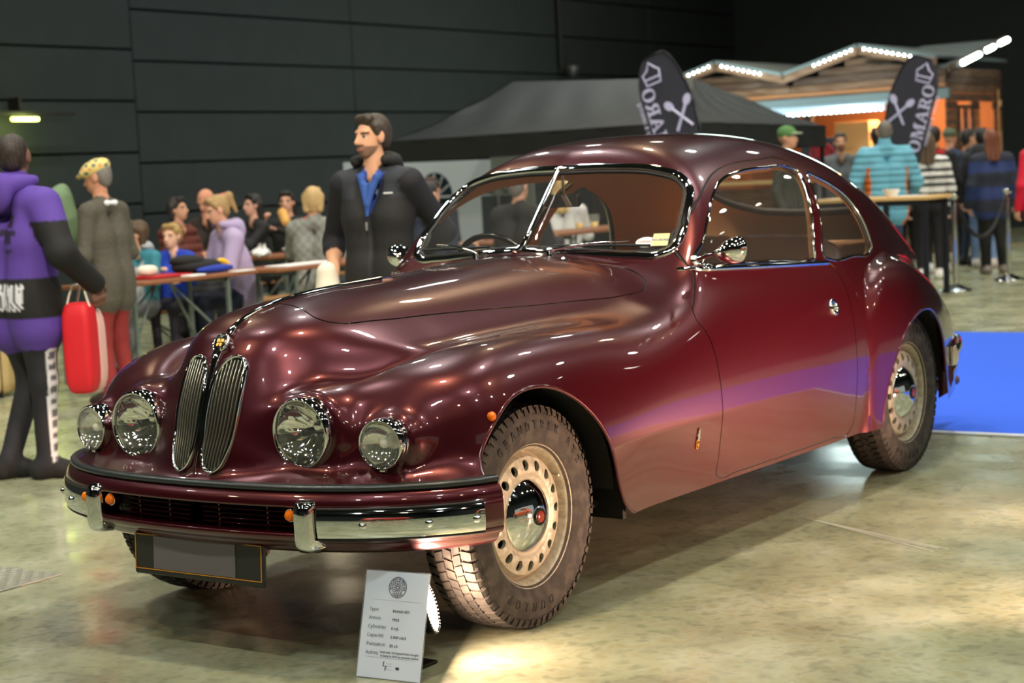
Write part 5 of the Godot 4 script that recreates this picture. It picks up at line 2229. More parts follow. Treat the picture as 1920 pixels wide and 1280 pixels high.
func flag(at: Vector3, back: bool, tilt: float, label: String):
	var t := thing("teardrop_flag", label, "flag", at)
	# local frame: the flag's face looks to -x; u runs to +z (picture right), v up
	var s := 1.0 if back else -1.0
	var out := smooth([v2(0.0, 0.35), v2(-0.04, 1.0), v2(-0.10, 1.7), v2(-0.26, 2.2), v2(-0.46, 2.42), v2(-0.66, 2.36), v2(-0.72, 2.16), v2(-0.62, 1.75), v2(-0.42, 1.1), v2(-0.16, 0.45)], 6, true)
	var g := Geo.new()
	var pts := []
	for q in out: pts.append(Vector2(q.x * s, q.y))
	plate(g, pts, 0.0, 0.006)
	var tf := Transform3D(Basis(Vector3(0, 0, 1), Vector3(0, 1, 0), Vector3(-1, 0, 0)), Vector3.ZERO)
	g.xf(tf)
	put(g, "cloth", M.flag_cloth, t)
	# pole along the curved side
	g = Geo.new()
	var pole := []
	for q in [v2(0.0, 0.02), v2(0.0, 0.35), v2(-0.035, 1.0), v2(-0.095, 1.7), v2(-0.25, 2.2), v2(-0.45, 2.43), v2(-0.66, 2.37)]: pole.append(tf * Vector3(q.x * s, q.y, 0.0))
	g.tube(smooth(pole, 5), 0.012, false, 8)
	put(g, "pole", M.dark_metal, t)
	g = Geo.new()
	g.box(Vector3(0, 0.015, 0), Vector3(0.4, 0.03, 0.4), 0.01)
	put(g, "foot", M.dark_metal, t)
	# print: lettering up the slanted edge, crossed spoons, pot emblem
	g = Geo.new()
	var axis := Vector3(-0.30 * s, 1.0, 0).normalized()
	var side := Vector3(axis.y, -axis.x, 0)
	var o := Vector3(-0.525 * s, 1.75, 0.012)
	var mirror := -1.0 if back else 1.0
	# letters read upward; on the flag seen from behind they are mirrored
	var bs := Basis(axis, -side * mirror, Vector3(0, 0, 1))
	glyphs(g, "OMARO", 0.138, tf * Transform3D(bs, o))
	glyphs(g, "restaurant & catering", 0.042, tf * Transform3D(bs, o + side * (-0.115 * s)), "Droid Sans", 400)
	for k in 2:
		var d := (axis * 0.8 + side * (0.6 if k else -0.6)).normalized()
		var c := Vector3(-0.27 * s, 1.83, 0.01)
		g.tube([tf * (c - d * 0.14), tf * (c + d * 0.13)], 0.014, false, 6)
		var e := c + d * 0.165
		var pr := []
		for j in 14:
			var a := TAU * j / 14
			pr.append(Vector2(e.x, e.y) + Vector2(d.x, d.y) * cos(a) * 0.055 + Vector2(-d.y, d.x) * sin(a) * 0.038)
		var gg := Geo.new()
		plate(gg, pr, 0.004, 0.014)
		gg.xf(tf)
		var b := g.v.size()
		for j in gg.v.size(): g.add(gg.v[j], gg.n[j])
		for j in gg.i: g.i.append(b + j)
	var c2 := Vector3(-0.565 * s, 2.21, 0.01)
	var pot := []
	for q in [v2(-0.10, -0.08), v2(0.09, -0.08), v2(0.11, 0.06), v2(0.06, 0.10), v2(0.0, 0.17), v2(-0.05, 0.09), v2(-0.12, 0.05)]: pot.append(tf * (c2 + (axis * q.y + side * q.x * s) * 0.8))
	g.tube(pot, 0.010, true, 6)
	g.tube([tf * (c2 + side * (-0.08 * s) - axis * 0.01), tf * (c2 + side * (0.08 * s) - axis * 0.01)], 0.010, false, 6)
	put(g, "print", M.flag_print, t)

# ---------------------------------------------------------------- barrier and high table
func build_barrier():
	var posts := [Vector3(12.56, 0, -2.65), Vector3(13.9, 0, -2.57), Vector3(14.6, 0, -1.4)]
	var labs := ["brass-toned chrome barrier post nearest the high table", "chrome barrier post at the far end of the slack black rope", "chrome barrier post at the right edge behind the rope"]
	for k in 3:
		var t := thing("barrier_post", labs[k], "barrier post", posts[k], 0.0, "chrome rope barrier posts")
		var id := Transform3D(Basis(Vector3.RIGHT, -PI / 2), Vector3.ZERO)
		var g := Geo.new()
		g.lathe([v2(0.0, 0.16), v2(0.012, 0.16), v2(0.022, 0.14), v2(0.05, 0.06), v2(0.07, 0.034)], id, 28)
		put(g, "base", M.chrome, t)
		g = Geo.new()
		g.lathe([v2(0.06, 0.03), v2(0.92, 0.03)], id, 20)
		put(g, "shaft", M.chrome, t)
		g = Geo.new()
		g.lathe([v2(0.84, 0.036), v2(0.90, 0.036), v2(0.905, 0.030), v2(0.915, 0.030), v2(0.93, 0.046), v2(0.955, 0.046), v2(0.97, 0.03), v2(0.974, 0.001)], id, 20)
		put(g, "cap", M.chrome, t)
	for k in 2:
		var a: Vector3 = posts[k] + (posts[k + 1] - posts[k]).normalized() * 0.058 + Vector3(0, 0.86, 0)
		var b: Vector3 = posts[k + 1] - (posts[k + 1] - posts[k]).normalized() * 0.058 + Vector3(0, 0.86, 0)
		var path := []
		for j in 17:
			var f := j / 16.0
			path.append(a.lerp(b, f) - Vector3(0, 0.36 * 4 * f * (1 - f), 0))
		var g := Geo.new()
		g.tube(path, 0.020, false, 10)
		var o := put(g, "barrier_rope", M.rope)
		tag(o, ["slack black rope hanging between the two nearer chrome posts", "black rope running off from the far chrome post to the right"][k], "rope")
	var t := thing("high_table", "tall bar table with pale wooden top and dark steel legs", "table", Vector3(12.05, 0, -3.2))
	var g := Geo.new()
	g.box(Vector3(0, 0.955, 0), Vector3(0.6, 0.035, 1.25), 0.006)
	put(g, "table_top", M.light_wood, t)
	for q in [[-0.26, -0.55], [-0.26, 0.55], [0.26, -0.55], [0.26, 0.55], [-0.26, 0.16]]:
		g = Geo.new()
		g.box(Vector3(q[0], 0.47, q[1]), Vector3(0.05, 0.94, 0.05), 0.004)
		put(g, "leg", M.black_steel, t)
	g = Geo.new()
	g.box(Vector3(-0.26, 0.91, 0), Vector3(0.04, 0.05, 1.1), 0.004)
	g.box(Vector3(0.26, 0.91, 0), Vector3(0.04, 0.05, 1.1), 0.004)
	put(g, "apron_rail", M.black_steel, t)
	g = Geo.new()
	g.lathe([v2(0.0, 0.05), v2(0.07, 0.085), v2(0.074, 0.083), v2(0.01, 0.045), v2(0.01, 0.001)], Transform3D(Basis(Vector3.RIGHT, -PI / 2), Vector3(11.95, 0.9725, -3.05)), 24)
	tag(put(g, "paper_bowl", M.white_plastic), "white paper bowl on the tall bar table", "bowl")
	g = Geo.new()
	g.box(Vector3(12.0, 0.976, -2.86), Vector3(0.2, 0.006, 0.28), 0.001)
	tag(put(g, "napkin", M.paper), "flat white napkin on the tall bar table", "napkin")

# ---------------------------------------------------------------- beer tables and benches
func beer_table(at: Vector3, turn: float, length: float, label: String, bench := false, h := 0.76):
	var t := thing("beer_bench" if bench else "beer_table", label, "bench" if bench else "table", at, turn, "folding benches" if bench else "folding beer tables")
	var w := 0.25 if bench else 0.52
	var m: Material = M.bench_wood if bench else M.table_wood
	var nb := 2 if bench else 4
	for k in nb:
		var g := Geo.new()
		g.box(Vector3(0, h - 0.014, (k - (nb - 1) / 2.0) * w / nb), Vector3(length, 0.028, w / nb - 0.003), 0.006)
		put(g, "board", m, t)
	for s in [-1.0, 1.0]:
		var x: float = s * (length / 2 - 0.28)
		var g := Geo.new()
		for z in [-w * 0.38, w * 0.38]:
			g.box(Vector3(x, (h - 0.03) / 2, z), Vector3(0.03, h - 0.03, 0.03), 0.004)
		g.box(Vector3(x, h - 0.05, 0), Vector3(0.03, 0.03, w * 0.8), 0.004)
		g.box(Vector3(x, h * 0.35, 0), Vector3(0.025, 0.025, w * 0.76), 0.004)
		put(g, "leg_frame", M.frame_green, t)
		g = Geo.new()
		g.tube([Vector3(x, h * 0.36, -w * 0.3), Vector3(x - s * 0.4, h - 0.04, 0.0)], 0.010, false, 6)
		g.tube([Vector3(x, h * 0.36, w * 0.3), Vector3(x - s * 0.4, h - 0.04, 0.0)], 0.010, false, 6)
		put(g, "brace", M.frame_green, t)

func build_tables():
	beer_table(Vector3(4.74, 0, -5.70), 0.0, 1.5, "long brown folding table at which the children sit")
	beer_table(Vector3(5.0, 0, -6.35), 0.0, 1.7, "low folding bench under the two children", true, 0.47)
	beer_table(Vector3(6.25, 0, -5.55), 0.0, 1.45, "brown folding table before the woman in grey check jacket")
	beer_table(Vector3(7.05, 0, -6.2), 0.0, 1.9, "pale wooden bench under the woman in grey check jacket", true, 0.47)
	beer_table(Vector3(8.40, 0, -7.25), 0.0, 2.2, "far folding table where two dark-haired women eat")
	beer_table(Vector3(8.4, 0, -8.1), 0.0, 2.4, "bench by the wall under the two dark-haired women", true, 0.47)
	beer_table(Vector3(9.3, 0, -4.75), 0.0, 2.2, "folding table with a beer glass seen through the windscreen", false, 0.86)
	beer_table(Vector3(9.9, 0, -6.05), 0.0, 1.8, "folding table in front of the man with glasses")
	# things on the children's table
	var g := Geo.new()
	g.box(Vector3(4.72, 0.772, -5.72), Vector3(0.42, 0.018, 0.30), 0.006)
	tag(put(g, "red_tray", M.red_tray), "red food tray in front of the girl", "tray")
	g = Geo.new()
	cushion(g, Vector3(4.62, 0.82, -5.72), Vector3(0.16, 0.08, 0.12), 2.5)
	tag(put(g, "bread_roll", M.white_cloth), "pale bread roll on the red tray", "bread roll")
	g = Geo.new()
	g.box(Vector3(4.86, 0.766, -5.50), Vector3(0.16, 0.012, 0.1), 0.003)
	tag(put(g, "napkin", M.paper), "white napkin between tray and dark jacket on table", "napkin")
	var jk := thing("folded_jacket", "black and blue jacket heaped on the children's table", "jacket", Vector3(5.16, 0.76, -5.76))
	g = Geo.new()
	cushion(g, Vector3(0, 0.055, 0), Vector3(0.46, 0.11, 0.30), 2.4, Basis(Vector3.UP, 0.2))
	cushion(g, Vector3(-0.10, 0.10, 0.0), Vector3(0.26, 0.09, 0.24), 2.2, Basis(Vector3.UP, -0.4))
	put(g, "dark_part", M.black_cloth, jk)
	g = Geo.new()
	cushion(g, Vector3(0.06, 0.03, 0.13), Vector3(0.42, 0.06, 0.09), 2.4, Basis(Vector3.UP, 0.1))
	put(g, "blue_part", M.blue_cloth, jk)
	g = Geo.new()
	g.box(Vector3(5.36, 0.764, -5.49), Vector3(0.20, 0.008, 0.09), 0.002)
	tag(put(g, "paper_sheet", M.paper), "white paper lying at the end of the children's table", "paper")
	var bn := []
	var br := []
	for k in 9:
		var a := lerpf(-0.2, 1.6, k / 8.0)
		bn.append(Vector3(5.42, 0.79, -5.78) + Vector3(sin(a) * 0.10, 0.03 + 0.07 * cos(a) - 0.05, 0.0))
		br.append(0.006 + 0.018 * sin(PI * (k + 0.5) / 9.0))
	g = Geo.new()
	g.tube(bn, br, false, 8)
	tag(put(g, "banana", M.yellow), "yellow banana on the table in front of the lilac coat", "banana")
	# second table: papers
	g = Geo.new()
	g.box(Vector3(6.05, 0.766, -5.5), Vector3(0.62, 0.01, 0.22), 0.002)
	tag(put(g, "paper_sheet", M.paper), "long white paper on the table behind the lilac coat", "paper")
	# third table: crumpled wraps and cups
	for q in [[7.35, -7.12, 0.10], [7.85, -7.15, 0.13]]:
		g = Geo.new()
		var rows := []
		for r in 7:
			var row := []
			for k in 14:
				var a := TAU * k / 14
				var rr: float = q[2] * (0.55 + 0.3 * sin(r * 0.9)) * (1.0 + 0.25 * sin(a * 3.0 + r))
				row.append(Vector3(q[0] + cos(a) * rr, 0.762 + r * 0.016 * (1.0 + 0.3 * sin(a * 5.0)), q[1] + sin(a) * rr))
			rows.append(row)
		g.grid(rows, true, false, true)
		var lab := "crumpled white wrapper on the far table beside the lilac hood" if q[0] < 7.5 else "crumpled white wrapper on the far table by the grey jacket"
		tag(put(g, "food_wrapper", M.paper), lab, "wrapper", "crumpled wrappers on the far table")
	# beer glass seen through the windscreen
	for q in [[8.98, -4.62, "stubby beer glass on the table seen through the windscreen"], [8.86, -4.70, "second beer glass half hidden behind the first, through the windscreen"]]:
		var bg := thing("beer_glass", q[2], "glass", Vector3(q[0], 0.86, q[1]), 0.0, "beer glasses")
		g = Geo.new()
		g.lathe([v2(0.0, 0.035), v2(0.13, 0.05), v2(0.13, 0.047), v2(0.012, 0.032), v2(0.012, 0.001)], Transform3D(Basis(Vector3.RIGHT, -PI / 2), Vector3.ZERO), 20)
		put(g, "tumbler", M.clear_glass, bg)
		g = Geo.new()
		g.lathe([v2(0.014, 0.031), v2(0.06, 0.037), v2(0.06, 0.001)], Transform3D(Basis(Vector3.RIGHT, -PI / 2), Vector3.ZERO), 20)
		put(g, "beer", M.beer, bg)
	# straw bales behind the man in the hoodie
	for q in [[3.45, -6.45, 0.1, "lower straw bale behind the man in the flat cap"], [2.55, -6.25, -0.1, "straw bale at the left behind the purple hoodie"]]:
		var b := thing("straw_bale", q[3], "straw bale", Vector3(q[0], 0, q[1]), q[2], "straw bales")
		g = Geo.new()
		cushion(g, Vector3(0, 0.21, 0), Vector3(0.85, 0.42, 0.45), 7.0, Basis(), 5)
		put(g, "straw", M.straw, b)
		g = Geo.new()
		for x in [-0.2, 0.2]:
			g = Geo.new()
			g.box(Vector3(x, 0.21, 0), Vector3(0.012, 0.43, 0.46), 0.004)
			put(g, "twine", M.rope, b)

# ---------------------------------------------------------------- things behind the viewer that the paint mirrors
func build_reflected():
	# pale partition of the stand opposite
	var w := thing("white_partition", "pale booth partition opposite the car, mirrored along its wing", "partition", Vector3(0, 0, 11.0))
	for k in 8:
		var g := Geo.new()
		g.box(Vector3(-2.0 + k * 1.25, 1.45, 0), Vector3(1.235, 2.5, 0.05), 0.006)
		put(g, "panel", M.tent_white, w)
		g = Geo.new()
		g.box(Vector3(-2.62 + k * 1.25, 1.35, 0.0), Vector3(0.04, 2.7, 0.08), 0.004)
		put(g, "post", M.pole, w)
	# stage spots on a truss behind the viewer, turned to the food court
	for q in [[Vector3(4.0, 6.6, 4.5), Vector3(14.5, 1.0, -3.6), "left"], [Vector3(1.0, 6.6, 6.5), Vector3(6.5, 0.8, -6.5), "middle"], [Vector3(-4.0, 6.6, 3.0), Vector3(2.6, 1.0, -3.2), "right"]]:
		truss_spot(q[0], q[1], "stage spotlight on the truss behind the viewer, %s of three" % q[2])
	# lamps on the floor beside the car, beyond the right edge of the picture
	side_lamp_stand(Vector3(0.75, 0, 2.75), Vector3(0.9, 0.55, 0.82), "floor lamp outside the picture that warms the car's door")
	side_lamp_stand(Vector3(2.35, 0, 2.45), Vector3(1.9, 0.5, 0.82), "floor lamp outside the picture that lights the rear wing")

func build_mirrored_cars():
	for q in [[Vector3(-1.3, 0, 6.6), 0.0, "orange_paint", "orange coupe parked behind the viewer, mirrored in the front wing and hub cap"], [Vector3(-10.0, 0, 6.6), PI / 2, "red_paint", "red coupe parked behind the viewer, mirrored in the chrome bumper"]]:
		var c: Node3D = car.duplicate()
		c.name = numbered("vintage_car")
		add_child(c)
		c.position = q[0]
		c.rotation.y = q[1]
		c.set_meta("label", q[3])
		for k in c.find_children("*", "MeshInstance3D", true, false):
			if k.mesh.surface_get_material(0) == M.car_paint: k.material_override = M[q[2]]

func truss_spot(at: Vector3, aim: Vector3, label: String):
	var f := thing("stage_spotlight", label, "spotlight", at, 0.0, "stage spotlights")
	var n := (aim - at).normalized()
	var bx := Vector3.UP.cross(n).normalized()
	var fr := Transform3D(Basis(bx, n.cross(bx), n), Vector3.ZERO)
	var g := Geo.new()
	g.lathe([v2(-0.30, 0.001), v2(-0.30, 0.09), v2(-0.05, 0.13), v2(0.0, 0.14), v2(0.002, 0.12)], fr, 24)
	put(g, "housing", M.lamp_housing, f)
	g = Geo.new()
	g.lathe([v2(-0.002, 0.125), v2(-0.001, 0.12), v2(0.0, 0.001)], fr, 24)
	put(g, "lit_face", M.lamp_glow, f)
	g = Geo.new()
	g.tube([Vector3(0, 0.1, 0), Vector3(0, 2.39, 0)], 0.02, false, 8)
	put(g, "drop_pipe", M.lamp_housing, f)
	var l := SpotLight3D.new()
	l.name = "stage_light"
	l.light_color = Color(1.0, 0.95, 0.88)
	l.light_energy = 70.0
	l.light_size = 0.11
	l.spot_angle = 24.0
	l.spot_angle_attenuation = 1.0
	l.spot_range = 60.0
	l.spot_attenuation = 2.0
	l.shadow_enabled = true
	l.transform = Transform3D(Basis(-bx, n.cross(bx), -n), n * 0.02)
	f.add_child(l)

func side_lamp_stand(at: Vector3, aim: Vector3, label: String):
	var f := thing("floor_lamp", label, "lamp", at)
	var n := (aim - at - Vector3(0, 0.16, 0)).normalized()
	var bx := Vector3.UP.cross(n).normalized()
	var fr := Transform3D(Basis(bx, n.cross(bx), n), Vector3(0, 0.16, 0))
	var g := Geo.new()
	g.lathe([v2(-0.05, 0.001), v2(-0.05, 0.05), v2(-0.02, 0.072), v2(0.0, 0.075), v2(0.004, 0.073), v2(0.002, 0.068)], fr, 36)
	put(g, "housing", M.dark_metal, f)
	g = Geo.new()
	g.lathe([v2(0.0, 0.067), v2(0.001, 0.066), v2(0.002, 0.001)], fr, 36)
	put(g, "lit_face", M.spot_glow, f)
	g = Geo.new()
	g.tube([Vector3(0, 0.15, 0) - n * 0.05, Vector3(0, 0.08, 0) - n * 0.07, Vector3(0, 0.006, 0) - n * 0.07], 0.008, false, 8)
	g.box(Vector3(0, 0.005, 0) - n * 0.07, Vector3(0.10, 0.01, 0.10), 0.003)
	put(g, "stand", M.dark_metal, f)
	var l := SpotLight3D.new()
	l.name = "floor_lamp_light"
	l.light_color = Color(1.0, 0.80, 0.68)
	l.light_energy = 13.0
	l.light_size = 0.06
	l.spot_angle = 38.0
	l.spot_angle_attenuation = 1.0
	l.spot_range = 40.0
	l.spot_attenuation = 2.0
	l.shadow_enabled = true
	l.transform = Transform3D(Basis(-bx, n.cross(bx), -n), fr.origin + n * 0.01)
	f.add_child(l)

# ================================================================ placard and floor lamp in front of the car
func build_front():
	var o := Vector3(-0.654, 0, 0.659)
	var ux := Vector3(0.10, 0, 0.995).normalized()
	var uy := Vector3(0.085, 0.285, 0.0)
	uy = (uy - ux * uy.dot(ux)).normalized()
	var uz := ux.cross(uy)
	var t := thing("placard", "white information placard in a clear stand before the bumper", "sign", o)
	t.basis = Basis(ux, uy, uz)
	var g := Geo.new()
	g.box(Vector3(0, 0.151, -0.0016), Vector3(0.214, 0.302, 0.002), 0.0)
	g.box(Vector3(0, 0.151, 0.0022), Vector3(0.214, 0.302, 0.0016), 0.0)
	g.xf(Transform3D())
	put(g, "acrylic_sheet", M.acrylic, t)
	g = Geo.new()
	var inv := Basis(ux, uy, uz).inverse()
	var rows := []
	for q in [[0.0, 0.001], [0.09, 0.001]]:
		rows.append([inv * (-ux * 0.107 + Vector3(q[0], q[1], 0)), inv * (ux * 0.107 + Vector3(q[0], q[1], 0))])
	g.grid(rows)
	put(g, "acrylic_foot", M.acrylic, t)
	g = Geo.new()
	g.box(Vector3(0, 0.151, 0.0), Vector3(0.208, 0.296, 0.001), 0.0)
	put(g, "card", M.placard, t)
	var z := 0.0008
	var line := func(y: float):
		var q := Geo.new()
		q.box(Vector3(0, y, z), Vector3(0.165, 0.0006, 0.0004))
		put(q, "rule", M.ink_grey, t)
	line.call(0.219)
	line.call(0.060)
	var rowsT := [["Type:", "Bristol 401", 0.192], ["Année:", "1953", 0.168], ["Cylindrée:", "6 cyl.", 0.144], ["Capacité:", "2.000 cm3", 0.120], ["Puissance:", "85 ch", 0.096], ["Autres:", "", 0.072]]
	for r in rowsT:
		letters(r[0], 0.0100, Transform3D(Basis(), Vector3(-0.082, r[2], z)), M.ink, "heading", t, "Droid Sans", 400, HORIZONTAL_ALIGNMENT_LEFT)
		if r[1]: letters(r[1], 0.0080, Transform3D(Basis(), Vector3(-0.005, r[2] - 0.002, z)), M.ink, "entry", t, "Droid Sans", 700, HORIZONTAL_ALIGNMENT_LEFT)
	letters("Sold new  in England then bought", 0.0058, Transform3D(Basis(), Vector3(-0.034, 0.0755, z)), M.ink, "entry", t, "Droid Sans", 700, HORIZONTAL_ALIGNMENT_LEFT)
	letters("in Italy in 2016 by present owner.", 0.0058, Transform3D(Basis(), Vector3(-0.032, 0.0655, z)), M.ink, "entry", t, "Droid Sans", 700, HORIZONTAL_ALIGNMENT_LEFT)
	# round club emblem: rings, spokes, lettering around
	g = Geo.new()
	var c := Vector3(0.004, 0.256, z)
	for rr in [[0.0285, 0.0011], [0.018, 0.0009], [0.0045, 0.0012]]:
		g.tube(ring(rr[0], 40, 0.0).map(func(q): return c + Vector3(q.x, q.y, 0)), rr[1], true, 6)
	for k in 14:
		var a := TAU * k / 14
		g.tube([c + Vector3(cos(a), sin(a), 0) * 0.007, c + Vector3(cos(a), sin(a), 0) * 0.016], 0.0011, false, 5)
	var ring_text := "BRITISH SPORTS CAR OWNERS CLUB"
	for k in ring_text.length():
		if ring_text[k] == " ": continue
		var a := deg_to_rad(-105.0 + k * 210.0 / (ring_text.length() - 1))
		var b := Basis(Vector3(cos(a), -sin(a), 0), Vector3(sin(a), cos(a), 0), Vector3(0, 0, 1))
		glyphs(g, ring_text[k], 0.0052, Transform3D(b, c + b.y * 0.0232) * Transform3D(Basis().scaled(Vector3(1, 1, 0.1)), Vector3.ZERO), "Droid Sans", 700)
	for k in 10:
		var a := deg_to_rad(140.0 + k * 80.0 / 9.0)
		var b := Basis(Vector3(-cos(a), sin(a), 0), Vector3(-sin(a), -cos(a), 0), Vector3(0, 0, 1))
		glyphs(g, "LUXEMBOURG"[9 - k], 0.0050, Transform3D(b, c - b.y * 0.0232) * Transform3D(Basis().scaled(Vector3(1, 1, 0.1)), Vector3.ZERO), "Droid Sans", 700)
	put(g, "club_emblem", M.ink, t)
	# logos at the foot
	letters("I.", 0.013, Transform3D(Basis(), Vector3(-0.016, 0.043, z)), M.ink_red, "logo_letter", t)
	letters("F", 0.013, Transform3D(Basis(), Vector3(-0.010, 0.031, z)), M.ink_blue, "logo_letter", t)
	g = Geo.new()
	for q in [[0.0, 0.045, 0.020], [0.0, 0.039, 0.018], [0.004, 0.0285, 0.016]]:
		g.box(Vector3(q[0], q[1], z), Vector3(q[2], 0.0008, 0.0004))
	put(g, "logo_line", M.ink_grey, t)
	g = Geo.new()
	g.lathe([v2(0, 0.0065), v2(0.0006, 0.0065), v2(0.0007, 0.0002)], Transform3D(Basis().scaled(Vector3(1, 0.65, 1)), Vector3(0.028, 0.034, z)), 20)
	put(g, "logo_disc", M.ink, t)
	# LED flood on the floor, aimed along the wing
	var f := thing("floor_lamp", "round lit floor lamp half hidden behind the placard", "lamp", Vector3(-0.475, 0, 0.685))
	var n := Vector3(0.45, 0.22, 0.86).normalized()
	var bx := Vector3.UP.cross(n).normalized()
	var fr := Transform3D(Basis(bx, n.cross(bx), n), Vector3(0, 0.165, 0))
	g = Geo.new()
	g.lathe([v2(-0.05, 0.001), v2(-0.05, 0.05), v2(-0.02, 0.072), v2(0.0, 0.075), v2(0.004, 0.073), v2(0.002, 0.068)], fr, 36)
	put(g, "housing", M.dark_metal, f)
	g = Geo.new()
	for k in 40:
		var a := TAU * k / 40
		g.box(fr * Vector3(cos(a) * 0.0705, sin(a) * 0.0705, 0.004), Vector3(0.004, 0.004, 0.003), 0.0, fr.basis)
	put(g, "rim_beads", M.chrome, f)
	g = Geo.new()
	g.lathe([v2(0.0, 0.067), v2(0.001, 0.066), v2(0.002, 0.001)], fr, 36)
	put(g, "lit_face", M.spot_glow, f)
	g = Geo.new()
	g.tube([Vector3(0, 0.15, 0) - n * 0.05, Vector3(-0.03, 0.08, -0.05), Vector3(-0.03, 0.006, -0.05)], 0.008, false, 8)
	g.box(Vector3(-0.03, 0.005, -0.05), Vector3(0.10, 0.01, 0.10), 0.003)
	put(g, "stand", M.dark_metal, f)
	var l := AreaLight3D.new()
	l.name = "floor_lamp_light"
	l.area_size = Vector2(0.115, 0.115)
	l.light_color = Color(1.0, 0.85, 0.74)
	l.light_energy = 1.5
	l.area_range = 30.0
	l.shadow_enabled = true
	var bz := -n
	l.transform = Transform3D(Basis(bx, n.cross(bx), n) * Basis(Vector3.UP, PI), fr.origin + n * 0.006)
	f.add_child(l)

# ================================================================ people: smooth fields meshed as surface nets
# a primitive is [kind, a, b, ra, rb, colour]; kind 0 a tapered capsule, 1 an ellipsoid (a centre, b radii, ra a Basis)
func cap(a: Vector3, b: Vector3, ra: float, rb: float, c) -> Array:
	return [0, a, b, ra, rb, c]

func ell(ctr: Vector3, rad: Vector3, c, basis := Basis()) -> Array:
	return [1, ctr, rad, basis, 0.0, c]

func blob(g: Geo, prims: Array, h: float, k: float):
	var lo := Vector3.ONE * 1e9
	var hi := -lo
	for p in prims:
		if p[0] == 0:
			for e in [[p[1], p[3]], [p[2], p[4]]]:
				lo = lo.min(e[0] - Vector3.ONE * e[1])
				hi = hi.max(e[0] + Vector3.ONE * e[1])
		else:
			var m: float = maxf(p[2].x, maxf(p[2].y, p[2].z))
			lo = lo.min(p[1] - Vector3.ONE * m)
			hi = hi.max(p[1] + Vector3.ONE * m)
	lo -= Vector3.ONE * (h * 2.5)
	hi += Vector3.ONE * (h * 2.5)
	var nx := int((hi.x - lo.x) / h) + 2
	var ny := int((hi.y - lo.y) / h) + 2
	var nz := int((hi.z - lo.z) / h) + 2
	var f := PackedFloat32Array()
	f.resize(nx * ny * nz)
	f.fill(9.0)
	var own := PackedByteArray()
	own.resize(nx * ny * nz)
	var raw := PackedFloat32Array()
	raw.resize(nx * ny * nz)
	raw.fill(9.0)
	var pad := h * 2.2 + k * 0.6
	for pi in prims.size():
		var p: Array = prims[pi]
		var bl: Vector3
		var bh: Vector3
		var is_cap: bool = p[0] == 0
		var pa: Vector3 = p[1]
		var pb: Vector3 = p[2]
		var ra := 0.0
		var rb := 0.0
		var inv := Basis()
		var mr := 0.0
		if is_cap:
			ra = p[3]
			rb = p[4]
			bl = (pa - Vector3.ONE * ra).min(pb - Vector3.ONE * rb)
			bh = (pa + Vector3.ONE * ra).max(pb + Vector3.ONE * rb)
		else:
			var bs: Basis = p[3]
			inv = bs.inverse()
			mr = minf(pb.x, minf(pb.y, pb.z))
			var ex := Vector3(Vector3(bs.x.x * pb.x, bs.y.x * pb.y, bs.z.x * pb.z).length(), Vector3(bs.x.y * pb.x, bs.y.y * pb.y, bs.z.y * pb.z).length(), Vector3(bs.x.z * pb.x, bs.y.z * pb.y, bs.z.z * pb.z).length())
			bl = pa - ex
			bh = pa + ex
		bl = (bl - Vector3.ONE * pad - lo) / h
		bh = (bh + Vector3.ONE * pad - lo) / h
		var ab := pb - pa
		var l2 := maxf(ab.length_squared(), 1e-9)
		for ix in range(maxi(int(bl.x), 0), mini(int(bh.x) + 1, nx - 1) + 1):
			for iy in range(maxi(int(bl.y), 0), mini(int(bh.y) + 1, ny - 1) + 1):
				var o := (ix * ny + iy) * nz
				for iz in range(maxi(int(bl.z), 0), mini(int(bh.z) + 1, nz - 1) + 1):
					var q := Vector3(lo.x + ix * h, lo.y + iy * h, lo.z + iz * h) - pa
					var d: float
					if is_cap:
						var t := clampf(q.dot(ab) / l2, 0.0, 1.0)
						d = (q - ab * t).length() - (ra + (rb - ra) * t)
					else:
						d = ((inv * q) / pb).length() - 1.0
						d *= mr
					var w := o + iz
					if d < raw[w]:
						raw[w] = d
						own[w] = pi
					var e := f[w]
					var hh := maxf(k - absf(d - e), 0.0) / k
					f[w] = minf(d, e) - hh * hh * k * 0.25
	var id := PackedInt32Array()
	id.resize(nx * ny * nz)
	id.fill(-1)
	var sx := ny * nz
	var sy := nz
	for ix in nx - 1:
		for iy in ny - 1:
			var o := (ix * ny + iy) * nz
			for iz in nz - 1:
				var w := o + iz
				var f0 := f[w]; var f1 := f[w + sx]; var f2 := f[w + sy]; var f3 := f[w + sx + sy]
				var f4 := f[w + 1]; var f5 := f[w + sx + 1]; var f6 := f[w + sy + 1]; var f7 := f[w + sx + sy + 1]
				var mn := minf(minf(minf(f0, f1), minf(f2, f3)), minf(minf(f4, f5), minf(f6, f7)))
				if mn >= 0.0: continue
				var mx := maxf(maxf(maxf(f0, f1), maxf(f2, f3)), maxf(maxf(f4, f5), maxf(f6, f7)))
				if mx < 0.0: continue
				var ff := [f0, f1, f2, f3, f4, f5, f6, f7]
				var sum := Vector3.ZERO
				var cnt := 0
				for e in EDGES:
					var fa: float = ff[e[0]]
					var fb: float = ff[e[1]]
					if (fa < 0) == (fb < 0): continue
					sum += e[2].lerp(e[3], fa / (fa - fb))
					cnt += 1
				var p := lo + (Vector3(ix, iy, iz) + sum / cnt) * h
				var nn := Vector3(f1 + f3 + f5 + f7 - f0 - f2 - f4 - f6, f2 + f3 + f6 + f7 - f0 - f1 - f4 - f5, f4 + f5 + f6 + f7 - f0 - f1 - f2 - f3)
				id[w] = g.add(p, nn.normalized())
				var c = prims[own[w]][5]
				if c is Callable: c = c.call(p)
				g.c.append(c.srgb_to_linear())
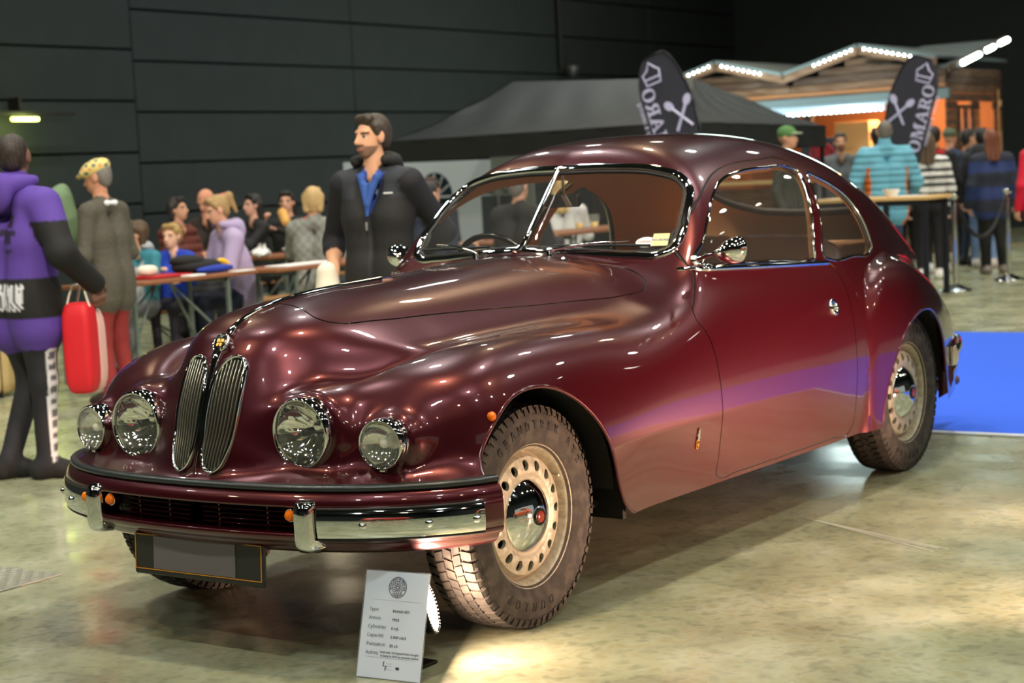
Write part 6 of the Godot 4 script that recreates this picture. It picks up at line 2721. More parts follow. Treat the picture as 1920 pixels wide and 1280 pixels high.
	for ix in range(1, nx - 1):
		for iy in range(1, ny - 1):
			var o := (ix * ny + iy) * nz
			for iz in range(1, nz - 1):
				var w := o + iz
				var f0 := f[w] < 0
				if f0 != (f[w + sx] < 0): quad(g, f0, id[w], id[w - sy], id[w - sy - 1], id[w - 1])
				if f0 != (f[w + sy] < 0): quad(g, f0, id[w], id[w - 1], id[w - 1 - sx], id[w - sx])
				if f0 != (f[w + 1] < 0): quad(g, f0, id[w], id[w - sx], id[w - sx - sy], id[w - sy])

func quad(g: Geo, inside: bool, a: int, b: int, c: int, d: int):
	if a < 0 or b < 0 or c < 0 or d < 0: return
	if inside:
		g.tri(a, c, b); g.tri(a, d, c)
	else:
		g.tri(a, b, c); g.tri(a, c, d)

var EDGES := make_edges()
func make_edges() -> Array:
	var r := []
	for e in [[0, 1], [2, 3], [4, 5], [6, 7], [0, 2], [1, 3], [4, 6], [5, 7], [0, 4], [1, 5], [2, 6], [3, 7]]:
		r.append([e[0], e[1], Vector3(e[0] & 1, (e[0] >> 1) & 1, e[0] >> 2), Vector3(e[1] & 1, (e[1] >> 1) & 1, e[1] >> 2)])
	return r

func hand_prims(wrist: Vector3, dir: Vector3, palm: Vector3, s: float, c, curl := 0.6, thumb_side := 1.0) -> Array:
	# dir runs from wrist to knuckles, palm is where the palm looks
	var d := dir.normalized()
	var pn := (palm - d * palm.dot(d)).normalized()
	var w := d.cross(pn) * thumb_side      # towards the thumb
	var r := []
	for k in 4:
		var off := w * (0.030 - 0.020 * k) * s
		r.append(cap(wrist + d * 0.01 * s + off * 0.6, wrist + d * 0.085 * s + off, 0.014 * s, 0.0115 * s, c))
		var base := wrist + d * 0.088 * s + off
		var ln: float = [0.040, 0.045, 0.042, 0.033][k] * s
		var d1 := (d * cos(curl * 0.7) + pn * sin(curl * 0.7)).normalized()
		var d2 := (d * cos(curl * 1.6) + pn * sin(curl * 1.6)).normalized()
		var d3 := (d * cos(curl * 2.3) + pn * sin(curl * 2.3)).normalized()
		r.append(cap(base, base + d1 * ln, 0.0098 * s, 0.009 * s, c))
		r.append(cap(base + d1 * ln, base + d1 * ln + d2 * ln * 0.62, 0.009 * s, 0.0082 * s, c))
		r.append(cap(base + d1 * ln + d2 * ln * 0.62, base + d1 * ln + d2 * ln * 0.62 + d3 * ln * 0.5, 0.0082 * s, 0.0072 * s, c))
	var tb := wrist + d * 0.022 * s + w * 0.026 * s
	var t1 := (d * 0.75 + w * 0.7 + pn * 0.35).normalized()
	var t2 := (d * 0.95 + w * 0.25 + pn * 0.45).normalized()
	r.append(cap(tb, tb + t1 * 0.042 * s, 0.0135 * s, 0.011 * s, c))
	r.append(cap(tb + t1 * 0.042 * s, tb + t1 * 0.042 * s + t2 * 0.034 * s, 0.011 * s, 0.0085 * s, c))
	return r

# o: height, skin, top, legs, shoes, hair, and pose entries; see the calls
func person(label: String, at: Vector3, facing: Vector3, o: Dictionary) -> Node3D:
	var t := thing("person", label, "person", at, atan2(facing.x, facing.z), o.get("group", ""))
	var H: float = o.get("height", 1.75)
	var u := H / 1.80
	var near: bool = o.get("near", false)
	var h := 0.013 if near else 0.020
	var skin: Color = o.get("skin", Color(0.80, 0.60, 0.49))
	var top = o.get("top", Color(0.2, 0.2, 0.2))
	var slv = o.get("sleeve", top)
	var legs = o.get("legs", Color(0.12, 0.12, 0.15))
	var shoes = o.get("shoes", Color(0.1, 0.1, 0.1))
	var bulk: float = o.get("bulk", 1.0)
	var sit: bool = o.get("sit", false)
	var lean: float = o.get("lean", 0.0)
	# spine
	var hip := Vector3(0, 0.93 * u, 0)
	if sit: hip = Vector3(0, o.get("seat", 0.47) + 0.10 * u, 0)
	var up := Vector3(o.get("tilt", 0.0), cos(lean), sin(lean)).normalized()
	var chest := hip + up * 0.36 * u
	var neck := hip + up * 0.565 * u
	var fwd := Vector3(0, 0, 1)
	var prims := []
	var sw: float = o.get("shoulder", 0.185) * u
	var shl := neck - up * 0.055 * u
	var bw := bulk * u
	for s in [-1.0, 1.0]:
		prims.append(cap(hip + Vector3(s * 0.075 * bw, 0.02, -0.01), chest + Vector3(s * 0.085 * bw, -0.06 * u, 0.0), 0.108 * bw, 0.105 * bw, top))
		prims.append(cap(chest + Vector3(s * 0.085 * bw, -0.06 * u, 0.0), shl + Vector3(s * sw * 0.62, -0.035 * u, -0.005), 0.110 * bw, 0.075 * bw, top))
		prims.append(cap(shl + Vector3(s * sw * 0.25, 0.015 * u, -0.01), shl + Vector3(s * sw, -0.02 * u, -0.005), 0.06 * bw, 0.062 * bw, top))
		prims.append(cap(hip + Vector3(s * 0.08 * bw, -0.05 * u, -0.015), hip + Vector3(s * 0.08 * bw, 0.04 * u, -0.01), 0.108 * bw, 0.10 * bw, legs if not o.get("long", false) else top))
	if o.get("long", false) and not sit:
		for s in [-1.0, 1.0]: prims.append(cap(hip + Vector3(s * 0.07 * bw, 0.02, 0), hip + Vector3(s * 0.085 * bw, -0.14 * u, 0.0), 0.112 * bw, 0.118 * bw, top))
	# neck and head
	var hd: Vector3 = neck + up * 0.165 * u + fwd * (0.015 + o.get("head_fwd", 0.0)) * u
	if o.get("neck_cover", false): prims.append(cap(neck - up * 0.03 * u, neck + up * 0.045 * u, 0.068 * u, 0.066 * u, top))
	prims.append(cap(neck - up * 0.04 * u, hd - up * 0.05 * u, 0.056 * u, 0.052 * u, skin))
	# arms
	var hands := []
	for s in [-1.0, 1.0]:
		var key := "left" if s > 0 else "right"
		var sh := shl + Vector3(s * (sw + 0.012 * u), -0.035 * u, -0.005)
		var el: Vector3 = o.get(key + "_elbow", Vector3(0.27 * s, 1.10, -0.03)) * u
		var wr: Vector3 = o.get(key + "_wrist", Vector3(0.27 * s, 0.86, 0.06)) * u
		if sit and not o.has(key + "_elbow"):
			el = sh + Vector3(s * 0.04, -0.26 * u, 0.08)
			wr = el + Vector3(-s * 0.06, 0.02, 0.24) * u
		var ar: float = o.get("arm", 1.0) * bulk * u
		prims.append(cap(sh, el, 0.062 * ar, 0.050 * ar, slv))
		var bare: float = o.get(key + "_bare", 0.0)
		if bare > 0.0:
			prims.append(cap(el, el.lerp(wr, 1.0 - bare), 0.049 * ar, 0.052 * ar, slv))
			prims.append(cap(el.lerp(wr, 1.0 - bare), wr, 0.042 * u, 0.030 * u, skin))
		else:
			prims.append(cap(el, wr, 0.049 * ar, 0.040 * ar, slv))
		var hdir: Vector3 = o.get(key + "_hand", (wr - el).normalized())
		hands.append([wr, hdir, s, key])
	# legs
	for s in [-1.0, 1.0]:
		var key := "left" if s > 0 else "right"
		var hp := hip + Vector3(s * 0.085 * u, -0.06 * u, 0)
		var kn: Vector3
		var an: Vector3
		if sit:
			kn = Vector3(s * 0.11 * u, hip.y - 0.05, 0.40 * u)
			an = Vector3(s * 0.11 * u, 0.09, 0.36 * u)
		else:
			kn = Vector3(s * 0.10, 0.50, 0.03) * u
			an = Vector3(s * 0.105, 0.09, -0.02) * u
		kn = o[key + "_knee"] * u if o.has(key + "_knee") else kn
		an = o[key + "_ankle"] * u if o.has(key + "_ankle") else an
		var lw: float = o.get("leg_width", 1.0)
		prims.append(cap(hp, kn, 0.098 * u * lw, 0.064 * u * lw, legs))
		prims.append(cap(kn, an, 0.063 * u * lw, 0.047 * u * lw, legs))
		var fd: Vector3 = o.get(key + "_foot", Vector3(s * 0.15, 0, 1.0)).normalized()
		var hl := an + Vector3(0, -an.y + 0.045, 0) - fd * 0.045 * u
		if an.y > 0.2: hl = an + Vector3(0, -0.05, 0) - fd * 0.04
		prims.append(cap(an, hl, 0.044 * u, 0.046 * u, shoes))
		prims.append(cap(hl, hl + fd * 0.12 * u, 0.046 * u, 0.043 * u, shoes))
		prims.append(cap(hl + fd * 0.12 * u, hl + fd * 0.20 * u + Vector3(0, -0.010, 0), 0.043 * u, 0.034 * u, shoes))
	for e in o.get("more", []): prims.append(e)
	var g := Geo.new()
	blob(g, prims, h if not o.has("quilt") else 0.012, 0.035)
	if o.has("quilt"):       # stitched tubes of down: the cloth bulges between level seams
		var wl: float = o.quilt
		for k in g.v.size():
			var q := g.v[k]
			if q.y < hip.y - 0.12 * u or q.y > neck.y or (q - hd).length() < 0.13: continue
			var ph := PI * q.y / wl
			g.v[k] = q + g.n[k] * 0.016 * sqrt(absf(sin(ph)))
			g.n[k] = (g.n[k] - Vector3.UP * 0.75 * cos(ph) * signf(sin(ph)) * (1.0 - absf(g.n[k].y))).normalized()
	# head on a finer grid: skull, jaw, nose, ears, brow, lips
	var look: Vector3 = o.get("look", fwd)
	look = look.normalized()
	var hx := Vector3.UP.cross(look).normalized()
	var hb := Basis(hx, look.cross(hx), look)
	var hu: float = u * o.get("head", 1.0)
	var hp2 := []
	var dark := Color(0.10, 0.07, 0.06)
	var brow: Color = o.get("brow", Color(0.20, 0.14, 0.10))
	var beard = o.get("beard", null)
	var lip := skin.lerp(Color(0.65, 0.25, 0.25), 0.5)
	var face := func(p: Vector3) -> Color:
		var q: Vector3 = (hb.inverse() * (p - hd)) / hu
		for s in [-1.0, 1.0]:
			var e := q - Vector3(s * 0.032, 0.004, 0.085)
			if absf(e.x) < 0.0135 and absf(e.y) < 0.0065 and q.z > 0.06: return dark if absf(e.x) < 0.006 else Color(0.80, 0.76, 0.72)
			var b := q - Vector3(s * 0.034, 0.024, 0.085)
			if absf(b.x) < 0.019 and absf(b.y) < 0.0055 and q.z > 0.05: return brow
		if absf(q.x) < 0.023 and absf(q.y + 0.062) < 0.0075 and q.z > 0.06: return lip
		if beard != null and q.y < -0.048 and q.z > 0.0 and absf(q.x) < 0.07: return skin.lerp(beard, 0.55)
		if beard != null and absf(q.x) < 0.03 and absf(q.y + 0.047) < 0.008 and q.z > 0.06: return beard
		return skin
	hp2.append(ell(hd + hb * Vector3(0, 0.025, -0.015) * hu, Vector3(0.074, 0.090, 0.092) * hu, face, hb))
	hp2.append(ell(hd + hb * Vector3(0, -0.035, 0.030) * hu, Vector3(0.058, 0.075, 0.060) * hu, face, hb))
	hp2.append(ell(hd + hb * Vector3(0, -0.085, 0.055) * hu, Vector3(0.030, 0.024, 0.026) * hu, face, hb))
	hp2.append(cap(hd + hb * Vector3(0, 0.012, 0.082) * hu, hd + hb * Vector3(0, -0.026, 0.102) * hu, 0.010 * hu, 0.0145 * hu, face))
	hp2.append(cap(hd + hb * Vector3(-0.036, 0.026, 0.066) * hu, hd + hb * Vector3(0.036, 0.026, 0.066) * hu, 0.015 * hu, 0.015 * hu, face))
	hp2.append(cap(hd + hb * Vector3(-0.016, -0.062, 0.080) * hu, hd + hb * Vector3(0.016, -0.062, 0.080) * hu, 0.0095 * hu, 0.0095 * hu, face))
	for s in [-1.0, 1.0]:
		hp2.append(ell(hd + hb * Vector3(s * 0.077, -0.004, -0.005) * hu, Vector3(0.011, 0.031, 0.019) * hu, skin, hb))
	hp2.append(cap(hd - up * 0.10 * u - look * 0.012 * u, hd - up * 0.03 * u, 0.050 * u, 0.050 * u, skin))
	blob(g, hp2, 0.0048 if near else 0.0085, 0.016)
	for e in hands:
		if o.get("hide_" + e[3], false): continue
		var pm: Vector3 = o.get(e[3] + "_palm", Vector3(-e[2], -0.2, 0.3))
		blob(g, hand_prims(e[0], e[1], pm, u, skin, o.get("curl", 0.7), e[2] * -1.0), 0.0055 if near else 0.008, 0.008)
	put(g, "body", M.person, t)
	# hair
	var hc: Color = o.get("hair", Color(0.15, 0.11, 0.08))
	var style: String = o.get("style", "short")
	var hr := []
	var shade := func(p: Vector3) -> Color:
		var q: float = sin(p.x * 260.0 + p.y * 60.0) * sin(p.z * 230.0 + p.y * 90.0)
		return hc.lightened(0.07) if q > 0.25 else hc
	match style:
		"short", "long", "pony", "bob":
			hr.append(ell(hd + hb * Vector3(0, 0.040, -0.026) * hu, Vector3(0.082, 0.090, 0.092) * hu, shade, hb))
			hr.append(cap(hd + hb * Vector3(-0.04, 0.098, 0.045) * hu, hd + hb * Vector3(0.04, 0.100, 0.045) * hu, 0.028 * hu, 0.028 * hu, shade))
			hr.append(ell(hd + hb * Vector3(0, -0.01, -0.055) * hu, Vector3(0.073, 0.075, 0.052) * hu, shade, hb))
			for s in [-1.0, 1.0]: hr.append(cap(hd + hb * Vector3(s * 0.070, 0.055, 0.020) * hu, hd + hb * Vector3(s * 0.073, 0.012, 0.008) * hu, 0.016 * hu, 0.010 * hu, shade))
		"buzz":
			hr.append(ell(hd + hb * Vector3(0, 0.036, -0.024) * hu, Vector3(0.077, 0.085, 0.090) * hu, shade, hb))
			hr.append(ell(hd + hb * Vector3(0, -0.01, -0.05) * hu, Vector3(0.070, 0.070, 0.052) * hu, shade, hb))
		"bald":
			for s in [-1.0, 1.0]: hr.append(ell(hd + hb * Vector3(s * 0.062, -0.005, -0.045) * hu, Vector3(0.018, 0.035, 0.04) * hu, shade, hb))
	if style == "long":
		for s in [-1.0, 0.0, 1.0]: hr.append(cap(hd + hb * Vector3(s * 0.062, 0.01, -0.05) * hu, hd + hb * Vector3(s * 0.065, -0.24, -0.070) * hu, 0.040 * hu, 0.034 * hu, shade))
	if style == "bob":
		for s in [-1.0, 0.0, 1.0]: hr.append(cap(hd + hb * Vector3(s * 0.062, 0.03, -0.035) * hu, hd + hb * Vector3(s * 0.062, -0.085, -0.045) * hu, 0.042 * hu, 0.030 * hu, shade))
	if style == "pony":
		hr.append(cap(hd + hb * Vector3(0, 0.09, -0.09) * hu, hd + hb * Vector3(0, 0.075, -0.14) * hu, 0.022 * hu, 0.034 * hu, shade))
		hr.append(cap(hd + hb * Vector3(0, 0.075, -0.14) * hu, hd + hb * Vector3(0, -0.07, -0.15) * hu, 0.034 * hu, 0.016 * hu, shade))
	if hr and style != "none":
		g = Geo.new()
		blob(g, hr, 0.0065 if near else 0.010, 0.02)
		put(g, "hair", M.hair, t)
	# hood lying on the shoulders, or other pieces of clothing
	if o.has("hood"):
		var hcol = o.hood
		var hp3 := []
		for k in 9:
			var a := PI * (k / 8.0) * 1.3 - PI * 0.15
			var a2 := PI * ((k + 1) / 8.0) * 1.3 - PI * 0.15
			var rr := 0.105 * u
			var c := neck + up * (0.035 * u)
			if k < 8: hp3.append(cap(c + Vector3(cos(a) * rr, -0.012 * sin(a), -sin(a) * rr * 0.95), c + Vector3(cos(a2) * rr, -0.012 * sin(a2), -sin(a2) * rr * 0.95), (0.030 + 0.022 * sin(clampf(a, 0.0, PI))) * u, (0.030 + 0.022 * sin(clampf(a2, 0.0, PI))) * u, hcol))
		hp3.append(ell(neck + Vector3(0, -0.02, -0.125) * u, Vector3(0.11, 0.10, 0.055) * u, hcol))
		g = Geo.new()
		blob(g, hp3, 0.010 if near else 0.016, 0.03)
		put(g, "hood", M.person, t)
	for e in o.get("extras", []):       # [name, prims, cell]
		g = Geo.new()
		var moved := []
		for p in e[1]:
			var q: Array = p.duplicate()
			# "head" frame primitives are given relative to the head
			if e.size() > 3 and e[3] == "head":
				q[1] = hd + hb * (p[1] * hu)
				if p[0] == 0:
					q[2] = hd + hb * (p[2] * hu)
				else:
					q[3] = hb * p[3]
			else:
				q[1] = p[1] * u
				q[2] = p[2] * u
				if p[0] == 0:
					q[3] = p[3] * u
					q[4] = p[4] * u
			moved.append(q)
		blob(g, moved, e[2], 0.015)
		put(g, e[0], M.person, t)
	return t

const RT := Vector3(0.567, 0, 0.822)     # picture right
const FW := Vector3(0.820, 0, -0.572)    # away from the viewer

func toward(right: float, away: float) -> Vector3:
	return (RT * right + FW * away).normalized()

func build_people():
	var skin2 := Color(0.78, 0.58, 0.46)
	# --- man in the purple hoodie, walking to the right at the left edge
	var purple := Color(0.33, 0.22, 0.58)
	var black := Color(0.07, 0.07, 0.08)
	var hoodie := func(p: Vector3) -> Color:
		if p.y < 0.80: return purple
		if p.y < 1.00:
			if p.z < 0.02 and p.y > 0.835 and p.y < 0.965 and absf(p.x) < 0.15:
				var q := sin(p.x * 190.0 + sin(p.y * 260.0) * 2.0) * sin(p.y * 210.0 + sin(p.x * 80.0))
				if q > -0.25: return Color(0.80, 0.80, 0.83)
			return black
		if p.z < -0.02 and p.y > 1.12 and p.y < 1.32 and absf(p.x) < 0.12:
			if (absf(absf(p.x) - 0.065) < 0.032 and sin(p.y * 75.0) > -0.6) or absf(p.y - 1.22) < 0.016: return Color(0.14, 0.10, 0.24)
		return purple
	var pants := func(p: Vector3) -> Color:
		if p.x < -0.125 and absf(p.z - 0.0) < 0.035 and p.y < 0.90: return Color(0.80, 0.80, 0.82) if absf(p.z) > 0.022 or sin(p.y * 110.0) > 0.2 else Color(0.35, 0.35, 0.37)
		return Color(0.10, 0.11, 0.13)
	person("man seen from behind in a purple hoodie and black striped track pants", Vector3(1.41, 0, -3.23), toward(0.55, 0.83), {"near": true, "height": 1.72, "top": hoodie, "sleeve": func(p: Vector3) -> Color: return purple if p.y > 1.27 else black, "legs": pants, "shoes": Color(0.06, 0.06, 0.065), "long": true, "bulk": 1.2, "arm": 1.2, "shoulder": 0.205, "hair": Color(0.16, 0.13, 0.11), "style": "buzz", "hood": purple, "neck_cover": true, "look": Vector3(0.55, 0.0, 1.0), "skin": Color(0.45, 0.32, 0.26), "left_elbow": Vector3(0.33, 1.12, -0.05), "left_wrist": Vector3(0.28, 0.90, 0.16), "right_elbow": Vector3(-0.36, 1.16, -0.04), "right_wrist": Vector3(-0.36, 1.00, 0.16), "right_hand": Vector3(0.0, -0.9, 0.3), "right_knee": Vector3(-0.11, 0.50, 0.0), "right_ankle": Vector3(-0.115, 0.09, -0.02), "left_knee": Vector3(0.10, 0.50, 0.10), "left_ankle": Vector3(0.10, 0.10, -0.08), "right_foot": Vector3(-0.75, 0, 0.66), "left_foot": Vector3(-0.6, 0, 0.8), "leg_width": 1.1})
	# shopping bag swinging beside him
	var bag := thing("shopping_bag", "red and pale pink shopping bag carried beside the man in red trousers", "bag", Vector3(1.555, 0.42, -2.965), 0.45)
	var g := Geo.new()
	cushion(g, Vector3(-0.055, 0.22, 0), Vector3(0.14, 0.45, 0.15), 5.0)
	put(g, "red_side", M.red_bag, bag)
	g = Geo.new()
	cushion(g, Vector3(0.06, 0.20, 0), Vector3(0.13, 0.42, 0.14), 4.0)
	put(g, "pale_side", M.pink_bag, bag)
	g = Geo.new()
	for z in [-0.06, 0.06]: g.tube(smooth([Vector3(-0.06, 0.42, z), Vector3(-0.04, 0.52, z * 0.5), Vector3(0.04, 0.52, z * 0.5), Vector3(0.06, 0.42, z)], 5), 0.006, false, 6)
	put(g, "handle", M.white_cloth, bag)
	# --- man with the flat cap, tweed jacket and red trousers
	var tweed := func(p: Vector3) -> Color:
		var q := sin(p.x * 150.0) * sin(p.y * 150.0) * sin(p.z * 150.0)
		return Color(0.33, 0.31, 0.27) if q > 0.1 else Color(0.29, 0.275, 0.24)
	var redt := Color(0.50, 0.15, 0.14)
	var capc := func(p: Vector3) -> Color:
		var q := sin(p.x * 95.0) * sin(p.y * 120.0 + 1.0) + sin(p.z * 110.0) * 0.7
		if q > 0.8: return Color(0.35, 0.42, 0.42)
		if q < -0.8: return Color(0.85, 0.55, 0.40)
		return Color(0.86, 0.78, 0.48)
	var capm := person("man in floral flat cap, tweed jacket and red trousers", Vector3(3.68, 0, -5.08), toward(-0.92, 0.38), {"near": true, "height": 1.62, "top": tweed, "legs": redt, "shoes": Color(0.16, 0.10, 0.07), "long": true, "bulk": 1.06, "style": "buzz", "hair": Color(0.42, 0.40, 0.38), "skin": Color(0.74, 0.53, 0.42), "look": Vector3(0.25, -0.20, 1.0), "lean": 0.05, "right_elbow": Vector3(-0.28, 1.10, 0.0), "right_wrist": Vector3(-0.10, 1.06, 0.26), "left_elbow": Vector3(0.27, 1.10, 0.02), "left_wrist": Vector3(0.10, 1.05, 0.28), "extras": [
		["flat_cap", [ell(Vector3(0, 0.070, 0.0), Vector3(0.088, 0.060, 0.108), capc, Basis(Vector3.RIGHT, 0.22)), ell(Vector3(0, 0.052, 0.088), Vector3(0.066, 0.016, 0.062), capc, Basis(Vector3.RIGHT, 0.30))], 0.007, "head"],
		["shirt_collar", [cap(Vector3(-0.04, 1.475, -0.050), Vector3(0.04, 1.475, -0.050), 0.016, 0.016, Color(0.9, 0.9, 0.92)), cap(Vector3(-0.05, 1.475, -0.05), Vector3(-0.062, 1.44, 0.05), 0.020, 0.017, Color(0.9, 0.9, 0.92)), cap(Vector3(0.05, 1.475, -0.05), Vector3(0.062, 1.44, 0.05), 0.020, 0.017, Color(0.9, 0.9, 0.92))], 0.008]]})
	# green coat carried before his chest
	var gc := Color(0.40, 0.49, 0.36)
	g = Geo.new()
	blob(g, [cap(Vector3(0, 0.30, 0), Vector3(0.02, 0.06, 0.02), 0.09, 0.11, gc), cap(Vector3(-0.05, 0.25, 0.03), Vector3(-0.08, 0.03, 0.03), 0.06, 0.08, gc), cap(Vector3(0.04, 0.36, 0), Vector3(0.05, 0.18, 0.0), 0.05, 0.08, gc), cap(Vector3(0.0, -0.08, 0), Vector3(0.02, 0.06, 0.0), 0.06, 0.10, gc)], 0.012, 0.03)
	g.xf(Transform3D(Basis(), Vector3(3.60, 1.06, -5.44)))
	tag(put(g, "green_coat", M.person), "green coat bundled before the flat-capped man's chest", "coat")
	# --- man in the black fleece jacket beside the car
	var blk := func(p: Vector3) -> Color:
		if p.y > 1.29 and absf(p.x) > 0.085 and p.y < 1.47: return Color(0.16, 0.18, 0.20)
		if p.z > 0.06 and absf(p.x + 0.005) < 0.010 and p.y < 1.23: return Color(0.16, 0.16, 0.17)
		if p.z > 0.05 and p.y > 1.18 and absf(p.x + 0.0) < (p.y - 1.18) * 0.34: return Color(0.16, 0.28, 0.60)
		return Color(0.085, 0.085, 0.088)
	var blue := Color(0.18, 0.31, 0.58)
	person("man in black zip jacket over a blue shirt standing behind the bonnet", Vector3(2.90, 0, -2.16), toward(-0.42, -0.91), {"near": true, "height": 1.745, "top": blk, "sleeve": Color(0.08, 0.08, 0.085), "legs": Color(0.13, 0.15, 0.20), "long": true, "bulk": 1.06, "arm": 1.15, "shoulder": 0.195, "skin": Color(0.80, 0.60, 0.48), "hair": Color(0.20, 0.165, 0.12), "brow": Color(0.13, 0.10, 0.08), "beard": Color(0.25, 0.19, 0.15), "style": "short", "look": Vector3(-0.42, -0.02, 0.9), "hood": Color(0.10, 0.095, 0.09), "right_elbow": Vector3(-0.34, 1.10, -0.10), "right_wrist": Vector3(-0.22, 0.90, 0.14), "right_bare": 0.80, "right_hand": Vector3(0.35, -0.8, 0.3), "left_elbow": Vector3(0.30, 1.13, -0.20), "left_wrist": Vector3(0.10, 1.00, -0.26), "left_hand": Vector3(-1.0, 0.0, 0.0), "extras": [
		["shirt_collar", [cap(Vector3(-0.055, 1.50, -0.03), Vector3(-0.050, 1.445, 0.070), 0.020, 0.020, blue), cap(Vector3(0.055, 1.50, -0.03), Vector3(0.050, 1.445, 0.070), 0.020, 0.020, blue), cap(Vector3(-0.045, 1.44, 0.075), Vector3(-0.005, 1.30, 0.115), 0.022, 0.010, blue), cap(Vector3(0.045, 1.44, 0.075), Vector3(0.005, 1.30, 0.115), 0.022, 0.010, blue), cap(Vector3(-0.02, 1.40, 0.085), Vector3(0.0, 1.24, 0.118), 0.020, 0.006, blue), cap(Vector3(0.02, 1.40, 0.085), Vector3(0.0, 1.24, 0.118), 0.020, 0.006, blue)], 0.007],
		["zip_pull", [cap(Vector3(0.0, 1.20, 0.130), Vector3(0.0, 1.165, 0.131), 0.006, 0.005, Color(0.5, 0.5, 0.5))], 0.003],
		["chest_logo", [cap(Vector3(0.10, 1.355, 0.098), Vector3(0.14, 1.355, 0.085), 0.006, 0.006, Color(0.75, 0.75, 0.75))], 0.003]]})
	# white cloth bag hanging from his right hand
	g = Geo.new()
	blob(g, [cap(Vector3(0, 0.30, 0), Vector3(0.0, -0.02, 0.02), 0.05, 0.10, Color(0.82, 0.79, 0.72)), cap(Vector3(0.02, 0.32, 0), Vector3(0.06, 0.0, 0.0), 0.03, 0.08, Color(0.82, 0.79, 0.72)), cap(Vector3(-0.02, 0.20, 0.02), Vector3(-0.07, -0.12, 0.03), 0.05, 0.09, Color(0.80, 0.77, 0.70))], 0.010, 0.03)
	g.xf(Transform3D(Basis(), Vector3(2.62, 0.62, -2.30)))
	tag(put(g, "white_cloth", M.person), "white cloth bundle held by the man in the black jacket", "cloth")
	# --- children and mother at the near table
	var teal := func(p: Vector3) -> Color:
		if p.z > 0.05 and absf(p.x) < 0.07: return Color(0.72, 0.73, 0.74) if sin(p.x * 160.0) * sin(p.y * 140.0) > -0.2 else Color(0.42, 0.44, 0.46)
		return Color(0.20, 0.48, 0.54)
	person("girl in teal jacket and grey leggings sitting at the table", Vector3(5.13, 0, -6.34), toward(-0.35, -0.9), {"height": 1.30, "sit": true, "seat": 0.47, "head": 1.18, "top": teal, "legs": Color(0.46, 0.47, 0.50), "hair": Color(0.27, 0.20, 0.13), "style": "bob", "look": Vector3(-0.75, 0.0, 0.6), "skin": Color(0.86, 0.66, 0.55), "hood": Color(0.66, 0.68, 0.70)})
	person("small boy with short blond hair in a bright blue sweater", Vector3(5.46, 0, -6.30), toward(-0.2, -0.98), {"height": 1.22, "sit": true, "seat": 0.47, "head": 1.22, "top": Color(0.08, 0.22, 0.66), "legs": Color(0.12, 0.13, 0.16), "hair": Color(0.62, 0.50, 0.30), "style": "short", "skin": Color(0.87, 0.68, 0.57), "look": Vector3(-0.25, -0.08, 1.0), "right_elbow": Vector3(-0.30, 0.93, 0.24), "right_wrist": Vector3(-0.08, 1.12, 0.34), "shoes": Color(0.15, 0.15, 0.1)})
	var lilac := Color(0.66, 0.60, 0.74)
	person("woman with blond ponytail in a lilac hooded coat", Vector3(5.92, 0, -6.02), toward(-0.88, -0.48), {"height": 1.66, "sit": true, "seat": 0.47, "top": lilac, "long": true, "bulk": 1.12, "arm": 1.12, "legs": Color(0.13, 0.15, 0.21), "hair": Color(0.62, 0.50, 0.32), "style": "pony", "skin": Color(0.85, 0.64, 0.53), "look": Vector3(-0.1, -0.35, 1.0), "lean": 0.24, "hood": lilac, "extras": [["hair_tie", [ell(Vector3(0, 0.09, -0.095), Vector3(0.026, 0.026, 0.02), Color(0.93, 0.35, 0.45))], 0.006, "head"]]})
	# --- behind them
	var puff := Color(0.36, 0.16, 0.13)
	person("woman in rust-red quilted jacket turned to the right", Vector3(7.05, 0, -7.85), toward(0.8, -0.3), {"height": 1.62, "sit": true, "top": puff, "quilt": 0.075, "bulk": 1.15, "arm": 1.15, "hair": Color(0.12, 0.10, 0.10), "style": "bob", "look": Vector3(0.1, 0.05, 1.0)})
	person("bald man in dark brown coat sitting by the wall", Vector3(7.70, 0, -8.1), toward(-0.3, -0.6), {"height": 1.74, "sit": true, "top": Color(0.17, 0.14, 0.12), "bulk": 1.15, "style": "bald", "hair": Color(0.25, 0.22, 0.2), "skin": Color(0.82, 0.58, 0.48), "look": Vector3(0.0, -0.55, 1.0)})
	person("dark-haired woman in black eating a wrap in profile", Vector3(8.36, 0, -8.12), toward(-0.75, -0.5), {"height": 1.60, "sit": true, "top": Color(0.10, 0.11, 0.12), "hair": Color(0.07, 0.055, 0.05), "style": "long", "skin": Color(0.86, 0.66, 0.58), "right_elbow": Vector3(-0.28, 0.92, 0.18), "right_wrist": Vector3(-0.06, 1.10, 0.26), "left_elbow": Vector3(0.24, 0.92, 0.20), "left_wrist": Vector3(0.03, 1.08, 0.28)})
	person("dark-haired woman facing us holding up a sandwich", Vector3(8.82, 0, -8.10), toward(-0.15, -1.0), {"height": 1.62, "sit": true, "top": Color(0.09, 0.09, 0.10), "hair": Color(0.10, 0.07, 0.06), "style": "long", "skin": Color(0.85, 0.65, 0.56), "right_elbow": Vector3(-0.30, 0.94, 0.16), "right_wrist": Vector3(-0.22, 1.14, 0.26), "left_elbow": Vector3(0.26, 0.92, 0.2), "left_wrist": Vector3(-0.04, 1.06, 0.30)})
	g = Geo.new()
	blob(g, [cap(Vector3(0, 0, 0), Vector3(0.16, 0.09, 0.0), 0.045, 0.05, Color(0.82, 0.62, 0.33))], 0.012, 0.02)
	g.xf(Transform3D(Basis(Vector3.UP, 0.9), Vector3(8.36, 1.03, -7.72)))
	tag(put(g, "sandwich", M.person), "golden baguette sandwich held up by the dark-haired woman", "sandwich")
